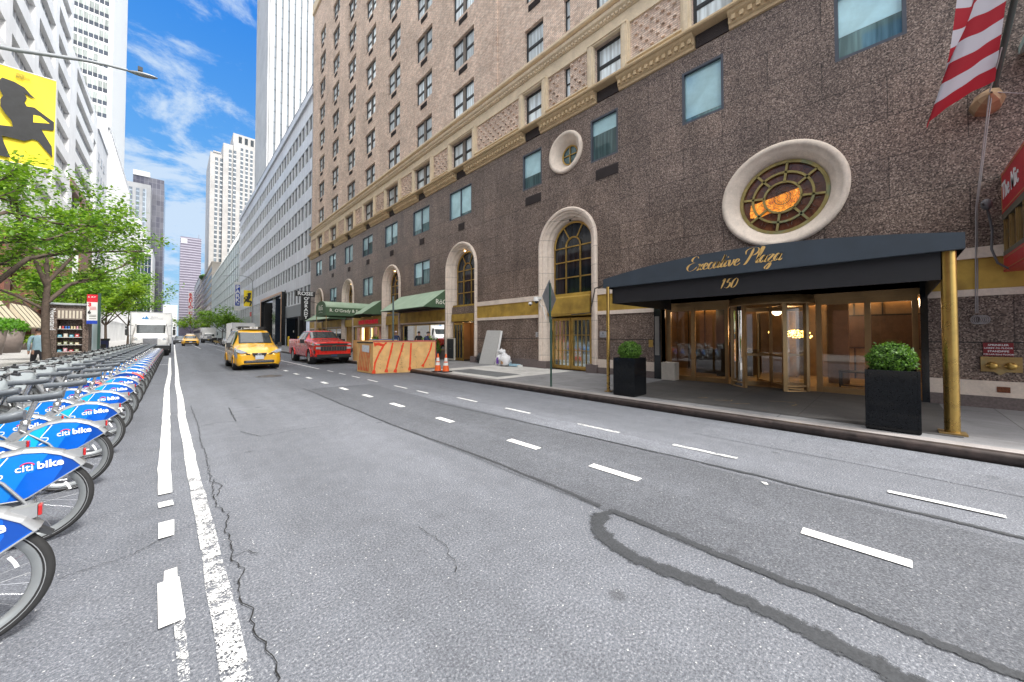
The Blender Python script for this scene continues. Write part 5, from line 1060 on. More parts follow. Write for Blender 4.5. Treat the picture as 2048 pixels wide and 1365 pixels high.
def branch(path, r0, r1, rnd, mb, tips, depth, ln, kids, up=0.15):
    k = len(path); mb.tube(path, [r0 + (r1 - r0) * i / (k - 1) for i in range(k)], 7 if r0 > .03 else 4, cap=False)
    if depth == 0: tips += path[1:]; return
    if depth == 1: tips += path[k // 2:]
    for c in range(kids):
        t = rnd.uniform(.25, 1.0) * (k - 1); i = min(int(t), k - 2); p = Vector(path[i]).lerp(Vector(path[i + 1]), t - i); d = (Vector(path[i + 1]) - Vector(path[i])).normalized()
        d2 = (d + Vector((rnd.uniform(-1, 1), rnd.uniform(-1, 1), rnd.uniform(-.45, .75))) * .95).normalized(); L_ = ln * rnd.uniform(.6, 1.2); q = [p]
        for s in range(4): d2 = (d2 + Vector((rnd.uniform(-.3, .3), rnd.uniform(-.3, .3), rnd.uniform(-.2, .2) + up * .4))).normalized(); q.append(q[-1] + d2 * L_ / 4)
        rr = max(.006, (r0 + (r1 - r0) * t / (k - 1)) * .5); branch(q, rr, rr * .35, rnd, mb, tips, depth - 1, ln * .6, max(2, kids - 1), up)
def street_tree(label, base, limbs, nleaf, size=.07, sd=1, m_=None, group=None, ln=1.3, kids=5, spread=.2, trunk=None):
    rnd = random.Random(sd); t = thing('street_tree', label, 'tree', base, group); w = M(); tips = []
    if trunk: w.tube(trunk[0], trunk[1], 10)
    for (path, r0, r1) in limbs: branch([Vector(p) for p in path], r0, r1, rnd, w, tips, 2, ln, kids)
    tr = w.obj('trunk', BARK, t, recalc=False); c = M(); leaves(c, tips, size, nleaf, spread, rnd); c.obj('crown', m_ or LEAF, t, recalc=False); return t
# the tree in front of the news kiosk
tx, ty = -3.3, 20.7
street_tree('young street tree with bare dark trunk standing in front of the newsstand', (tx, ty, .15),
    [([(tx, ty, 2.9), (-2.9, 21.2, 3.6), (-2.3, 22.0, 4.1), (-1.7, 23, 4.7), (-1.2, 23.8, 5.5)], .075, .02), ([(tx, ty, 3.4), (-3.6, 20.3, 4.6), (-3.8, 19.9, 5.6), (-3.9, 19.7, 6.8)], .07, .02), ([(tx, ty, 3.6), (-2.8, 20.9, 4.6), (-2.4, 21.1, 5.6), (-2.2, 21.5, 6.5)], .06, .02), ([(tx, ty, 2.6), (-4.0, 20.9, 3.1), (-4.8, 21.2, 3.5), (-5.5, 21.3, 4.0)], .055, .02), ([(tx, ty, 4.0), (-3.5, 21.5, 5.0), (-3.7, 22.4, 5.8)], .05, .015)],
    7600, .078, 3, trunk=([(tx, ty, .1), (tx + .03, ty, .9), (tx - .02, ty, 1.8), (tx - .04, ty, 2.7), (tx, ty, 3.5), (tx - .05, ty, 4.3)], [.135, .115, .10, .09, .075, .05]))
# the larger tree whose limbs reach in from the left
bx, by = -3.9, 11.6
street_tree('large street tree leaning in from the left edge with long low limbs of fresh leaves', (bx, by, .15),
    [([(bx, by, 2.3), (-2.9, 13.0, 2.6), (-2.5, 13.8, 3.5), (-1.9, 14.6, 3.9), (-1.2, 15.4, 4.15), (-.7, 16.0, 4.35)], .07, .015),
     ([(bx, by, 3.0), (-3.1, 12.6, 3.9), (-2.7, 13.4, 4.45), (-2.2, 14.2, 4.5), (-1.7, 14.8, 4.6), (-1.2, 15.4, 4.7)], .055, .012),
     ([(bx, by, 3.2), (-3.4, 12.3, 4.2), (-3.1, 13.2, 4.7), (-2.9, 14.2, 4.9)], .08, .02), ([(bx, by, 2.2), (-3.6, 13.3, 2.8), (-3.4, 14.6, 3.3), (-3.2, 16.0, 3.6)], .08, .02), ([(bx, by, 3.3), (-4.3, 11, 4.4), (-5.0, 10.6, 5.0)], .08, .02), ([(bx, by, 2.8), (-4.6, 13, 3.6), (-5, 14.5, 4.3)], .07, .02), ([(bx, by, 3.0), (-2.9, 12.3, 3.5), (-2.1, 13.2, 3.9), (-1.6, 13.9, 4.5)], .06, .015)],
    8200, .066, 8, ln=1.25, kids=5, spread=.15, trunk=([(bx, by, .1), (bx, by, 1.2), (bx, by, 2.4), (bx, by, 3.4)], [.2, .17, .14, .09]))
def small_tree(label, x, y, h, r, sd, m_, n, size, group, z0=.15):
    rnd = random.Random(sd); hh = h * .32; limbs = [([(x, y, hh + .2), (x + r * .5 * cos(a), y + r * .5 * sin(a), hh + (h - hh) * .4), (x + r * .8 * cos(a), y + r * .8 * sin(a), hh + (h - hh) * rnd.uniform(.5, .85))], .05, .02) for a in [k * 1.25 + sd for k in range(5)]] + [([(x, y, hh), (x + .1, y, h * .6), (x, y + .1, h * .9)], .07, .02)]
    return street_tree(label, (x, y, z0), limbs, n, size, sd, m_, group, ln=r * .55, kids=4, spread=r * .12, trunk=([(x, y, z0), (x + .03, y, hh * .6), (x, y, hh + .4)], [.13, .1, .08]))
small_tree('yellow-green street tree just left of the white box truck', -4.2, 37, 5.4, 2.3, 21, LEAFY, 5200, .13, 'trees along the left kerb')
small_tree('mid green street tree between the bus stop pole and the truck', -4.3, 29.5, 5.6, 2.2, 22, LEAF, 4200, .11, 'trees along the left kerb')
small_tree('darker street tree behind the white box truck on the left', -4.6, 50, 7.6, 3.0, 23, LEAF, 3600, .17, 'trees along the left kerb')
small_tree('low bright tree far down the left kerb beyond the trucks', -4.2, 66, 8.5, 3.6, 24, LEAF, 3200, .2, 'trees along the left kerb')
small_tree('round green tree at the right kerb behind the parked motorcycles', 9.4, 122, 7.5, 4.5, 25, LEAF, 1800, .35, 'far trees')
small_tree('second round tree a little nearer at the right kerb', 9.3, 108, 6.2, 3.2, 27, LEAF, 1500, .3, 'far trees')
small_tree('small yellow-green tree in the far distance over the orange taxi', 5.5, 215, 9, 6, 26, LEAFY, 1200, .55, 'far trees', 0)
# ---------------------------------------------------------------- vehicles
TYRE = mat('tyre_rubber', (0.018, 0.018, 0.019), 0.8, var=0.25, vscale=12); ALLOY = mat('alloy', (0.55, 0.56, 0.58), 0.3, 0.8); CGLASS = mat('car_glass', (0.035, 0.045, 0.05), 0.03, 0.15, var=0.4, vscale=2.5, spec=0.9)
LENS = mat('lamp_lens', (0.55, 0.60, 0.66), 0.08, 0.4, var=0.3, vscale=14); AMBER = mat('amber_lens', (0.75, 0.22, 0.03), 0.2); REDL = mat('red_lens', (0.45, 0.02, 0.02), 0.2); TRIMB = mat('black_plastic', (0.022, 0.023, 0.025), 0.55, var=0.2); CHROME = mat('chrome', (0.65, 0.66, 0.68), 0.12, 0.95); PLATE = mat('number_plate', (0.62, 0.66, 0.72), 0.5)
YEL = mat('taxi_paint', (0.90, 0.47, 0.008), 0.3, 0.0, var=0.05, coat=0.8); REDP = mat('red_paint', (0.72, 0.014, 0.010), 0.28, 0.0, var=0.08, coat=0.9); WHP = mat('white_van_paint', (0.74, 0.74, 0.74), 0.3, var=0.05, coat=0.4, dirt=((0.35, 0.34, 0.33), 2.0, 0.25)); GRP = mat('dark_car_paint', (0.05, 0.055, 0.065), 0.25, 0.2, coat=0.8)
class Body:
    """car shell from cross sections: (y, sill z, top z, half width low, half width at belt, half width at top, belt z)"""
    def __init__(s, sec): s.sec = sec
    def ring(s, y):
        S = s.sec; i = 0
        while i < len(S) - 2 and y > S[i + 1][0]: i += 1
        a, b = S[i], S[i + 1]; t = min(1, max(0, (y - a[0]) / max(1e-6, b[0] - a[0]))); q = [a[k] + (b[k] - a[k]) * t for k in range(1, 7)]
        zs, zt, wl, wb, wt, zb = q; hh = zt - zb
        return [(wl * .90, zs), (wl * .985, zs + .10), (wl, (zs + zb) / 2), (wl * .4 + wb * .6 + .012, zb - .10), (wb, zb), (wt + (wb - wt) * .12, zt - .14 * min(1, hh / .3)), (wt * .93, zt - .045), (wt * .55, zt - .012), (0, zt)]
    def pt(s, y, t, side=1, off=0.0):
        R = s.ring(y); n = len(R) - 1; u = min(max(t, 0), 1) * n; i = min(int(u), n - 1); f = u - i
        x, z = R[i][0] * (1 - f) + R[i + 1][0] * f, R[i][1] * (1 - f) + R[i + 1][1] * f; p = Vector((x, y, z))
        if off:
            e = .02; i2 = min(i + 1, n); dx, dz = R[i2][0] - R[i][0], R[i2][1] - R[i][1]; tv = Vector((dx, 0, dz)); R2 = s.ring(y + e); x2, z2 = R2[i][0] * (1 - f) + R2[i + 1][0] * f, R2[i][1] * (1 - f) + R2[i + 1][1] * f
            sv = Vector((x2 - x, e, z2 - z)); nn = sv.cross(tv) * -1
            if nn.length > 1e-9:
                nn.normalize()
                if nn.dot(Vector((x, 0, z - .6))) < 0: nn = -nn
                p = p + nn * off
        p.x *= side; return p
    def shell(s, m_, ny, wheels, R):
        b = M(); y0, y1 = s.sec[0][0], s.sec[-1][0]; ys = sorted({*[y0 + (y1 - y0) * i / ny for i in range(ny + 1)], *[q[0] for q in s.sec]}); nt = 40
        for side in (1, -1):
            V = [s.pt(y, j / nt, side) for y in ys for j in range(nt + 1)]; F = []
            for i in range(len(ys) - 1):
                for j in range(nt):
                    c = (V[i * (nt + 1) + j] + V[(i + 1) * (nt + 1) + j + 1]) / 2
                    if any((c.y - wy) ** 2 + (c.z - wz) ** 2 < R * R for wy, wz in wheels) and j < nt * .62: continue
                    F.append((i * (nt + 1) + j, i * (nt + 1) + j + 1, (i + 1) * (nt + 1) + j + 1, (i + 1) * (nt + 1) + j))
            b.add(V, F, 0, True)
        for y in (y0, y1):
            P = [s.pt(y, j / nt, 1) for j in range(nt + 1)] + [s.pt(y, j / nt, -1) for j in range(nt - 1, -1, -1)]; b.poly(P)
        for side in (1, -1):
            for (wy, wz) in wheels:
                w = s.ring(wy)[2][0]; P = []
                for k in range(15):
                    a = pi * k / 14; P.append((side * (w + .012), wy + R * cos(a), wz + R * sin(a)))
                b.tube(P, .028, 6); b.lathe([(.001, side * (w - .30)), (R * .98, side * (w - .30)), (R * .98, side * (w - .01))], (0, wy, wz), 'x', 20, 1, False)
        b.box(-s.sec[2][3] * .85, s.sec[2][3] * .85, y0 + .15, y1 - .15, s.sec[2][1] + .0, s.sec[2][1] + .03, 1); return b
    def patch(s, mb, y0, y1, t0, t1, side=1, off=.008, mi=0, y0b=None, y1b=None, n=6):
        """surface patch between y0..y1 at t0 and y0b..y1b at t1"""
        y0b = y0 if y0b is None else y0b; y1b = y1 if y1b is None else y1b
        def fn(u, v): t = t0 + (t1 - t0) * v; a = y0 + (y0b - y0) * v; b_ = y1 + (y1b - y1) * v; return s.pt(a + (b_ - a) * u, t, side, off)
        mb.grid(fn, n, n, mi)
def wheel(parent, x, y, r, w, side, steel=False):
    b = M(); b.lathe([(r * .62, -w / 2), (r * .92, -w / 2), (r * .99, -w * .36), (r, 0), (r * .99, w * .36), (r * .92, w / 2), (r * .62, w / 2)], (0, 0, 0), 'x', 26); o = b.obj('wheel', TYRE, parent, world=False); o.location = (x, y, r)
    b = M(); s = side; b.lathe([(r * .64, s * w * .42), (r * .60, s * w * .47), (r * .56, s * w * .3), (r * .5, s * w * .15), (.001, s * w * .15)], (0, 0, 0), 'x', 24)
    for k in range(5 if not steel else 8):
        a = 2 * pi * k / (5 if not steel else 8); b.obox((s * w * .36, cos(a) * r * .33, sin(a) * r * .33), (w * .12, r * .5, r * .13), (a, 0, 0))
    b.lathe([(r * .14, s * w * .46), (.001, s * w * .48)], (0, 0, 0), 'x', 12); b.obj('rim', ALLOY, o, world=False); return o
def put_vehicle(t, X, Y, sc=1.0, rz=0): t.location = (X, Y, 0); t.scale = (sc, sc, sc); t.rotation_euler = (0, 0, rz)

# yellow van taxi
t = thing('van_taxi', 'bright yellow van taxi with roof sign driving toward the camera', 'taxi')
S = [(0.0, .28, .72, .66, .62, .55, .64), (.04, .23, .80, .79, .76, .66, .72), (.14, .20, .90, .84, .82, .71, .82), (.42, .20, 1.03, .86, .85, .72, .93), (.80, .20, 1.13, .865, .855, .68, .98), (1.02, .20, 1.20, .865, .86, .66, 1.02), (1.62, .20, 1.74, .865, .86, .62, 1.06), (1.86, .20, 1.83, .865, .86, .61, 1.06), (2.3, .20, 1.865, .865, .86, .62, 1.06), (4.25, .20, 1.87, .865, .86, .62, 1.08), (4.62, .24, 1.84, .85, .84, .61, 1.08), (4.73, .34, 1.78, .80, .79, .56, 1.08)]
B = Body(S); WH_ = [(.86, .32), (3.76, .32)]; body = B.shell(None, 60, WH_, .375); body.obj('body', [YEL, TRIMB], t, world=False)
g = M()
for sd in (1, -1): B.patch(g, 1.06, 1.64, .70, 1.0, sd, .010, 0, 1.00, 1.56, 8)
g.obj('windscreen', CGLASS, t, world=False); g = M()
for sd in (1, -1):
    B.patch(g, 1.30, 1.98, .52, .70, sd, .008, 0, 1.62, 1.98); B.patch(g, 2.06, 3.25, .52, .70, sd); B.patch(g, 3.35, 4.45, .52, .70, sd)
g.obj('side_windows', CGLASS, t, world=False)
for i, sd in enumerate((1, -1)):
    hl = M(); B.patch(hl, .03, .42, .30, .56, sd, .014, 0, .10, .66); B.patch(hl, .42, .62, .36, .46, sd, .016, 1, .48, .70, 3); hl.prism([(sd * .44, .80), (sd * .70, .93), (sd * .83, .96), (sd * .85, .84), (sd * .66, .76)], 'y', -.005, .22, 0); hl.obj('headlight', [LENS, AMBER], t, world=False)
g = M(); g.prism([(-.28, .77), (.28, .77), (.21, .61), (-.21, .61)], 'y', -.04, .06); g.box(-.56, .56, -.03, .1, .33, .44)
for sd in (1, -1): g.prism([(sd * .34, .74), (sd * .50, .76), (sd * .47, .70), (sd * .34, .69)], 'y', -.012, .08)
g.obj('grille', TRIMB, t, world=False); g = M(); g.lathe([(.075, -.045), (.06, -.05), (.055, -.04)], (0, 0, .69), 'y', 18); g.box(-.085, .085, -.052, -.04, .68, .70)
for k in range(4): g.box(-.5, .5, -.032, -.026, .375 + .026 * k, .382 + .026 * k)
g.obj('emblem', CHROME, t, world=False); g = M(); g.box(-.16, .16, -.05, -.02, .49, .66); g.obj('number_plate', PLATE, t, world=False)
g = M(); g.box(-.42, .42, 1.75, 2.05, 1.86, 1.93, 0); g.box(-.16, .16, 1.70, 1.76, 1.87, 1.99, 1); g.box(-.55, .55, 1.98, 3.2, 1.96, 2.0, 0); g.box(-.5, -.46, 2.1, 3.0, 1.86, 1.96); g.box(.46, .5, 2.1, 3.0, 1.86, 1.96); g.box(-.40, -.17, 1.74, 1.76, 1.88, 1.92, 1); g.text('2K1', .11, TM((0, 1.695, 1.93), (1, 0, 0), (0, 0, 1)), 0, .003); g.obj('roof_sign', [TRIMB, WHITE], t, world=False, bevel=.01)
for sd in (1, -1):
    g = M(); g.obox((sd * 1.0, 1.28, 1.12), (.16, .10, .22), (0, 0, 0)); g.tube([(sd * .85, 1.3, 1.05), (sd * .97, 1.29, 1.07)], .025, 6); g.obj('wing_mirror', TRIMB, t, world=False, bevel=.02)
g = M()
for sd in (1, -1):
    for y in (2.02, 3.3): B.patch(g, y, y + .014, .12, .68, sd, .004, 0, n=4)
    B.patch(g, 2.4, 2.56, .44, .46, sd, .02); B.patch(g, 3.4, 3.56, .44, .46, sd, .02); B.patch(g, 1.5, 3.25, .10, .14, sd, .006)
for k in range(-3, 4): g.tube([(k * .035, .45 + abs(k) * .01, 1.025), (k * .06, .62, 1.085)], .006, 4)
g.tube([(-.62, 1.06, 1.215), (-.2, 1.03, 1.23), (.1, 1.05, 1.235)], .012, 5); g.tube([(.0, 1.02, 1.225), (.4, 1.02, 1.225), (.66, 1.08, 1.21)], .012, 5)
g.obj('door_seams', TRIMB, t, world=False); g = M()
for k, (y, l) in enumerate([(2.5, 'T'), ]): B.patch(g, 2.25, 2.85, .34, .42, -1, .006); B.patch(g, 2.35, 3.1, .25, .29, -1, .006, 1)
g.obj('door_decal', [mat('decal_dark', (.10, .06, .02), .5), mat('decal_white', (.7, .6, .5), .5)], t, world=False)
for wy in (.86, 3.76):
    for sd in (1, -1): wheel(t, sd * .78, wy, .32, .20, sd)
put_vehicle(t, 3.12, 21.55, 1.1)

# red pickup
t = thing('pickup_truck', 'bright red crew-cab pickup parked at the kerb behind the plywood enclosure', 'pickup')
S = [(0.0, .42, 1.10, .90, .90, .80, 1.04), (.06, .39, 1.14, .97, .97, .86, 1.08), (.22, .38, 1.17, .99, .99, .88, 1.10), (.9, .36, 1.24, 1.02, 1.02, .84, 1.14), (1.50, .36, 1.30, 1.02, 1.02, .82, 1.17), (1.60, .36, 1.33, 1.02, 1.01, .80, 1.19), (2.25, .36, 1.84, 1.02, 1.0, .70, 1.20), (2.5, .36, 1.90, 1.02, 1.0, .68, 1.20), (3.55, .36, 1.90, 1.02, 1.0, .69, 1.22), (3.80, .36, 1.84, 1.02, 1.0, .69, 1.22), (3.95, .38, 1.32, 1.02, 1.01, .86, 1.22), (3.98, .38, 1.30, 1.02, 1.01, .90, 1.22), (5.78, .42, 1.32, 1.02, 1.01, .90, 1.24), (5.86, .46, 1.28, 1.0, 1.0, .88, 1.22)]
S = [(a, b, c + .12 if c < 1.5 else c + .03, d, e, f_, g_ + .10) for a, b, c, d, e, f_, g_ in S]; B = Body(S); WH_ = [(.98, .42), (4.68, .42)]; B.shell(None, 70, WH_, .49).obj('body', [REDP, TRIMB], t, world=False)
g = M()
for sd in (1, -1): B.patch(g, 1.66, 2.26, .70, 1.0, sd, .010, 0, 1.60, 2.20, 8)
g.obj('windscreen', CGLASS, t, world=False); g = M()
for sd in (1, -1): B.patch(g, 1.98, 2.78, .52, .70, sd, .008, 0, 2.34, 2.78); B.patch(g, 2.86, 3.72, .52, .70, sd, .008, 0, 2.86, 3.62)
g.obj('side_windows', CGLASS, t, world=False)
for sd in (1, -1):
    hl = M(); B.patch(hl, .04, .42, .36, .50, sd, .014, 0, .06, .52); B.patch(hl, .30, .50, .40, .50, sd, .018, 1, .36, .58, 3); hl.box(sd * .69, sd * .93, -.055, .12, .86, .98, 0); hl.box(sd * .73, sd * .94, -.055, .12, 1.08, 1.16, 0); hl.obj('headlight', [LENS, AMBER], t, world=False)
g = M(); g.box(-.72, .72, -.05, .1, 1.06, 1.17); g.box(-.68, .68, -.05, .1, .76, 1.01); g.box(-.86, .86, -.08, .2, .40, .57); g.box(-.95, .95, -.01, .3, .36, .44)
for sd in (1, -1): g.box(sd * .93, sd * 1.0, .03, .12, .62, .80)
g.obj('grille', TRIMB, t, world=False); g = M()
for k in range(9): g.box(-.56 + .14 * k, -.545 + .14 * k, -.06, -.05, .78, .99)
g.prism([(-.09, 1.05), (.09, 1.07), (.09, 1.02), (-.09, 1.0)], 'y', -.08, -.05); g.obj('emblem', CHROME, t, world=False); g = M(); g.box(-.16, .16, -.085, -.06, .44, .54); g.obj('number_plate', mat('navy_plate', (.03, .05, .12), .4), t, world=False)
g = M()
for sd in (1, -1):
    for y in (1.9, 2.82, 3.82): B.patch(g, y, y + .014, .12, .50, sd, .004, 0, n=4)
    for y in (2.6, 3.5): B.patch(g, y, y + .18, .45, .47, sd, .025, 1)
    B.patch(g, 1.6, 3.9, .02, .08, sd, .05, 2)
g.obj('door_seams', [TRIMB, REDP, CHROME], t, world=False); g = M(); g.box(-.86, .86, 4.05, 5.74, 1.315, 1.335); g.obj('bed_cover', TRIMB, t, world=False)
for sd in (1, -1): g = M(); g.obox((sd * 1.14, 1.95, 1.28), (.20, .10, .24), (0, 0, 0)); g.tube([(sd * 1.0, 2.0, 1.2), (sd * 1.1, 1.96, 1.24)], .025, 6); g.obj('wing_mirror', TRIMB, t, world=False, bevel=.02)
g = M(); g.box(-.9, .9, 5.86, 6.02, .42, .60); g.obj('rear_bumper', CHROME, t, world=False, bevel=.02)
for wy in (.98, 4.68):
    for sd in (1, -1): wheel(t, sd * .90, wy, .42, .27, sd)
put_vehicle(t, 6.98, 22.9, 1.06)

# white conventional-cab box truck
def box_truck(label, logo, h=3.75, L=6.5, cab_hood=True):
    t = thing('box_truck', label, 'truck'); b = M(); y0 = 2.05 if cab_hood else 1.6
    b.box(-1.28, 1.28, y0, y0 + L, 1.0, h); cg = b.obj('cargo_box', WHP, t, world=False, bevel=.03)
    b = M(); b.box(-1.29, 1.29, y0 - .012, y0, 1.0, 1.08); b.box(-1.29, -1.22, y0 - .012, y0, 1.08, h); b.box(1.22, 1.29, y0 - .012, y0, 1.08, h); b.box(-1.22, 1.22, y0 - .012, y0, h - .06, h)
    b.obj('edge_trim', ALLOY, cg, world=False)
    if logo:
        b = M(); P = lambda pts: b.prism(pts, 'y', y0 - .008, y0 - .002, 0); P([(-.62, h - .62), (-.50, h - .44), (-.42, h - .55), (-.47, h - .62)]); P([(-.45, h - .62), (-.34, h - .34), (-.16, h - .62)]); b.text('IRON', .17, TM((.16, y0 - .006, h - .44), (1, 0, 0), (0, 0, 1)), 1, .002, .004); b.text('MOUNTAIN', .15, TM((.30, y0 - .006, h - .59), (1, 0, 0), (0, 0, 1)), 1, .002, .004); b.text('TRK 518', .07, TM((.98, y0 - .006, h - .16), (1, 0, 0), (0, 0, 1)), 1, .002)
        b.obj('logo', [mat('logo_blue', (.02, .20, .48), .5), mat('logo_grey', (.42, .44, .47), .5)], cg, world=False)
    if cab_hood:
        S = [(0, .95, 1.50, .62, .60, .50, 1.42), (.06, .85, 1.56, .98, .72, .62, 1.45), (.3, .80, 1.66, 1.08, .80, .66, 1.50), (1.0, .80, 1.80, 1.10, .94, .72, 1.62), (1.18, .80, 1.92, 1.10, 1.04, .86, 1.72), (1.50, .80, 2.72, 1.10, 1.06, .90, 1.85), (1.62, .8, 2.82, 1.10, 1.06, .92, 1.85), (2.04, .8, 2.86, 1.10, 1.06, .92, 1.85)]
    else:
        S = [(0, .70, 1.30, .85, .85, .80, 1.2), (.10, .60, 1.45, .98, .98, .90, 1.3), (.55, .60, 2.10, 1.0, .98, .84, 1.4), (.75, .60, 2.25, 1.0, .98, .84, 1.4), (1.58, .60, 2.30, 1.0, .98, .84, 1.4)]
    B = Body(S); wy = .95 if cab_hood else .85; B.shell(None, 30, [(wy, .48)], .56).obj('cab', [WHP, TRIMB], t, world=False); g = M()
    for sd in (1, -1):
        if cab_hood: B.patch(g, 1.20, 1.49, .68, 1.0, sd, .012, 0, 1.17, 1.46, 6)
        else: B.patch(g, .16, .54, .68, 1.0, sd, .012, 0, .12, .5, 6)
    g.obj('windscreen', CGLASS, t, world=False); g = M()
    for sd in (1, -1): (B.patch(g, 1.5, 2.0, .52, .68, sd) if cab_hood else B.patch(g, .7, 1.4, .52, .68, sd))
    g.obj('side_windows', CGLASS, t, world=False)
    g = M(); g.box(-.42, .42, -.03, .04, 1.02, 1.46); g.obj('grille', mat('grille_grey', (.30, .29, .31), .35, .6), t, world=False); g = M()
    for k in range(7): g.box(-.42, .42, -.04, -.03, 1.05 + .06 * k, 1.065 + .06 * k)
    g.box(-.46, .46, -.045, -.01, 1.46, 1.50); g.obj('grille_bars', CHROME, t, world=False)
    for sd in (1, -1): hl = M(); B.patch(hl, .03, .28, .36, .50, sd, .014, 0, .05, .34); hl.obj('headlight', LENS, t, world=False)
    g = M(); g.box(-1.16, 1.16, -.18, .05, .52, .92, 0); g.box(-1.18, 1.18, -.19, .06, .88, .94, 1); g.box(-1.1, 1.1, .05, .5, .5, .8, 0); g.box(-.3, -.02, -.20, -.18, .66, .82, 2); g.obj('bumper', [TRIMB, ALLOY, mat('yellow_plate', (.55, .45, .04), .5)], t, world=False)
    for sd in (1, -1):
        g = M(); x = sd * 1.42; y = 1.15 if cab_hood else .3; g.box(x - .09, x + .09, y - .05, y + .05, 1.75, 2.25); g.box(x - .08, x + .08, y - .04, y + .04, 2.3, 2.48); g.tube([(sd * 1.05, y + .2, 2.55), (x, y, 2.6), (x, y, 1.7), (sd * 1.05, y + .2, 1.7)], .015, 5); g.obj('wing_mirror', TRIMB, t, world=False)
    for sd in (1, -1): wheel(t, sd * 1.0, wy, .48, .26, sd, True); wheel(t, sd * .98, y0 + L - 1.6, .48, .5, sd, True)
    g = M(); g.box(-1.1, 1.1, 2.2, y0 + L - .2, .75, .98); g.box(-1.15, -.6, y0 + .6, y0 + 1.8, .45, .95); g.obj('chassis', TRIMB, t, world=False); return t
put_vehicle(box_truck('white box truck with blue mountain logo parked behind the row of rental bikes', True), -1.39, 42.0, 1.0)
put_vehicle(box_truck('small white cab-over box truck double-parked far down the right side', False, 3.5, 5, False), 6.25, 112, 1.05)
put_vehicle(box_truck('white box truck at the right kerb, its roof showing over the yellow van taxi', False, 3.4, 6.5, False), 6.95, 59, 1.02)
# cars
def car(label, cat, paint, X, Y, sc=1.05, taxi=False, suv=True, group=None):
    t = thing('taxi_car' if taxi else 'parked_car', label, cat, group=group); h = 1.62 if suv else 1.42
    S = [(0, .32, .80, .55, .55, .5, .7), (.08, .24, .90, .82, .82, .72, .82), (.9, .20, 1.02, .92, .92, .74, .92), (1.2, .20, 1.08, .92, .92, .72, .96), (1.9, .20, h - .06, .92, .91, .62, 1.0), (2.2, .20, h, .92, .91, .62, 1.0), (3.6, .2, h - .02, .92, .91, .62, 1.0), (4.3, .22, 1.2, .9, .89, .64, 1.0), (4.6, .3, 1.0, .84, .84, .6, .95)]
    B = Body(S); W = [(.85, .35), (3.65, .35)]; B.shell(None, 34, W, .41).obj('body', [paint, TRIMB], t, world=False); g = M()
    for sd in (1, -1): B.patch(g, 1.26, 1.88, .68, 1.0, sd, .012, 0, 1.2, 1.84, 5)
    g.obj('windscreen', CGLASS, t, world=False); g = M()
    for sd in (1, -1): B.patch(g, 1.6, 3.8, .52, .69, sd, .01, 0, 1.95, 3.6)
    g.obj('side_windows', CGLASS, t, world=False)
    for sd in (1, -1): hl = M(); B.patch(hl, .04, .4, .36, .5, sd, .014, 0, .08, .46, 4); hl.obj('headlight', LENS, t, world=False)
    g = M(); g.box(-.62, .62, -.03, .1, .52, .78); g.box(-.75, .75, -.02, .1, .28, .46); g.obj('grille', TRIMB, t, world=False); g = M(); g.box(-.16, .16, -.05, -.02, .52, .64); g.obj('number_plate', PLATE, t, world=False)
    if taxi: g = M(); g.box(-.16, .16, 2.3, 2.45, h, h + .14); g.box(-.45, .45, 2.5, 2.9, h + .01, h + .2); g.obj('roof_sign', WHITE, t, world=False)
    for wy in (.85, 3.65):
        for sd in (1, -1): wheel(t, sd * .83, wy, .35, .22, sd)
    put_vehicle(t, X, Y, sc); return t
car('orange-yellow taxi car in the distance between the two box trucks', 'taxi', YEL, 2.1, 80, 1.12, True)
car('dark car partly hidden behind the distant orange-yellow taxi', 'car', GRP, .95, 97, 1.05, False, True, 'distant traffic')
car('silver-white car far behind the distant orange-yellow taxi', 'car', WHP, 3.4, 118, 1.05, False, True, 'distant traffic')
car('tiny white car farthest away in the roadway', 'car', WHP, 1.0, 150, 1.05, False, False, 'distant traffic')
car('small dark car at the right kerb beyond the double-parked cab-over truck', 'car', GRP, 7.0, 135, 1.05, False, False, 'distant traffic')
car('pale silver car parked at the right kerb just past the motor scooters', 'car', WHP, 7.0, 74, 1.05, False, False, 'distant traffic')
# motor scooters parked at the right kerb
def scooter(label, X, Y, body, rz):
    t = thing('motor_scooter', label, 'scooter', (X, Y, 0), 'motor scooters at the right kerb', rz)
    for y in (0, 1.3): b = M(); b.lathe([(.16, -.05), (.26, -.055), (.28, 0), (.26, .055), (.16, .05)], (0, y, .28), 'x', 18); b.lathe([(.16, -.03), (.03, -.02), (.001, -.02)], (0, y, .28), 'x', 14, 1); b.obj('wheel', [TYRE, ALLOY], t, world=False)
    b = M(); b.prism([(.25, .35), (.35, .9), (.28, 1.05), (.45, .45), (.85, .42), (.95, .75), (1.6, .80), (1.62, .6), (1.3, .45), (.9, .3), (.4, .28)], 'x', -.16, .16); b.tube([(0, .02, .28), (0, .22, .9), (0, .3, 1.12)], .04, 8); b.obj('body', body, t, world=False, bevel=.03)
    b = M(); b.prism([(.85, .80), (1.5, .84), (1.6, .92), (.9, .86)], 'x', -.14, .14); b.tube([(-.34, .38, 1.08), (-.1, .3, 1.12), (.1, .3, 1.12), (.34, .38, 1.08)], .02, 6); b.box(-.22, .22, 1.45, 1.85, .92, 1.3); b.obj('seat', TRIMB, t, world=False, bevel=.02)
scooter('black delivery scooter nearest at the right kerb behind the van taxi', 7.0, 84, GRP, .5)
scooter('dark scooter with tan pannier in the middle of the parked scooters', 6.8, 89, mat('tan_pannier', (.35, .27, .12), .6), .7)
scooter('farthest dark scooter next to the cab-over box truck', 6.9, 94, GRP, .4)
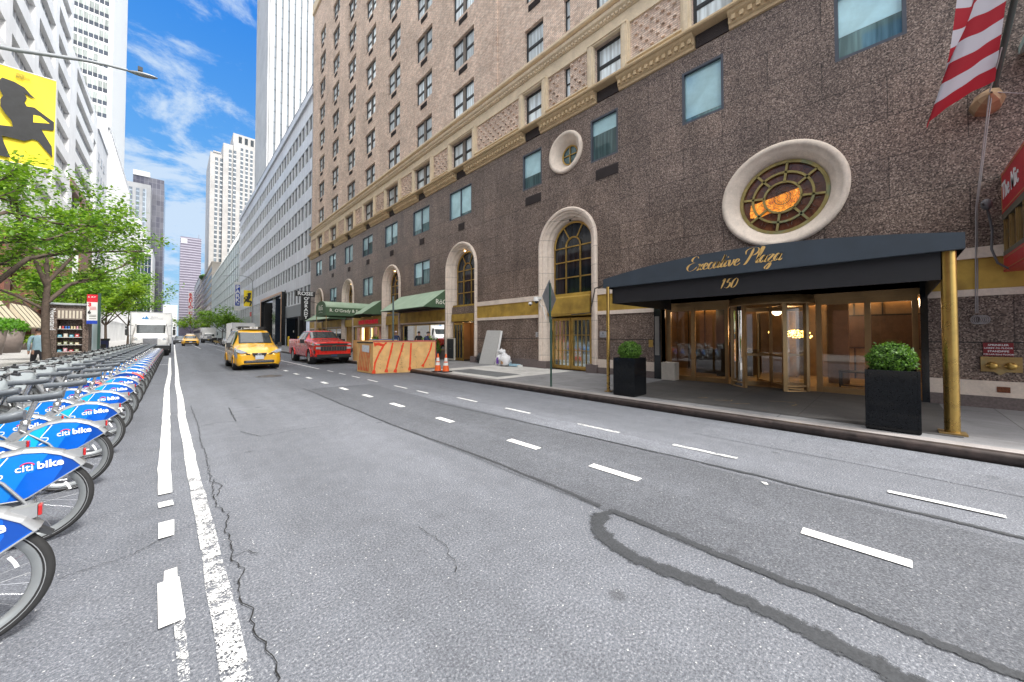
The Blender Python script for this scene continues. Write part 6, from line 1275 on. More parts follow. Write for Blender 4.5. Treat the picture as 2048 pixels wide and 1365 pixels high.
# ---------------------------------------------------------------- rental bicycles
BL1 = mat('fender_blue', (0.0, 0.095, 0.50), 0.3, var=0.1, coat=0.4, vscale=5); BL2 = mat('fender_mid_blue', (0.005, 0.18, 0.62), 0.3, var=0.08, coat=0.4); BL3 = mat('fender_sky_blue', (0.01, 0.38, 0.72), 0.3, var=0.08, coat=0.4); BL0 = mat('fender_navy', (0.0, 0.05, 0.30), 0.3, var=0.1, coat=0.4)
SILV = mat('bike_silver', (0.30, 0.31, 0.325), 0.35, 0.35, var=0.12, vscale=6, dirt=((0.16, 0.15, 0.14), 6, 0.35)); RIMG = mat('rim_grey', (0.34, 0.36, 0.37), 0.35, 0.6, var=0.1); SADL = mat('saddle_grey', (0.13, 0.145, 0.165), 0.36, var=0.15, vscale=9); GRIPM = mat('grip_dark', (0.03, 0.032, 0.036), 0.6); REFL = mat('red_reflector', (0.40, 0.012, 0.012), 0.12, coat=0.8, var=0.2); STRIPR = mat('red_stripe', (0.78, 0.04, 0.02), 0.4); LETW = mat('letter_white', (0.85, 0.86, 0.88), 0.45, var=0.02); LETR = mat('letter_red', (0.70, 0.02, 0.08), 0.45, var=0.02); CARR = mat('carrier_grey', (.40, .44, .46), .4, .15, var=.1); CHR2 = mat('seatpost_metal', (0.55, 0.56, 0.58), 0.22, 0.85)
def bike_wheel(name, parent, x, r=.345):
    b = M(); b.lathe([(r - .045, -.017), (r - .025, -.026), (r - .006, -.018), (r, 0), (r - .006, .018), (r - .025, .026), (r - .045, .017)], (0, 0, 0), 'y', 56)
    b.lathe([(r - .032, -.0255), (r - .036, -.0255)], (0, 0, 0), 'y', 56, 3, False); o = b.obj(name, [TYRE, RIMG, CHR2, SILV], parent, world=False); o.location = (x, 0, r)
    b = M(); b.lathe([(r - .046, -.018), (r - .082, -.014), (r - .088, 0), (r - .082, .014), (r - .046, .018)], (0, 0, 0), 'y', 56)
    for k in range(28):
        a = 2 * pi * k / 28; a2 = a + (.35 if k % 2 else -.35); s = .028 if (k // 2) % 2 else -.028; b.tube([(.035 * cos(a2), s, .035 * sin(a2)), ((r - .08) * cos(a), 0, (r - .08) * sin(a))], .0016, 3, 1, cap=False)
    b.tube([(0, -.06, 0), (0, .06, 0)], .034, 10, 0); b.tube([(0, -.09, 0), (0, .09, 0)], .012, 6, 1)
    for k, a0 in enumerate((.25, 2.4, 4.4)):
        b.grid(lambda u, v: ((r - .12 - .016 * v) * cos(a0 + .34 * u), -.012, (r - .12 - .016 * v) * sin(a0 + .34 * u)), 6, 1, 2)
    b.obj('rim', [RIMG, CHR2, LETW], o, world=False, recalc=False); return o
def arc_pts():
    P = [(.285, .600), (.235, .668), (.165, .722), (.075, .762), (-.03, .778), (-.13, .765), (-.225, .722), (-.31, .652), (-.38, .56), (-.425, .46)]
    out = []
    for i in range(len(P) - 1):
        for k in range(3): t = k / 3; out.append((P[i][0] * (1 - t) + P[i + 1][0] * t, P[i][1] * (1 - t) + P[i + 1][1] * t))
    return out + [P[-1]]
def make_bike(ebike=False):
    t = thing('rental_bicycle', 'x', 'bicycle', (0, 0, 0)); d = .052; A_ = arc_pts(); low = [(-.43, .36), (-.36, .315), (-.15, .395), (-.03, .388), (.0, .40)]
    f = M(); poly = A_ + low; f.prism(poly, 'y', -d, d, 0)
    # printed facets of lighter blue on both cheeks
    def inside_clip(x0, x1, sl):
        top = [(x, z) for x, z in A_ if x0 <= x + (z - .6) * sl <= x1]; return top
    for s in (-1, 1):
        def facet(pts, mi, k): f.poly([(x, s * (d + .0012 * k), z) for x, z in pts], mi)
        if not ebike:
            facet([(.10, .738), (-.03, .765), (-.125, .752), (-.205, .72), (-.29, .40 - .035), (-.15, .405), (-.10, .402), (-.01, .60), (.02, .60)], 1, 1)
            facet([(-.125, .752), (-.22, .71), (-.31, .635), (-.375, .55), (-.412, .46), (-.415, .375), (-.36, .335), (-.25, .37), (-.20, .55)], 2, 2)
            facet([(.165, .70), (.235, .65), (.268, .605), (.12, .50), (.17, .60)], 3, 1)
        w = .0035
        def line(P, k=3):
            for i in range(len(P) - 1):
                (a, b_), (c, e) = P[i], P[i + 1]; L_ = sqrt((c - a) ** 2 + (e - b_) ** 2); nx, nz = -(e - b_) / L_ * w, (c - a) / L_ * w; f.poly([(a + nx, s * (d + .0012 * k), b_ + nz), (c + nx, s * (d + .0012 * k), e + nz), (c - nx, s * (d + .0012 * k), e - nz), (a - nx, s * (d + .0012 * k), b_ - nz)], 4)
        if not ebike: line([(-.10, .745), (-.175, .62), (-.125, .612), (-.125, .592), (-.185, .545)]); line([(-.24, .695), (-.30, .60), (-.33, .53)])
        u = (1, 0, .05) if s < 0 else (-1, 0, -.05); v = (-.05, 0, 1) if s < 0 else (-.05, 0, 1)
        f.text('citi', .078, TM((-.022 if s < 0 else .136, s * (d + .006), .640), u, v), 4, .0008, .0010); f.text('bike', .082, TM((.108 if s < 0 else .005, s * (d + .006), .649), u, v), 4, .0008, .0024)
        f.tube([((-.007 if s < 0 else .126) + .036 * cos(a), s * (d + .0075), .650 + .030 * sin(a)) for a in [pi * .12 + pi * .76 * k / 8 for k in range(9)]], .0045, 4, 5)
    fe = f.obj('rear_fender', [BL1 if not ebike else BL0, BL2, BL3, BL0, LETW, LETR], t, world=False, recalc=False)
    b = M(); n = len(A_)
    for i in range(n - 1):
        (x0, z0), (x1, z1) = A_[i], A_[i + 1]; c = Vector((-.07, 0, .35)); o0 = (Vector((x0, 0, z0)) - c).normalized(); o1 = (Vector((x1, 0, z1)) - c).normalized(); q = lambda x, z, o, k, y: (x + o.x * k, y, z + o.z * k)
        for (y0, y1) in ((-d - .007, d + .007),):
            ki, ko = -.017, .010; V = [q(x0, z0, o0, ki, y0), q(x1, z1, o1, ki, y0), q(x1, z1, o1, ko, y0 + .008), q(x0, z0, o0, ko, y0 + .008), q(x0, z0, o0, ki, y1), q(x1, z1, o1, ki, y1), q(x1, z1, o1, ko, y1 - .008), q(x0, z0, o0, ko, y1 - .008)]
            mi = 1 if (ebike and i < 9) else 0; b.add(V, [(0, 1, 2, 3), (7, 6, 5, 4), (3, 2, 6, 7)], mi, True)
    for (a, c) in (((.285, .60), (.0, .40)), ((.0, .40), (-.03, .388)), ((-.03, .388), (-.15, .395)), ((-.15, .395), (-.36, .315))): b.tube([(a[0], -d, a[1]), (c[0], -d, c[1])], .007, 5); b.tube([(a[0], d, a[1]), (c[0], d, c[1])], .007, 5)
    b.prism([(.12, .725), (.275, .728), (.275, .662), (.235, .648)], 'y', -.024, .024, 0); b.prism([(.285, .60), (.275, .575), (.325, .535), (.335, .550)], 'y', -.024, .024, 2)
    b.obj('fender_rim', [SILV, STRIPR, GRIPM], fe, world=False); b = M(); b.box(.276, .292, -.022, .022, .664, .726); b.obj('tail_reflector', REFL, t, world=False, bevel=.006)
    bike_wheel('rear_wheel', t, 0); bike_wheel('front_wheel', t, -1.13)
    b = M(); b.tube([(-.42, 0, .32), (-.62, 0, .36), (-.80, 0, .58), (-.93, 0, .84), (-.96, 0, .96)], [.045, .05, .045, .042, .036], 10); b.tube([(-.40, 0, .30), (-.33, 0, .58), (-.285, 0, .80)], .03, 10); b.tube([(0, -.07, .345), (-.2, -.075, .335), (-.42, -.05, .31)], .016, 6); b.tube([(0, .07, .345), (-.2, .075, .335), (-.42, .05, .31)], .016, 6)
    b.tube([(-.96, 0, .98), (-.99, 0, .82), (-1.02, -.06, .72), (-1.13, -.07, .345)], .02, 8); b.tube([(-.99, 0, .82), (-1.02, .06, .72), (-1.13, .07, .345)], .02, 8); b.tube([(0, -.06, .345), (-.12, -.062, .55), (-.31, -.04, .72)], .011, 6); b.tube([(0, .06, .345), (-.12, .062, .55), (-.31, .04, .72)], .011, 6)
    b.prism([(-.50, .26), (-.34, .26), (-.02, .31), (-.02, .38), (-.34, .42), (-.50, .38)], 'y', .058, .085, 0); b.tube([(-.42, -.09, .31), (-.42, .09, .31)], .035, 10); b.prism([(-.80, .50), (-.66, .44), (-.70, .66), (-.85, .74)], 'y', -.03, .03)
    b.prism([(-.52, .40), (-.36, .52), (-.30, .70), (-.36, .70), (-.45, .56), (-.60, .46)], 'y', -.035, .035); b.obj('frame', SILV, t, world=False)
    b = M(); b.tube([(-.42, -.10, .31), (-.52, -.11, .20)], .012, 6); b.box(-.57, -.47, -.20, -.11, .18, .205, 1); b.tube([(-.42, .10, .31), (-.32, .11, .42)], .012, 6); b.box(-.37, -.27, .11, .20, .41, .435, 1); b.obj('pedals', [CHR2, GRIPM], t, world=False)
    b = M(); b.tube([(-.285, 0, .78), (-.22, 0, 1.01)], .022, 10); b.lathe([(.036, .765), (.036, .81), (.03, .815)], (-.285, 0, 0), 'z', 12); b.tube([(-.29, .03, .79), (-.20, .05, .82)], .008, 5); b.obj('seat_post', CHR2, t, world=False)
    b = M(); prof = [(-.40, .012, 1.055), (-.36, .022, 1.065), (-.26, .035, 1.062), (-.18, .075, 1.066), (-.11, .10, 1.078), (-.06, .10, 1.088), (-.035, .07, 1.085)]
    V = []; N_ = 12
    for (x, hw, z) in prof:
        for k in range(N_): a = 2 * pi * k / N_; V.append((x, hw * cos(a), z + (.014 if sin(a) > 0 else .05 + .2 * hw) * sin(a)))
    b.add(V, [(i * N_ + k, i * N_ + (k + 1) % N_, (i + 1) * N_ + (k + 1) % N_, (i + 1) * N_ + k) for i in range(len(prof) - 1) for k in range(N_)], 0, True); b.add(V, [list(range(N_)), list(range((len(prof) - 1) * N_, len(prof) * N_))], 0); b.tube([(-.27, -.02, 1.02), (-.12, -.03, 1.03)], .006, 5, 1); b.obj('saddle', [SADL, CHR2], t, world=False)
    b = M(); b.tube([(-.96, 0, .94), (-.97, 0, 1.10)], .022, 8); b.tube([(-.80, -.34, 1.13), (-.86, -.27, 1.14), (-.96, -.12, 1.13), (-.975, 0, 1.12), (-.96, .12, 1.13), (-.86, .27, 1.14), (-.80, .34, 1.13)], .017, 8)
    for s in (-1, 1): b.tube([(-.79, s * .36, 1.13), (-.86, s * .29, 1.14)], .021, 8, 1); b.tube([(-.90, s * .22, 1.13), (-.93, s * .33, 1.10)], .010, 5, 1)
    b.tube([(-.84, -.30, 1.145), (-.83, -.31, 1.19)], .02, 8, 1); b.obj('handlebar', [SILV, GRIPM], t, world=False)
    b = M(); b.prism([(-.90, .98), (-1.0, 1.09), (-1.17, 1.06), (-1.32, .98), (-1.26, .84), (-1.10, .74), (-1.00, .80)], 'y', -.13, .13, 0); b.box(-1.30, -1.05, -.10, .10, .985, 1.05, 0); b.prism([(-1.0, 1.092), (-.975, 1.115), (-1.16, 1.09), (-1.17, 1.062)], 'y', -.12, .12, 1); b.obox((-1.17, 0, 1.03), (.20, .27, .01), (0, .2, 0), 1); b.obj('front_carrier', [CARR, GRIPM], t, world=False, bevel=.03)
    return t
BK = make_bike(); EB = make_bike(True); DK_ = M()
DK_.prism([(-.14, 0), (-.10, .62), (-.02, .86), (.06, .84), (.24, .40), (.20, 0)], 'y', -.12, .12, 0); DK_.box(-.09, -.05, -.07, .07, .55, .72, 1); DK_.lathe([(.03, -.125), (.02, -.13), (.001, -.13)], (.05, 0, .6), 'y', 12, 1)
DK_.box(-.20, .26, -.36, .36, 0, .03, 2); dock = DK_.obj('dock_post', [mat('dock_grey', (.42, .45, .47), .45, .2, var=.12, vscale=4), GRIPM, mat('dock_base', (.10, .10, .105), .7)], None, bevel=.012); tag(dock, 'x', 'bike dock')
GO, GR_, GD = 'blue-fendered rental bikes standing nearest the road', 'blue-fendered rental bikes set back in the dock', 'grey dock posts along the left kerb'
used = {}
for k in range(25):
    for row, (x, y0, g_) in enumerate(((-.83, 3.40, GO), (-1.25, 4.11, GR_))):
        y = y0 + 1.42 * k; eb = (row == 0 and k == 7) or (row == 1 and k in (0, 5, 12)); src = EB if eb else BK; far = ordw(k)
        desc = ('red-striped rental bike, ' if eb else 'blue-fendered rental bike, ') + far + ' from the camera in the ' + ('front line by the road' if row == 0 else 'set-back line')
        rz = radians(random.Random(k * 2 + row).uniform(-2.2, 2.2))
        if src.name not in used: o = src; used[src.name] = 1; o.location = (x, y, 0); o.rotation_euler = (0, 0, rz); o['label'] = desc; o['group'] = g_
        else: o = dup(src, (x, y, 0), rz, desc, g_)
        dl = 'grey dock post holding the ' + far + ' bike of the ' + ('front line' if row == 0 else 'set-back line'); dx = (-2.72, -2.80)[row]
        if k == 0 and row == 0: dock.location = (dx, y, 0); dock['label'] = dl; dock['group'] = GD
        else: c = dock.copy(); COL.objects.link(c); c.location = (dx, y, 0); c['label'] = dl; c['group'] = GD
# station kiosk post with blue panel among the bikes
t = thing('station_terminal', 'dark bike station terminal with bright blue panel behind the near saddles', 'terminal', (-2.62, 11.6, 0)); b = M(); b.box(-2.75, -2.5, 11.45, 11.75, 0, 1.15); b.box(-2.72, -2.53, 11.50, 11.70, 1.15, 1.32); b.obj('post', TRIMB, t, bevel=.02); b = M(); b.prism([(-2.78, .75), (-2.47, .75), (-2.52, 1.08), (-2.72, 1.08)], 'y', 11.42, 11.449); b.obj('panel', mat('bright_blue', (0.0, .03, .62), .4), t)
# ---------------------------------------------------------------- canopy, awnings and signs
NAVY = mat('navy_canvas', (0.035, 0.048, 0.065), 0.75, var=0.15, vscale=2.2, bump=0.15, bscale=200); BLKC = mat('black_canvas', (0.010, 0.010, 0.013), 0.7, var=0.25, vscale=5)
GOLD = mat('gold_letter', (0.72, 0.46, 0.16), 0.45, 0.2, var=0.05)
Y0, Y1, XF = -.82, 5.55, 8.80
def ztop(y): u = (y - 2.36) / 3.19; return 3.29 + .29 * (1 - u * u)
t = thing('entrance_canopy', 'dark navy arched canopy lettered in gold over the revolving door', 'canopy', (XF, 2.4, 3.0))
b = M(); n = 36; ysn = [Y0 + (Y1 - Y0) * i / n for i in range(n + 1)]
b.add([(XF, y, 3.045) for y in ysn] + [(XF, y, ztop(y)) for y in ysn] + [(XF + .10, y, 3.045) for y in ysn] + [(FX, y, ztop(y)) for y in ysn],
      [(i, i + 1, n + 2 + i, n + 1 + i) for i in range(n)] + [(n + 1 + i, n + 2 + i, 3 * n + 4 + i, 3 * n + 3 + i) for i in range(n)] + [(i, i + 1, 2 * n + 3 + i, 2 * n + 2 + i) for i in range(n)])
for y in (Y0, Y1): b.poly([(XF, y, 3.045), (FX, y, 3.045), (FX, y, ztop(y)), (XF, y, ztop(y))])
b.obj('canvas', NAVY, t, recalc=False)
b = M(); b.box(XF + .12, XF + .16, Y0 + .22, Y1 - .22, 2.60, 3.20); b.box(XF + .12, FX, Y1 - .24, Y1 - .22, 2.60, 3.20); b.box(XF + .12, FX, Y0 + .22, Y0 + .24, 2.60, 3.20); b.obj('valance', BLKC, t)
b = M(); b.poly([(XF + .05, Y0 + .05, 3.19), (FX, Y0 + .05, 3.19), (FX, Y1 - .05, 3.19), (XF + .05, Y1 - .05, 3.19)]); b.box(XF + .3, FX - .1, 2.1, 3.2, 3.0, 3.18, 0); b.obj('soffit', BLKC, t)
# script lettering: pen strokes with swelling width
def pen(mb, strokes, org, u, v, size, mi=0, tilt=.32):
    u = Vector(u); v = Vector(v); w_ = u.cross(v).normalized()
    for st in strokes:
        P = []
        k = len(st)
        for i in range(k - 1):
            p0 = st[max(i - 1, 0)]; p1 = st[i]; p2 = st[i + 1]; p3 = st[min(i + 2, k - 1)]
            for s in range(5):
                q = s / 5; P.append([.5 * ((2 * p1[j]) + (-p0[j] + p2[j]) * q + (2 * p0[j] - 5 * p1[j] + 4 * p2[j] - p3[j]) * q * q + (-p0[j] + 3 * p1[j] - 3 * p2[j] + p3[j]) * q ** 3) for j in (0, 1)])
        P.append(list(st[-1])); Q = []
        for i, p in enumerate(P):
            a = P[max(i - 1, 0)]; c = P[min(i + 1, len(P) - 1)]; dx, dy = c[0] - a[0], c[1] - a[1]; L_ = sqrt(dx * dx + dy * dy) or 1; th = (.042 + .085 * abs(dy / L_) ** 1.6) * (1 if dy < 0 else .62); e = min(1, i / 3 + .3, (len(P) - 1 - i) / 3 + .3)
            nx, ny = .92, .25 if abs(dy) > abs(dx) else .9; Q.append((p[0] + p[1] * tilt, p[1], th * e))
        L_, R_ = [], []
        for (x, y, th) in Q: c = Vector(org) + u * (x * size) + v * (y * size); L_.append(c + (u * .9 - v * .35) * th * .55 * size); R_.append(c - (u * .9 - v * .35) * th * .55 * size)
        m_ = len(L_); mb.add(L_ + R_, [(i, i + 1, m_ + i + 1, m_ + i) for i in range(m_ - 1)], mi)
GL = {'E': ([[(.62, .82), (.5, .98), (.28, .92), (.22, .70), (.42, .56), (.50, .54)], [(.42, .55), (.12, .44), (.04, .2), (.22, .0), (.5, .06), (.68, .26)]], .72), 'x': ([[(0, .38), (.10, .44), (.16, .2), (.24, .0), (.36, .08)], [(.34, .42), (.2, .25), (.06, .0), (0, .02)]], .38), 'e': ([[(.02, .18), (.2, .24), (.24, .38), (.14, .44), (.03, .25), (.08, .02), (.22, .02), (.36, .16)]], .32), 'c': ([[(.24, .36), (.16, .44), (.03, .25), (.07, .02), (.2, .0), (.34, .14)]], .30), 'u': ([[(0, .3), (.07, .44), (.04, .12), (.12, 0), (.26, .16), (.31, .42), (.29, .08), (.36, .0), (.44, .12)]], .42), 't': ([[(.0, .2), (.14, .5), (.16, .80), (.09, .2), (.13, .0), (.26, .12)], [(.0, .46), (.26, .48)]], .25), 'i': ([[(0, .24), (.08, .44), (.04, .08), (.10, 0), (.2, .12)], [(.12, .60), (.14, .66)]], .20), 'v': ([[(0, .36), (.08, .44), (.12, .1), (.17, 0), (.30, .2), (.33, .42), (.42, .38)]], .40),
      'P': ([[(.34, .96), (.28, .5), (.12, .02), (-.06, .02)], [(.0, .62), (-.04, .86), (.2, 1.0), (.52, .98), (.68, .78), (.52, .56), (.32, .52)]], .66), 'l': ([[(0, .12), (.16, .5), (.24, .92), (.14, .96), (.07, .4), (.09, .0), (.22, .12)]], .22), 'a': ([[(.26, .38), (.14, .44), (.02, .2), (.08, .0), (.2, .1), (.29, .42), (.26, .06), (.34, .0), (.42, .12)]], .40), 'z': ([[(0, .36), (.12, .44), (.24, .40), (.02, .04), (.14, .02), (.24, -.16), (.14, -.44), (0, -.36), (.12, -.14), (.34, .1)]], .33), ' ': ([], .22),
      '1': ([[(.04, .62), (.2, .82), (.12, .0)]], .34), '5': ([[(.42, .80), (.2, .78), (.12, .46), (.32, .48), (.36, .2), (.18, 0), (.02, .1)]], .46), '0': ([[(.26, .80), (.08, .55), (.06, .12), (.2, .0), (.38, .22), (.40, .64), (.26, .80)]], .46)}
def script(mb, txt, org, u, v, size, mi=0):
    x = 0
    for c in txt: st, adv = GL[c]; pen(mb, [[(p[0] + x, p[1]) for p in s_] for s_ in st], org, u, v, size, mi); x += adv
b = M(); script(b, 'Executive Plaza', (XF - .006, 3.30, 3.215), (0, -1, .0), (0, 0, 1), .33); b.obj('gold_lettering', GOLD, t, recalc=False); b = M(); script(b, '150', (XF + .115, 2.62, 2.76), (0, -1, 0), (0, 0, 1), .26); b.obj('house_number', GOLD, t, recalc=False)
b = M(); b.tube([(XF + .1, 5.5, 3.16), (FX, 5.5, 3.34)], .025, 6); b.tube([(XF + .1, Y0 + .05, 3.16), (FX, Y0 - .15, 3.38)], .03, 6); b.obj('stay_rod', GREYM, t)
def post(x, y, r, label):
    t = thing('brass_post', label, 'post', (x, y, .15), 'brass posts of the canopy'); b = M(); b.tube([(x, y, .18), (x, y, 3.06)], r, 24); b.obj('column', mat('polished_brass', (.46, .30, .09), .28, .85, var=.15, vscale=1.5, dirt=((.14, .09, .04), 5, .4)), t); b = M(); b.box(x - r * 1.7, x + r * 1.7, y - r * 1.7, y + r * 1.7, .152, .18); b.obj('foot_plate', BRASSD, t)
post(8.97, -.66, .085, 'thick brass canopy post beside the larger-looking planter on the right'); post(8.77, 5.38, .045, 'slim brass canopy post at the far corner of the navy canopy')
# green awnings
GRN = mat('green_canvas', (0.075, 0.135, 0.075), 0.8, var=0.1, vscale=2); GRNL = mat('pale_green_canvas', (0.33, 0.44, 0.32), 0.8, var=0.12, vscale=1.5, dirt=((.45, .5, .42), 1.5, .4)); LET = mat('cream_letter', (0.75, 0.76, 0.68), 0.6)
def awning(label, y0, y1, txt=None, xo=11.12, zt=4.7, zb=3.5):
    t = thing('green_awning', label, 'awning', (12.0, (y0 + y1) / 2, 3.5), 'green shopfront awnings'); b = M()
    b.poly([(xo, y0, zb), (FX - .02, y0, zt), (FX - .02, y1, zt), (xo, y1, zb)], 1)
    for y in (y0, y1): b.poly([(xo, y, zb), (FX - .02, y, zb), (FX - .02, y, zt)], 0)
    b.box(xo - .01, xo + .02, y0, y1, zb - .03, zb + .01, 0)
    if txt: b.text(txt, .44, TM((12.42, y0 - .012, 3.86), (1, 0, 0), (0, 0, 1)), 2, .004, .004)
    b.obj('canvas', [GRN, GRNL, LET], t, recalc=False); b = M(); b.poly([(xo + .05, y0 + .05, zb + .0), (FX - .03, y0 + .05, zb), (FX - .03, y1 - .05, zb), (xo + .05, y1 - .05, zb)])
    for yy in (y0 + .1, (y0 + y1) / 2, y1 - .1): b.tube([(xo + .05, yy, zb - .01), (FX, yy, zb - .01)], .015, 5)
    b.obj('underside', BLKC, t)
awning('sloping green awning with RöG on its end, between the two nearest arches with shops', 19.72, 26.1, 'RöG'); awning('sloping green awning beside the barrel canopy of the pub', 29.6, 31.4); awning('farthest green awning in front of the last shop window', 38.2, 46.6, None, 11.0, 4.6, 3.4)
t = thing('barrel_awning', 'green barrel-topped awning lettered R. O\'Grady & Sons over the pub door', 'awning', (10.5, 33, 3.4)); b = M(); x0, x1, ya, yb, zb, zc = 8.95, FX - .02, 31.45, 34.2, 3.35, 4.05; yc = (ya + yb) / 2; rr = (yb - ya) / 2
prof = [(ya, zb), (ya, zc)] + [(yc - rr * cos(pi * k / 14), zc + .55 * sin(pi * k / 14)) for k in range(1, 14)] + [(yb, zc), (yb, zb)]
b.add([(x0, y, z) for y, z in prof] + [(x1, y, z) for y, z in prof], [list(range(len(prof)))], 0); n = len(prof)
for i in range(n - 1): b.add([(x0, *prof[i]), (x1, *prof[i]), (x1, *prof[i + 1]), (x0, *prof[i + 1])], [(0, 1, 2, 3)], 0 if i in (0, n - 2) else 1)
b.text("R. O'Grady & Sons", .36, TM(((x0 + x1) / 2 - .25, ya - .012, 3.78), (1, 0, 0), (0, 0, 1)), 2, .004, .004); b.text('RöG', .62, TM((x0 - .012, yc, 4.02), (0, -1, 0), (0, 0, 1)), 2, .004, .0); b.tube([(x0 - .012, yc + .5, 3.62), (x0 - .012, yc, 3.68), (x0 - .012, yc - .5, 3.62)], .012, 4, 2)
b.obj('canvas', [GRN, GRNL, LET], t, recalc=False); b = M(); b.tube([(x0 + .05, ya + .05, .15), (x0 + .05, ya + .05, 3.4)], .03, 8); b.tube([(x0 + .05, yb - .05, .15), (x0 + .05, yb - .05, 3.4)], .03, 8); b.obj('poles', BRASSD, t)
# signs
b = M(); b.box(FX - .10, FX - .05, 29.8, 34.8, 2.72, 3.12, 1); b.text("ROSIE O'GRADY'S", .52, TM((FX - .12, 32.3, 2.92), (0, -1, 0), (0, 0, 1)), 0, .03, .012, sx=1.05); tag(b.obj('pub_fascia_sign', [mat('crimson_letter', (.42, .01, .03), .4, emit=(.6, .01, .03), estr=.15), BRASSD]), "crimson ROSIE O'GRADY'S lettering on brass above the pub entrance", 'sign')
t = thing('projecting_sign', "black T-shaped blade sign reading ROSIE O'GRADY in white capitals", 'sign', (FX, 47.5, 6)); b = M(); yy = 47.5; b.box(10.25, 12.3, yy, yy + .25, 6.35, 6.98); b.box(10.85, 11.85, yy, yy + .25, 3.55, 6.35); b.obj('sign_box', mat('sign_black', (.012, .012, .014), .4), t)
b = M(); b.text('ROSIE', .60, TM((11.27, yy - .02, 6.67), (1, 0, 0), (0, 0, 1)), 0, .01, .018, sx=1.05)
for i, c in enumerate("OGRADY"): b.text(c + ("'" if i == 0 else ''), .50, TM((11.35 + (.05 if i == 0 else 0), yy - .02, 6.08 - i * .44), (1, 0, 0), (0, 0, 1)), 0, .01, .018, sx=1.15)
b.obj('letters', LETW, t); b = M(); b.tube([(11.8, yy + .1, 5.8), (FX, yy + .1, 5.6)], .03, 5); b.tube([(11.8, yy + .1, 4.2), (FX, yy + .1, 4.2)], .03, 5); b.tube([(12.3, yy + .1, 6.7), (FX, yy + .1, 6.8)], .03, 5); b.obj('brackets', BLACK, t)
t = thing('parking_sign', 'tall blue vertical PARK sign with white letters and arrow on the grey office block', 'sign', (11.3, 110, 11)); b = M(); b.box(10.7, 11.9, 110, 110.5, 7.9, 14.9, 1); b.box(10.85, 11.75, 109.95, 110, 9.1, 14.2, 0); b.obj('sign_box', [mat('park_blue', (.0, .05, .40), .4), WHITE], t); b = M()
for i, c in enumerate('PARK'): b.text(c, 1.25, TM((11.3, 109.9, 13.55 - i * 1.05), (1, 0, 0), (0, 0, 1)), 0, .02, .04)
b.tube([(11.05, 109.92, 9.85), (11.5, 109.92, 9.45)], .07, 5); b.tube([(11.52, 109.92, 9.85), (11.52, 109.92, 9.42), (11.1, 109.92, 9.42)], .07, 5); b.obj('letters', LETW, t)
b = M(); b.box(12.9, 12.98, 99, 103, 6.2, 7.2); tag(b.obj('red_shop_sign', mat('shop_red', (.5, .02, .02), .5)), 'small plain red shop sign on the grey office block beyond the portal', 'sign')
# red hoarding sign at the right edge
t = thing('red_sign', 'red bay-window sign with gold border reading The Mic at the right edge', 'sign', (12.3, -2.2, 4)); b = M(); X0 = 12.0; RED = mat('sign_crimson', (.48, .018, .03), .5, var=.06); GB = mat('gold_border', (.50, .30, .12), .5)
YF = -1.68; b.box(10.2, FX - .04, -5, YF, 4.28, 5.13, 0); b.box(10.2, FX - .04, -5, YF, 3.05, 3.37, 0); b.obj('panel', RED, t); b = M()
for (z, h_) in ((4.32, .014), (5.075, .014), (3.09, .010), (3.32, .010)): b.box(10.2, FX - .08, YF, YF + .006, z, z + h_)
b.box(FX - .094, FX - .08, YF, YF + .006, 4.334, 5.075); b.box(FX - .094, FX - .08, YF, YF + .006, 3.10, 3.32); b.obj('border', GB, t)
b = M(); b.text('The Mic', .50, TM((FX - .16, YF + .008, 4.70), (-1, 0, 0), (0, 0, 1)), 0, .003, .006, align='LEFT', sx=.85); b.obj('letters', LETW, t)
b = M(); b.box(10.2, FX - .06, -5, YF - .05, 3.37, 4.28, 0); b.box(10.2, FX - .04, YF - .05, YF - .002, 4.14, 4.28, 0); b.box(10.2, FX - .04, YF - .05, YF - .002, 3.37, 3.47, 0)
for x in (FX - .10, FX - .62, FX - 1.15, FX - 1.7, FX - 2.2): b.box(x - .06, x, YF - .05, YF - .004, 3.47, 4.14, 1); b.box(x - .11, x - .075, YF - .05, YF - .02, 3.47, 4.14, 1)
for x in (FX - .24, FX - .78, FX - 1.32): b.box(x - .34, x, YF - .049, YF - .04, 3.5, 4.10, 2)
b.obj('bay_window', [mat('drab_frame', (.12, .11, .08), .6), BRASSD, DGLASS], t)
b = M(); b.box(12.2, FX, -2.6, -1.95, 7.6, 7.75, 0); b.box(12.1, 12.9, -3.5, -2.1, 7.2, 7.9, 0); tag(b.obj('wall_box', mat('pale_green_metal', (.42, .58, .56), .5, var=.1)), 'pale green metal box on the wall behind the flagpole at the top right', 'box')
b = M(); b.text('SPRINKLER', .055, TM((FX - .035, -1.585, 1.50), (0, -1, 0), (0, 0, 1)), 1, .001, .0008); b.text('LOBBY-7th FLOOR', .045, TM((FX - .035, -1.585, 1.435), (0, -1, 0), (0, 0, 1)), 1, .001, .0006); b.text('STANDPIPE', .055, TM((FX - .035, -1.585, 1.365), (0, -1, 0), (0, 0, 1)), 1, .001, .0008); b.text('CELLAR-22nd FLOOR', .042, TM((FX - .035, -1.585, 1.30), (0, -1, 0), (0, 0, 1)), 1, .001, .0006); b.box(FX - .03, FX - .005, -1.78, -1.39, 1.265, 1.55, 0); tag(b.obj('sprinkler_sign', [mat('dark_red_plate', (.20, .008, .012), .4), LETW]), 'small dark red sprinkler and standpipe plate on the granite wall', 'sign')
t = thing('fire_connection', 'brass twin-inlet fire hose connection under the red plate', 'hydrant connection', (FX, -1.6, 1)); b = M(); b.prism([(-1.88, 1.25), (-1.35, 1.25), (-1.35, .93), (-1.52, .93), (-1.60, .86), (-1.68, .93), (-1.88, .93)], 'x', FX - .05, FX - .002); b.obj('back_plate', BRASSD, t, bevel=.006)
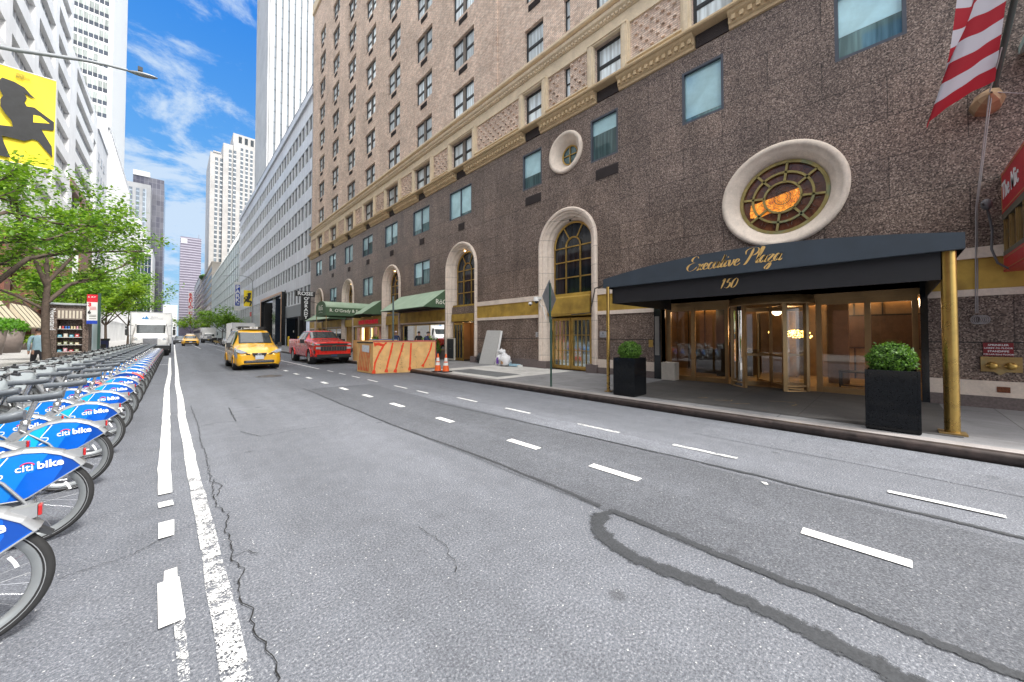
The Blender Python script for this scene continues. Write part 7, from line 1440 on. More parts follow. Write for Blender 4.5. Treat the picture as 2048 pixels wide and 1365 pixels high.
for y in (-1.50, -1.74): b = M(); b.lathe([(.08, FX - .05), (.07, FX - .13), (.055, FX - .15), (.03, FX - .16), (.001, FX - .16)], (0, y, 1.06), 'x', 16); b.box(FX - .14, FX - .11, y - .095, y + .095, 1.05, 1.07); b.obj('hose_cap', BRASS, t)
b = M(); b.text('SPRINKLER', .045, TM((FX - .055, -1.6, 1.20), (0, -1, 0), (0, 0, 1)), 0, .002); b.obj('lettering', BRASS, t)
b = M(); b.box(FX - .07, FX - .062, -1.72, -1.55, .50, .62); tag(b.obj('rust_patch', mat('rust', (.16, .055, .025), .9, var=.6, vscale=30)), 'rusty steel patch on the pale base course below the fire connection', 'plate')
for i, y in enumerate((11.66, 8.07)): b = M(); b.box(FX - .03, FX - .005, y - .16, y + .16, 1.63, 1.88, 0); b.disc((FX - .032, y, 1.80), .045, 'x', 14, 1); b.box(FX - .033, FX - .03, y - .11, y + .11, 1.68, 1.70, 1); b.box(FX - .033, FX - .03, y - .09, y + .09, 1.72, 1.735, 1); tag(b.obj('wall_plaque', [mat('plaque_silver', (.45, .46, .50), .35, .4), mat('plaque_grey', (.2, .21, .23), .5)]), ['silver wall plaque on the granite just left of the big arched door', 'silver wall plaque just right of the arched door by the canopy post'][i], 'plaque')
b = M(); b.box(FX - .02, FX - .004, 5.98, 6.14, 1.28, 1.55); tag(b.obj('call_plate', BRASS), 'small brass call plate left of the dark entrance jamb', 'plate')
# flag, pole, bracket and rope
t = thing('flagpole', 'long dark angled flagpole on a faceted tan bracket above the red sign', 'flagpole', (FX, -1.5, 6.7)); b = M(); b.lathe([(.02, FX - .62), (.17, FX - .45), (.24, FX - .20), (.24, FX - .0)], (0, -1.52, 6.72), 'x', 8, smooth=False); b.obj('bracket', mat('tan_bracket', (.45, .30, .18), .5, .2, var=.2), t); b = M(); b.tube([(FX - .3, -1.58, 6.85), (10.4, -1.95, 9.8)], .05, 10); b.obj('pole', mat('pole_green', (.05, .06, .055), .4, .3), t)
b = M(); b.tube([(11.6, -1.58, 7.3), (12.2, -1.5, 6.75), (12.72, -1.34, 4.5), (12.74, -1.30, 2.2)], .012, 5); b.tube([(12.25, -1.53, 6.7), (12.74, -1.36, 4.5), (12.76, -1.33, 2.2)], .010, 5); b.tube([(12.2, -1.5, 6.75), (12.5, -2.0, 6.6), (12.7, -2.6, 6.5)], .010, 5)
for k in range(5): b.tube([(12.73 + .01 * k, -1.30 - .03 * k + .07 * cos(a), 2.05 + .09 * sin(a)) for a in [2 * pi * j / 12 for j in range(13)]], .010, 5)
b.obj('halyard', mat('rope', (.33, .31, .31), .8), t)
def flagmat():
    m, nt, N, L, b_ = _nodes('flag_cloth'); tr = N.new('ShaderNodeBsdfTranslucent'); at = N.new('ShaderNodeAttribute'); at.attribute_name = 'v'; sc_ = N.new('ShaderNodeMath'); sc_.operation = 'MULTIPLY'; sc_.inputs[1].default_value = 4.6; L.new(at.outputs['Fac'], sc_.inputs[0]); fr = N.new('ShaderNodeMath'); fr.operation = 'FRACT'; L.new(sc_.outputs[0], fr.inputs[0]); gt = N.new('ShaderNodeMath'); gt.operation = 'GREATER_THAN'; gt.inputs[1].default_value = 0.5; L.new(fr.outputs[0], gt.inputs[0])
    o = mixrgb(N, L, gt.outputs[0], (.38, .006, .020), (.58, .59, .66)); L.new(o, b_.inputs['Base Color']); b_.inputs['Roughness'].default_value = .6; L.new(o, tr.inputs[0]); mx = N.new('ShaderNodeMixShader'); mx.inputs[0].default_value = .35; L.new(b_.outputs[0], mx.inputs[1]); L.new(tr.outputs[0], mx.inputs[2]); L.new(mx.outputs[0], N['Material Output'].inputs[0]); return m
b = M(); W = []; nu, nv = 28, 60
hp, hq = Vector((11.98, -1.54, 6.85)), Vector((10.75, -1.66, 9.0))     # hoist edge along the pole
def flagpt(u, v):
    a = hp.lerp(hq, v); fold = .16 * sin(u * 7 + v * 3) * u + .06 * sin(u * 19 + v * 5) * u; fall = Vector((-.30, .97, -.40)); p = a + fall * u * (1.03 - .50 * min(v, .8)) + Vector((fold * .7, -fold * .45, -.22 * u * u + .10 * sin(u * 6 + v * 8) * u)) + Vector((.10, -.05, 0)) * sin(u * 14 + v * 4) * u * .6; return p
b.grid(lambda u, v: flagpt(u, v), nu, nv); o = b.obj('striped_flag', flagmat(), None, recalc=False); at_ = o.data.attributes.new('v', 'FLOAT', 'POINT'); at_.data.foreach_set('value', [j / nv for j in range(nv + 1) for i in range(nu + 1)]); tag(o, 'red and white striped flag hanging in folds from the angled flagpole', 'flag')
# ---------------------------------------------------------------- street furniture on the right pavement
BGR = mat('polished_black_granite', (0.006, 0.007, 0.009), 0.07, var=0.5, vscale=35, spec=0.22, dirt=((.25, .25, .25), 70, .05))
def planter(label, x0, x1, y0, y1, h, br, sd):
    t = thing('potted_boxwood', label, 'planter', ((x0 + x1) / 2, (y0 + y1) / 2, .155), 'black planters with clipped box balls'); b = M(); w_ = .035; z0, z1 = .17, .16 + h
    b.box(x0, x1, y0, y0 + w_, z0, z1); b.box(x0, x1, y1 - w_, y1, z0, z1); b.box(x0, x0 + w_, y0 + w_, y1 - w_, z0, z1); b.box(x1 - w_, x1, y0 + w_, y1 - w_, z0, z1); b.box(x0 + .01, x1 - .01, y0 + .01, y1 - .01, z0 - .014, z0 + .02); b.obj('planter_box', BGR, t, bevel=.004); b = M(); b.box(x0 + w_, x1 - w_, y0 + w_, y1 - w_, z1 - .12, z1 - .06); b.obj('soil', mat('soil', (.03, .02, .015), .9, var=.5, vscale=30), t)
    rnd = random.Random(sd); c = M(); cx, cy, cz = (x0 + x1) / 2, (y0 + y1) / 2, z1 + br * .55
    for _ in range(5200):
        d = Vector((rnd.gauss(0, 1), rnd.gauss(0, 1), rnd.gauss(0, 1))).normalized(); rr = br * (rnd.uniform(.76, 1.0) + (rnd.random() < .04) * .12 + .22 * noise.noise(d * 3 + Vector((sd, 0, 0)))); p = Vector((cx, cy, cz)) + Vector((d.x * rr, d.y * rr, d.z * rr * .92))
        if p.z < z1 - .06: continue
        s = rnd.uniform(.014, .026); u = Vector((rnd.gauss(0, 1), rnd.gauss(0, 1), rnd.gauss(0, 1))).normalized(); w2 = (d + Vector((rnd.gauss(0, .5), rnd.gauss(0, .5), rnd.gauss(0, .5)))).cross(u).normalized(); c.add([p - u * s, p + w2 * s * .6, p + u * s, p - w2 * s * .6], [(0, 1, 2, 3)])
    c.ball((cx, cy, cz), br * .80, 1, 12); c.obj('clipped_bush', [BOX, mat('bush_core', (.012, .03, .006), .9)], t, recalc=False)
planter('polished black planter with round box bush standing near the thick brass post', 8.42, 9.02, -.32, .30, .98, .30, 3); planter('polished black planter with round box bush at the far corner of the canopy', 8.42, 9.05, 4.42, 5.02, .97, .29, 5)
b = M(); b.box(12.38, 12.78, 5.05, 5.5, .17, .78); tag(b.obj('stone_bin', limestone('bin_stone', (.55, .50, .44), zj=0), bevel=.01), 'pale stone-coloured square bin beside the left glass door', 'bin')
t = thing('warning_sign', 'grey back of a diamond traffic sign on thin green post at the kerb', 'traffic sign', (8.36, 7.1, .15)); b = M(); b.prism([(8.335, 7.085), (8.385, 7.085), (8.385, 7.12), (8.335, 7.12)], 'z', .15, 2.2); o = len(b.v); b.prism([(8.30, 7.085), (8.35, 7.085), (8.35, 7.12), (8.30, 7.12)], 'z', 2.1, 3.3)
b.obj('post', GREEN_M, t); b = M(); u = Vector((cos(radians(17.6)), sin(radians(17.6)), 0)); c = Vector((8.325, 7.13, 2.86)); nrm = Vector((-u.y, u.x, 0)); q = [c + u * .54, c + Vector((0, 0, .56)), c - u * .54, c - Vector((0, 0, .56))]; b.add([p for p in q] + [p + nrm * .006 for p in q], [(0, 1, 2, 3), (7, 6, 5, 4), (0, 1, 5, 4), (1, 2, 6, 5), (2, 3, 7, 6), (3, 0, 4, 7)]); b.obj('sign_plate', mat('sign_back', (.17, .18, .20), .5, .4, dirt=((.08, .07, .07), 4, .5)), t)
t = thing('signpost', 'bare grey-green signpost standing by the sloping green awning', 'post', (8.7, 18.6, .15)); b = M(); b.tube([(8.7, 18.6, .15), (8.68, 18.6, 3.85)], .05, 8); b.obj('pole', mat('post_grey', (.10, .14, .14), .5), t)
def cone(x, y, label, d):
    t = thing('traffic_cone', label, 'traffic cone', (x, y, .155), 'traffic cones at the kerb'); b = M(); b.box(x - .2, x + .2, y - .2, y + .2, .17, .20); b.obj('base', TRIMB, t, bevel=.01); OR = mat('cone_orange', (.85, .13, .02), .5, var=.15, dirt=((.25, .1, .05), 6, .4)); WB = mat('cone_white', (.75, .73, .70), .4, var=.1); R = lambda z: .145 - .115 * (z - .2) / .72
    b = M(); zs = [.20, .42, .42, .56, .56, .60, .60, .76, .76, .92]
    for i, (a, c_, m_) in enumerate([(.20, .44, 0), (.44, .56, 1), (.56, .61, 0), (.61, .76, 1), (.76, .92, 0)]): b.lathe([(R(a), a), (R(c_), c_)], (x, y, 0), 'z', 20, m_)
    b.lathe([(.031, .92), (.024, .93), (.001, .93)], (x, y, 0), 'z', 16, 0); b.obj('cone_body', [OR, WB], t); 
cone(8.29, 13.4, 'left one of two worn orange traffic cones with white bands', 0); cone(8.42, 12.98, 'right one of two orange traffic cones with white bands', 1)
t = thing('leaning_board', 'pale grey panel leaning against the granite wall beside the white bags', 'board', (12.3, 14.9, .16)); b = M()
b.add([(12.20, 15.55, .16), (12.28, 14.35, .16), (12.70, 14.30, 1.98), (12.62, 15.35, 2.0), (12.25, 15.56, .16), (12.33, 14.36, .16), (12.75, 14.31, 1.98), (12.67, 15.36, 2.0)], [(0, 1, 2, 3), (7, 6, 5, 4), (0, 4, 5, 1), (1, 5, 6, 2), (2, 6, 7, 3), (3, 7, 4, 0)]); b.obj('sheet', mat('board_grey', (.46, .46, .45), .6, var=.08, vscale=12), t); b = M(); b.add([(12.30, 14.33, .16), (12.36, 14.22, .16), (12.74, 14.18, 1.95), (12.70, 14.28, 1.97)], [(0, 1, 2, 3)]); b.obj('second_sheet', WHITE, t)
BAGW = mat('white_plastic_bag', (.72, .72, .74), .4, var=.1, vscale=9, bump=.6, bscale=9)
def bag(name, label, x, y, z, sx, sy, sz, m_, sd, band=None):
    b = M(); rnd = random.Random(sd); n = 14; V = []; F = []
    for i in range(n + 1):
        for j in range(n + 2):
            a = pi * i / n; p = 2 * pi * j / (n + 2); q = Vector((sin(a) * cos(p), sin(a) * sin(p), -cos(a))); k = 1 + .42 * noise.noise(q * 1.9 + Vector((sd, 0, 0))) + .22 * noise.noise(q * 5); V.append((x + q.x * sx * k, y + q.y * sy * k, z + sz + max(-sz + .005, q.z * sz * k * 1.05)))
    w_ = n + 2; b.add(V, [(i * w_ + j, i * w_ + (j + 1) % w_, (i + 1) * w_ + (j + 1) % w_, (i + 1) * w_ + j) for i in range(n) for j in range(w_)], 0, True)
    for k in range(3): b.tube([(x, y, z + 2 * sz * .96), (x + .05 * (k - 1), y + .04 * k, z + 2 * sz + .07)], [.03, .008], 5)
    if band: b.box(x - sx - .0, x - sx + .02, y - .08, y + .08, z + sz * .4, z + sz * 1.5, 1)
    ms = [m_] + ([band] if band else []); return tag(b.obj(name, ms, None), label, 'bag')
bag('sack', 'white sack with purple band standing left of the pile by the wall', 12.22, 13.75, .16, .24, .26, .30, BAGW, 1, mat('purple_band', (.16, .06, .40), .5)); bag('sack', 'white sack with tan stain on the right of the pile', 12.15, 13.30, .16, .26, .30, .31, BAGW, 4, mat('tan_stain', (.38, .22, .10), .7)); bag('plastic_bag', 'white plastic bag with tied ears sitting on top of the two sacks', 12.25, 13.68, .70, .19, .24, .15, BAGW, 17); bag('black_bag', 'small black bag on the ground left of the leaning board', 12.55, 15.85, .16, .2, .2, .27, TRIMB, 9)
b = M(); b.obox((12.35, 12.85, .24), (.3, .5, .12), (0, .1, .2)); b.obox((12.4, 12.6, .21), (.25, .3, .1), (0, 0, -.3), 1); tag(b.obj('paper_bundle', [mat('pale_blue_pack', (.35, .55, .68), .5, var=.2), WHITE]), 'pale blue and white packs lying right of the white sacks', 'packaging')
t = thing('menu_board', 'black chalk menu board in a pale frame leaning by the open service door', 'menu board', (12.55, 18.8, .15)); b = M(); b.box(12.52, 12.58, 18.35, 19.25, .2, 1.55, 1); b.box(12.505, 12.52, 18.45, 19.15, .3, 1.5, 0); b.box(12.50, 12.505, 18.7, 18.9, .9, .905, 1); b.obj('panel', [mat('chalkboard', (.02, .025, .03), .4, var=.6, vscale=5), mat('pale_frame', (.55, .52, .45), .6)], t)
# plywood enclosures
PLY = mat('plywood', (0.72, 0.43, 0.17), 0.7, var=0.2, vscale=2.2, dirt=((.75, .52, .25), 3, .5)); SPR = mat('orange_red_spray', (.80, .06, .01), .6, var=.1); PNK = mat('faded_red_paint', (.50, .12, .10), .7, var=.25)
t = thing('plywood_enclosure', 'knee-to-chest high plywood enclosure with orange spray stripes at the kerb', 'enclosure', (7.7, 16, 0)); A0, A1, A2, A3 = Vector((6.33, 17.35, 0)), Vector((6.42, 15.72, 0)), Vector((8.0, 15.2, 0)), Vector((9.15, 15.05, 0)); H = 1.42
def panel(mb, a, b_, z0, z1, th=.03, mi=0, off=0.0):
    d = (b_ - a).normalized(); n_ = Vector((d.y, -d.x, 0)); a = a + n_ * off; b_ = b_ + n_ * off; P = [a, b_, b_ - n_ * th, a - n_ * th]; mb.add([(p.x, p.y, z0) for p in P] + [(p.x, p.y, z1) for p in P], [(0, 1, 2, 3), (7, 6, 5, 4), (0, 1, 5, 4), (1, 2, 6, 5), (2, 3, 7, 6), (3, 0, 4, 7)], mi)
b = M(); panel(b, A0, A1, .02, H - .05); panel(b, A1 + Vector((.001, 0, 0)), A2, .02, H); panel(b, A2, A3, .17, H); panel(b, A3, A3 + Vector((.1, 2.2, 0)), .17, H); panel(b, Vector((9.25, 17.3, 0)), A0, .17, H); b.obj('boards', PLY, t)
b = M(); panel(b, A1, A2, H, H + .05, .12, 0, .02); panel(b, A2, A3, H, H + .05, .12, 0, .02); panel(b, A0, A1, H - .05, H, .10, 1, .02); panel(b, A3 + Vector((.02, 0, 0)), A3 + Vector((.12, 2.2, 0)), .6, H + .05, .05, 0, .03); b.obj('top_rail', [PNK, TRIMB], t)
b = M()
def spray(a, b_, pts, w_, off=-.006):
    d = (b_ - a); L_ = d.length; d.normalize(); n_ = Vector((d.y, -d.x, 0)); P = [a + d * (s_ * L_) - n_ * off + Vector((0, 0, z)) for s_, z in pts]; L1, R1 = [], []; m_ = []
    for i in range(len(P) - 1):
        for k in range(5): m_.append(P[i].lerp(P[i + 1], k / 5))
    m_.append(P[-1])
    for i, p in enumerate(m_): tg = (m_[min(i + 1, len(m_) - 1)] - m_[max(i - 1, 0)]).normalized(); q = tg.cross(n_).normalized() * w_ * (.5 + .2 * noise.noise(Vector((i * .8, w_ * 50, s_))) + (.4 if i < 2 else 0)); L1.append(p + q); R1.append(p - q)
    k = len(m_); b.add(L1 + R1, [(i, i + 1, k + i + 1, k + i) for i in range(k - 1)])
A3b = A3
for pts in ([(.02, .03), (.05, .5), (.16, .95), (.28, 1.3), (.34, 1.40)], [(.33, .06), (.38, .5), (.44, .9), (.50, 1.38)], [(.56, .04), (.63, .5), (.72, 1.0), (.78, 1.38)], [(.95, .10), (.965, .6), (.985, 1.36)], [(.02, 1.33), (.14, 1.36), (.27, 1.28)], [(.03, 1.28), (.12, 1.31), (.24, 1.25)]): spray(A1, A2, pts, .075)
for pts in ([(.45, .25), (.62, .6), (.78, 1.0), (.86, 1.38)],): spray(A2, A3, pts, .07)
for k in range(7): spray(A0, A1, [(.10 + .10 * k, .10), (.16 + .10 * k, .6), (.26 + .10 * k, 1.28)], .05)
spray(A0, A1, [(.60, 1.2), (.75, .7), (.95, .12)], .03)
b.obj('spray_stripes', SPR, t, recalc=False); b = M(); d = (A1 - A0).normalized(); n_ = Vector((d.y, -d.x, 0)); a = A0 + d * .55 + n_ * .012; b.add([a + Vector((0, 0, .98)), a + d * .72 + Vector((0, 0, .94)), a + d * .72 + Vector((0, 0, 1.26)), a + Vector((0, 0, 1.28))], [(0, 1, 2, 3)]); b.obj('paper_notice', mat('notice_paper', (.68, .72, .78), .6, var=.15, vscale=12), t, recalc=False)
b = M(); rnd = random.Random(4)
for k in range(60):
    a, c = (A1, A2) if k < 44 else (A2, A3); s_ = rnd.choice([.15, .72, .75, .2]) + rnd.gauss(0, .02); p = a.lerp(c, min(max(s_, 0), 1)); dd = (c - a).normalized(); n_ = Vector((dd.y, -dd.x, 0)); b.ball(tuple(p + n_ * .006 + Vector((0, 0, rnd.uniform(.2, 1.3)))), .011, 0, 4)
b.obj('screw_heads', TRIMB, t)
t = thing('plywood_barrier', 'second smaller plywood barrier showing behind the pickup bonnet', 'barrier', (8.8, 21.5, .15)); b = M(); panel(b, Vector((8.3, 20.9, 0)), Vector((9.9, 20.6, 0)), .16, 1.45); panel(b, Vector((8.2, 23.2, 0)), Vector((8.3, 20.9, 0)), .16, 1.42); b.obj('boards', PLY, t); b = M(); panel(b, Vector((8.3, 20.9, 0)), Vector((9.9, 20.6, 0)), 1.45, 1.5, .1, 0, .02); b.obj('top_rail', mat('blue_rail', (.12, .18, .35), .6), t)
# pots with shrubs by the shop window and left pavement
def tub(label, x, y, r, h, bush, sd, potm, m_, z0=.155, n=900, group=None, lsz=.05):
    t = thing('potted_shrub', label, 'potted plant', (x, y, z0), group); b = M(); b.lathe([(.001, z0 + .015), (r * .72, z0 + .015), (r * .98, z0 + h), (r * .88, z0 + h), (r * .86, z0 + h - .08), (.001, z0 + h - .08)], (x, y, 0), 'z', 24); b.obj('pot', potm, t); rnd = random.Random(sd); c = M()
    for _ in range(n): d = Vector((rnd.gauss(0, 1), rnd.gauss(0, 1), abs(rnd.gauss(0, 1)) - .25)).normalized(); p = Vector((x, y, z0 + h)) + Vector((d.x * r * 1.12, d.y * r * 1.12, d.z * bush)) * rnd.uniform(.7, 1.05); s = rnd.uniform(.6, 1.3) * lsz; u = Vector((rnd.gauss(0, 1), rnd.gauss(0, 1), rnd.gauss(0, 1))).normalized(); w2 = d.cross(u).normalized(); c.add([p - u * s, p + w2 * s * .5, p + u * s, p - w2 * s * .5], [(0, 1, 2, 3)])
    c.ball((x, y, z0 + h), 1, 1, 8, (r * .85, r * .85, bush * .7)); c.obj('foliage', [m_, MATS['bush_core']], t, recalc=False)
POTD = mat('dark_grey_pot', (.045, .045, .055), .5, var=.2); POTB = mat('taupe_pot', (.19, .155, .14), .6, var=.15)
tub('dark round pot with bright yellow-green shrub beside the plywood enclosure', 11.2, 19.3, .42, .72, .85, 3, POTD, LEAFY, lsz=.06, n=1100); tub('dark pot with deep green shrub under the shop window', 12.35, 20.3, .32, .6, .8, 6, POTD, BOX, lsz=.05); tub('dark planter with leafy shrub outside the pub entrance', 12.0, 29.0, .35, .7, .9, 7, POTD, BOX, n=600, lsz=.07)
tub('tall taupe tapered pot with flat-topped bush, nearer one at the left edge', -10.9, 49.6, 1.1, 2.2, .95, 11, POTB, HEDGE, n=1500, group='tall pots on the left pavement', lsz=.13); tub('tall taupe tapered pot with flat-topped bush, farther one beside its twin', -11.0, 55.0, 1.1, 2.2, .95, 12, POTB, HEDGE, n=1500, group='tall pots on the left pavement', lsz=.13)
tub('low brown trough with yellow shrub near the beige shop awnings', -11.6, 66, .9, .8, .9, 13, POTB, LEAFY, n=500, lsz=.14); tub('low brown trough with lime shrub partly behind the young tree trunk', -11.4, 76, .9, .9, 1.1, 14, POTB, LEAFY, n=500, lsz=.14)
for (x, y, l) in ((12.3, 60.8, 'yellow steel bollard nearest the garage opening pier'), (12.3, 55.0, 'yellow steel bollard half hidden by the pickup cab')): b = M(); b.tube([(x, y, .15), (x, y, 1.5)], .13, 12); b.ball((x, y, 1.5), .13, 0, 8); tag(b.obj('bollard', mat('bollard_yellow', (.78, .50, .03), .5, var=.1)), l, 'bollard', 'yellow bollards')
# camera on the wall
t = thing('wall_camera', 'white dome security cameras clustered beside the big arch', 'camera', (12.5, 11.3, 3.4)); b = M(); b.lathe([(.13, 0), (.13, .12), (.10, .17), (.001, .18)], (12.42, 11.45, 3.33), 'z', 16); b.box(12.4, 12.72, 11.35, 11.6, 3.42, 3.55); b.lathe([(.09, 0), (.09, .08), (.06, .12)], (12.38, 11.8, 3.2), 'z', 14); b.tube([(12.7, 11.5, 3.3), (12.55, 11.3, 3.15), (12.6, 11.2, 3.05), (12.66, 11.1, 2.6), (12.66, 11.05, 2.45)], .02, 6); b.obj('housing', WHITE, t, bevel=.01); b = M(); b.ball((12.42, 11.45, 3.31), .085, 0, 8); b.ball((12.38, 11.8, 3.19), .06, 0, 8); b.obj('dome', TRIMB, t)
b = M(); b.tube([(9.0, 5.52, 3.2), (12.4, 8.2, 3.62), (12.62, 8.4, 3.4), (12.6, 8.52, 2.9), (12.66, 8.6, 2.66), (12.66, 9.6, 2.62)], .022, 6); tag(b.obj('cable', TRIMB), 'black cable sagging from the canopy corner to the brass spandrel', 'cable')
b = M(); b.tube([(12.1, -1.35, 4.45), (12.3, -1.45, 4.3), (12.35, -1.50, 3.9), (12.3, -1.48, 3.5), (12.3, -1.55, 3.2), (12.3, -1.7, 3.05)], .02, 6); b.ball((12.2, -1.42, 4.42), .1, 0, 6, (.6, .8, 1.2)); tag(b.obj('cable', mat('cable_grey', (.12, .12, .13), .5)), 'grey cable looping down beside the red bay-window sign', 'cable')
b = M(); b.tube([(12.4, 9.0, .2), (12.2, 9.0, .3)], .02, 5) if False else None
# lamp standards with yellow banners
BANY = mat('banner_yellow', (.86, .66, .02), .6, var=.05, vscale=2, bump=.3, bscale=2.5); BANK = mat('banner_figure', (.014, .015, .017), .6, var=.5, vscale=5); LAMPG = mat('lamp_grey', (.30, .32, .34), .5, .3)
def lamp(label, bl, x, y, s, arm, cat='street lamp'):
    t = thing('street_lamp', label, cat, (x, y, .15)); b = M(); b.tube([(x, y, .15), (x, y, 8.8)], [.13, .08], 12); b.lathe([(.22, .15), (.22, .6), (.15, .7)], (x, y, 0), 'z', 12); b.obj('pole', LAMPG, t); b = M(); b.tube(arm, [.06, .055, .05, .045, .04, .035, .03][:len(arm)], 8); b.obj('arm', LAMPG, t); e = Vector(arm[-1]); f = (Vector(arm[-1]) - Vector(arm[-2])).normalized()
    b = M(); P = []; V = []
    for i in range(9): q = i / 8; P.append(e + f * (.62 * q) + Vector((0, 0, -.02)))
    b.tube(P, [.035, .06, .085, .10, .105, .10, .09, .07, .03], 10, flat=.5); b.box(e.x + s * .2, e.x + s * .3, y - .04, y + .04, e.z + .1, e.z + .22, 1) if s > 0 else None; b.obj('lamp_head', [LAMPG, TRIMB], t)
    bn = thing('banner', bl, 'banner', (x + s * .55, y, 7.2)); b = M(); x0, x1 = (x + s * .06, x + s * 1.06); z0, z1 = 6.03, 8.41; nx, nz = 12, 24
    def P_(u, v): return (x0 + (x1 - x0) * u, y + .03 * sin(u * 5 + v * 2) * (1 - abs(2 * v - 1)) , z0 + (z1 - z0) * v)
    b.grid(P_, nx, nz, 0); b.tube([(x, y, z1), (x1, y, z1)], .014, 6, 1); b.tube([(x, y, z0), (x1, y, z0)], .014, 6, 1); b.obj('cloth', [BANY, WHITE], bn, recalc=False)
    # generic dancing figure printed on the cloth
    fig = [[(.26, 1.0), (.30, .72), (.36, .66), (.55, .62), (.70, .66), (.80, .58), (1.0, .50), (1.0, .43), (.90, .42), (.74, .44), (.68, .47), (.62, .40), (.66, .36), (.86, .22), (1.0, .18), (1.0, .06), (.78, .16), (.62, .26), (.48, .25), (.40, .27), (.16, .22), (.22, .02), (.10, .0), (.0, .10), (.0, .26), (.20, .33), (.34, .35), (.32, .45), (.22, .52), (.16, .60), (.14, .70), (.12, .80), (.14, .88), (.30, .92), (.50, .90), (.58, .86), (.66, .80), (.60, .80), (.50, .84), (.44, .80), (.46, .72)]]
    f0 = [(.13, .86), (.18, .91), (.36, .90), (.52, .865), (.62, .80), (.70, .765), (.62, .77), (.52, .80), (.56, .74), (.52, .69), (.56, .65), (.68, .66), (.84, .60), (1.0, .545), (1.0, .44), (.84, .42), (.80, .415), (.86, .35), (.97, .24), (.99, .10), (.90, .16), (.74, .27), (.66, .275), (.54, .23), (.34, .235), (.20, .235), (.24, .15), (.34, .0), (.16, .0), (.10, .12), (.0, .22), (.0, .30), (.14, .35), (.36, .37), (.33, .44), (.24, .50), (.17, .57), (.16, .65), (.20, .70), (.15, .76)]
    b = M(); b.poly([(P_(u * .99 if s > 0 else u, .04 + v * .9)[0], y - .045, P_(u, .04 + v * .9)[2]) for u, v in f0], 0); b.poly([(P_(u, v)[0], y - .048, P_(u, v)[2]) for u, v in [(.66, .41 + .06), (.86, .455 + .04), (.92, .50), (.76, .555), (.66, .55)]], 1)
    for k in range(6): b.tube([(x0 + (x1 - x0) * (.38 + .02 * k), y - .046, z0 + (z1 - z0) * (.90 + .01 * sin(k))), (x0 + (x1 - x0) * (.40 + .02 * k), y - .046, z0 + (z1 - z0) * .955)], .004, 4, 2)
    for k in range(5): b.box(x0 + (x1 - x0) * .37, x0 + (x1 - x0) * .60, y - .047, y - .044, z0 + (z1 - z0) * (.905 + .012 * k), z0 + (z1 - z0) * (.908 + .012 * k), 2)
    b.obj('printed_figure', [BANK, BANY, mat('banner_ink', (.25, .19, .03), .6)], bn)
lamp('grey street lamp whose arm reaches in from the top left', 'large yellow banner with printed black figure hanging at the top left', -3.40, 15.0, 1, [(-3.4, 15, 8.80), (-3.0, 15, 8.88), (-2.45, 15, 9.05), (-1.95, 15, 9.2), (-1.5, 15, 9.30), (-1.07, 15, 9.36)])
lamp('far grey street lamp before the grey office block', 'small distant yellow banner with dark figure beside the PARK sign', 8.45, 65.0, -1, [(8.45, 65, 8.80), (8.40, 65, 9.9), (8.0, 65, 10.3), (7.2, 65, 10.5), (6.3, 65, 10.5), (5.6, 65, 10.35)])
# news kiosk and bus stop pole on the left pavement
t = thing('newsstand', 'brown granite newsstand kiosk with lit shelves of goods and striped shutter head', 'kiosk', (-3.6, 27, .15)); KST = granite_wall_mat('kiosk_granite', .95, 1.4, 1.4, .5); y = 26.0
b = M(); b.box(-4.12, -3.86, y, 27.3, .15, 3.12); b.box(-3.10, -2.92, y, 27.0, .15, 3.12); b.box(-3.86, -3.10, y + .02, y + .05, .15, .95); b.box(-3.86, -3.10, y + .6, 27.2, .15, 3.0, 0); b.box(-3.86, -3.10, y + .01, y + .06, 2.9, 3.08); b.text('Newsstand', .22, TM((-3.98, y - .006, 2.45), (0, 0, -1), (1, 0, 0)), 1, .002, .002); b.obj('body', [KST, LETW], t)
b = M(); b.box(-4.2, -2.85, y - .1, 27.3, 3.12, 3.20); b.poly([(-5.0, y - .3, 3.42), (-3.9, y - .3, 3.15), (-3.9, y + 1.3, 3.15), (-5.0, y + 1.3, 3.42)], 1); b.obj('roof', [ALLOY, mat('roof_glass', (.45, .60, .66), .1, .3)], t); b = M(); b.box(-3.86, -3.10, y, y + .03, 2.45, 2.95, 0)
for k in range(7): b.box(-3.83 + .107 * k, -3.77 + .107 * k, y - .01, y, 2.5, 2.86, 1)
b.obj('shutter_head', [mat('shutter_brown', (.20, .16, .14), .5), mat('shutter_cream', (.62, .56, .46), .5)], t); b = M()
for z in (.95, 1.27, 1.62, 2.0): b.box(-3.84, -3.12, y + .06, y + .5, z, z + .02)
b.obj('shelf', WHITE, t); rnd = random.Random(9); cols = [(.05, .35, .50), (.6, .5, .3), (.02, .12, .45), (.65, .6, .5), (.55, .05, .06), (.2, .22, .1), (.6, .3, .35)]; names = ['teal', 'tan', 'blue', 'cream', 'red', 'olive', 'pink']; pos = ['top', 'second', 'third', 'bottom']
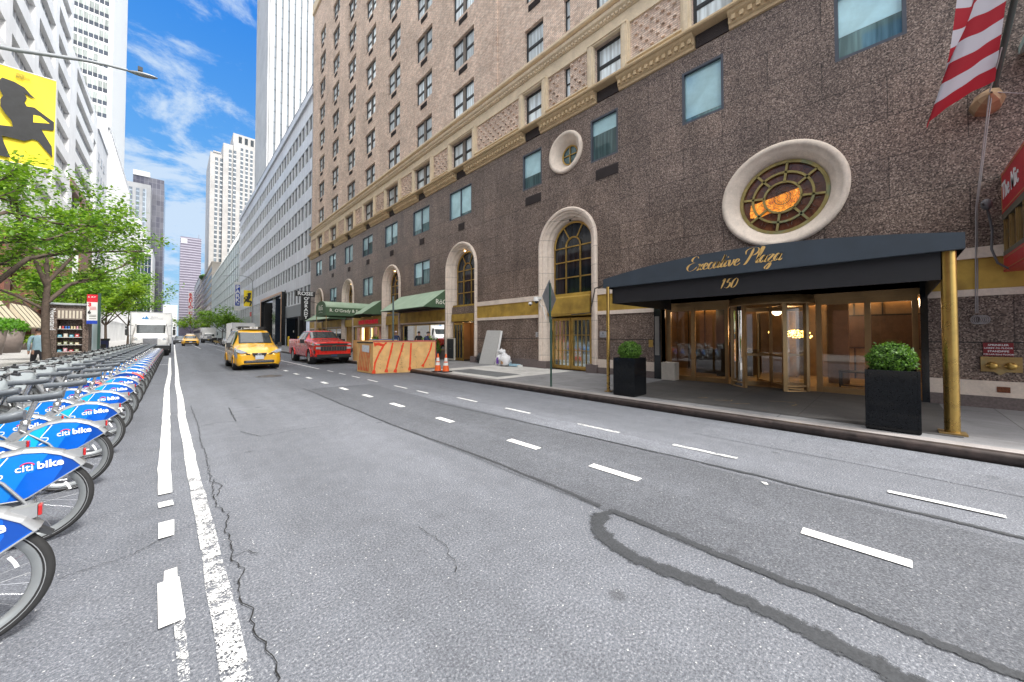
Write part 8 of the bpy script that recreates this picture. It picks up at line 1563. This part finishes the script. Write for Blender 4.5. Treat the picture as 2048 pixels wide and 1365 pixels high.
for r_, z in enumerate((2.02, 1.64, 1.29, .97)):
    for k in range(8 if r_ == 0 else 4):
        x = -3.78 + (.085 if r_ == 0 else .17) * k; ci = rnd.randrange(7); h_ = rnd.uniform(.08, .17) if r_ else .13; b = M(); w_ = .028 if r_ == 0 else .055
        if r_ == 0: b.lathe([(w_, z), (w_, z + h_ * .8), (w_ * .6, z + h_ * .9), (w_ * .6, z + h_), (.001, z + h_)], (x, y + .12, 0), 'z', 10)
        else: b.box(x - w_, x + w_, y + .08, y + .18, z, z + h_); b.box(x - w_ * .6, x + w_ * .6, y + .075, y + .08, z + h_ * .3, z + h_ * .7, 1)
        tag(b.obj('bottle' if r_ == 0 else 'snack_box', [mat('goods_%d' % ci, cols[ci], .4, var=.05), WHITE]), '%s %s, %s from the left on the %s newsstand shelf' % (names[ci], 'bottle' if r_ == 0 else 'packet', ordw(k), pos[r_]), 'bottle' if r_ == 0 else 'packet', 'goods on the newsstand shelves')
t = thing('bus_stop_sign', 'tall bus stop pole with red-topped white route panel at the left kerb', 'bus stop sign', (-2.57, 25.75, 0)); b = M(); b.box(-2.62, -2.53, 25.75, 25.83, .0, 3.72); b.obj('pole', GREEN_M, t); b = M(); xa, xb = -2.96, -2.63; yy = 25.76
b.box(xa, xb, yy, yy + .04, 3.28, 3.64, 1); b.box(xa, xb, yy, yy + .04, 2.42, 3.28, 0); b.box(xa, xb, yy, yy + .04, 2.26, 2.42, 2); b.text('6 AV', .12, TM((xa + .15, yy - .01, 3.52), (1, 0, 0), (0, 0, 1)), 0, .002); b.text('3', .22, TM((xa + .09, yy - .01, 3.16), (1, 0, 0), (0, 0, 1)), 1, .002, .01); b.text('6', .20, TM((xa + .08, yy - .01, 2.80), (1, 0, 0), (0, 0, 1)), 3, .002, .01)
for k, z in enumerate((3.04, 2.98, 2.92, 2.66, 2.60, 2.50)): b.box(xa + .08, xb - .04, yy - .006, yy, z, z + .02, 1 if k < 3 else 3)
b.obj('route_panel', [WHITE, mat('bus_red', (.62, .01, .03), .5), mat('bus_blue', (.01, .05, .42), .5), TRIMB], t); b = M(); b.box(-3.8, -3.35, 33, 34.4, .15, 3.3, 0); b.box(-3.82, -3.33, 32.98, 34.42, .15, .8, 1); tag(b.obj('bus_shelter', [opaque_glass('shelter_glass', (.45, .55, .58), .05, .2, .1), mat('shelter_base', (.03, .06, .08), .5)]), 'pale glass bus shelter end with dark base behind the bus stop pole', 'bus shelter')
b = M(); b.box(-3.9, -3.4, 38.6, 39.1, .16, 1.35); b.box(-3.95, -3.35, 38.55, 39.15, 1.35, 1.5, 1); b.box(-3.75, -3.5, 38.58, 38.599, .8, 1.1, 1); tag(b.obj('litter_bin', [mat('bin_navy', (.02, .03, .12), .5), TRIMB]), 'dark blue litter bin on the left pavement near the box truck', 'litter bin')
# ---------------------------------------------------------------- people
SKIN = mat('skin', (.48, .28, .20), .55, var=.08)
def person(label, loc, rz, P, top, legs, shoe, hair, hat=None, sc=1.0):
    """P: joints in metres (x right, y forward). One skin surface, clothes by region, hair and cap as parts"""
    t = thing('person', label, 'person', loc, 'people', rz); V = []; E_ = []; R = []
    def add(p, r, par=None): V.append(Vector(p)); R.append(r); (E_.append((par, len(V) - 1)) if par is not None else None); return len(V) - 1
    hips = add(P['hips'], (.155, .115)); w = add(Vector(P['hips']).lerp(Vector(P['chest']), .45), (.135, .10), hips); c = add(P['chest'], (.17, .115), w); nb = add(Vector(P['neck']) - Vector((0, 0, .05)), (.085, .075), c); nk = add(P['neck'], (.052, .055), nb); h1 = add(Vector(P['head']) - Vector((0, 0, .05)), (.068, .078), nk); h2 = add(Vector(P['head']) + Vector((0, 0, .03)), (.074, .09), h1); add(Vector(P['head']) + Vector((0, 0, .105)), (.055, .07), h2); add(Vector(P['head']) + Vector((0, .095, -.02)), (.014, .018), h2)
    for s, k in ((-1, 'L'), (1, 'R')):
        sh = add(P['sh' + k], (.062, .06), nb); el = add(P['el' + k], (.046, .044), sh); wr = add(P['wr' + k], (.030, .026), el); d = (Vector(P['wr' + k]) - Vector(P['el' + k])).normalized(); pm = add(Vector(P['wr' + k]) + d * .05, (.036, .018), wr); sd = d.orthogonal().normalized()
        for f, (o, l) in enumerate(((-.026, .060), (-.009, .074), (.009, .070), (.026, .056))): a = add(Vector(V[pm]) + sd * o + d * .035, (.0095, .009), pm); add(V[a] + d * l * .55 + Vector((0, .012, 0)), (.0078, .0078), a)
        th = add(V[wr] + d * .02 + sd * .035 * s + Vector((0, .012, 0)), (.011, .010), wr); add(V[th] + d * .04 + sd * .012 * s, (.009, .009), th)
        hp = add(Vector(P['hips']) + Vector((s * .085, 0, -.06)), (.10, .10), hips); kn = add(P['kn' + k], (.062, .062), hp); an = add(P['an' + k], (.04, .042), kn); hl = add(Vector(P['an' + k]) + Vector((0, -.02, -.05)), (.04, .035), an); to = Vector(P['an' + k]) + Vector((s * .02, .15, -.062)); add(to, (.042, .026), hl)
    me = bpy.data.meshes.new('b'); me.from_pydata(V, E_, []); o = bpy.data.objects.new('b', me); COL.objects.link(o); sk = o.modifiers.new('s', 'SKIN'); sk.use_smooth_shade = True; sb = o.modifiers.new('d', 'SUBSURF'); sb.levels = 1; sb.render_levels = 1
    for i, q in enumerate(me.skin_vertices[0].data): q.radius = R[i]
    me.skin_vertices[0].data[0].use_root = True
    dg = bpy.context.evaluated_depsgraph_get(); m2 = bpy.data.meshes.new_from_object(o.evaluated_get(dg)); bpy.data.objects.remove(o)
    for m_ in (top, legs, shoe, SKIN): m2.materials.append(m_)
    neckz = P['neck'][2]; wr_ = [Vector(P['wrL']), Vector(P['wrR'])]; hz = P['hips'][2] - .02
    for p in m2.polygons:
        c = p.center; head = c.z > neckz - .01 and (c - Vector(P['head'])).length < .22; hand = any((c - w).length < .15 and (c - Vector(P['el' + 'LR'[i]])).length > (w - Vector(P['el' + 'LR'[i]])).length * .97 for i, w in enumerate(wr_)); p.use_smooth = True
        p.material_index = 3 if head or hand else 2 if c.z < .10 else 1 if c.z < hz else 0
    m2.name = 'body'; bo = bpy.data.objects.new('body', m2); COL.objects.link(bo); bo.parent = t; H_ = Vector(P['head']); b = M()
    b.grid(lambda u, v: tuple(H_ + Vector((0, -.012, .03)) + Vector((.083 * sin(v * 1.75) * cos(u * 2 * pi), .104 * sin(v * 1.75) * sin(u * 2 * pi) - .012 * v, .098 * cos(v * 1.75)))), 16, 8); b.obj('hair', hair, bo, world=False)
    b = M()
    for s in (-1, 1): b.ball(tuple(H_ + Vector((s * .028, .083, .012))), .009, 0, 6); b.ball(tuple(H_ + Vector((s * .074, -.005, -.005))), .020, 1, 6, (.5, 1, 1.4))
    b.box(H_.x - .022, H_.x + .022, H_.y + .082, H_.y + .090, H_.z - .058, H_.z - .050, 2); b.obj('face', [TRIMB, SKIN, mat('lips', (.38, .13, .11), .5)], bo, world=False)
    if hat: b = M(); b.grid(lambda u, v: tuple(H_ + Vector((0, -.005, .05)) + Vector((.092 * sin(v * 1.5) * cos(u * 2 * pi), .110 * sin(v * 1.5) * sin(u * 2 * pi), .095 * cos(v * 1.5)))), 16, 8); b.lathe([(.04, .0), (.10, -.004)], tuple(H_ + Vector((0, .07, .055))), 'z', 14, 0, a0=.2, a1=pi - .2, sy=1.1); b.obj('cap', hat, bo, world=False)
    t.scale = (sc, sc, sc); return t
STAND = dict(hips=(0, 0, .95), chest=(0, .01, 1.27), neck=(0, .01, 1.50), head=(0, .03, 1.63), shL=(-.18, .0, 1.42), elL=(-.24, -.02, 1.14), wrL=(-.22, .10, .92), shR=(.18, .0, 1.42), elR=(.24, -.02, 1.14), wrR=(.22, .12, .93), knL=(-.11, .03, .50), anL=(-.12, -.01, .10), knR=(.11, .02, .50), anR=(.13, 0, .10))
WALK = dict(STAND, knL=(-.10, .20, .52), anL=(-.10, .26, .12), knR=(.10, -.02, .50), anR=(.10, -.24, .15), elL=(-.23, -.10, 1.16), wrL=(-.22, -.02, .92), elR=(.23, .08, 1.15), wrR=(.20, .28, 1.02))
LEAN = dict(STAND, chest=(.02, .10, 1.24), neck=(.03, .17, 1.46), head=(.04, .24, 1.56), shL=(-.16, .12, 1.38), elL=(-.20, .30, 1.16), wrL=(-.12, .46, 1.06), shR=(.20, .12, 1.38), elR=(.26, .28, 1.15), wrR=(.16, .45, 1.05))
NV = mat('navy_jacket', (.018, .03, .085), .8, var=.2); BKJ = mat('black_jacket', (.012, .012, .015), .8, var=.3); JN = mat('blue_jeans', (.06, .10, .19), .8, var=.25); DKT = mat('dark_trousers', (.02, .02, .025), .8); HR = mat('dark_hair', (.02, .013, .01), .6, var=.3); LB = mat('pale_blue_shirt', (.28, .42, .50), .7, var=.15)
person('person in navy jacket and pale cap standing by the grey signpost', (10.9, 22.9, .15), 2.6, STAND, NV, DKT, TRIMB, HR, mat('pale_cap', (.5, .42, .42), .7), 1.06)
person('bare-headed person in navy jacket and jeans behind the plywood enclosure', (9.85, 17.3, .15), 3.9, LEAN, NV, JN, mat('white_shoe', (.6, .6, .62), .6), HR, None, 1.06)
person('person in black with dark hood of hair facing the shop window', (11.5, 20.9, .15), -.9, STAND, BKJ, DKT, TRIMB, HR, None, 1.05)
person('person in pale blue shirt walking behind the young tree trunk', (-3.78, 22.6, .15), .3, WALK, LB, DKT, TRIMB, HR, None, 1.05)
person('dark-haired person in black jacket behind the red pickup', (11.6, 44.0, .15), 2.9, WALK, BKJ, DKT, TRIMB, HR, None, 1.08)
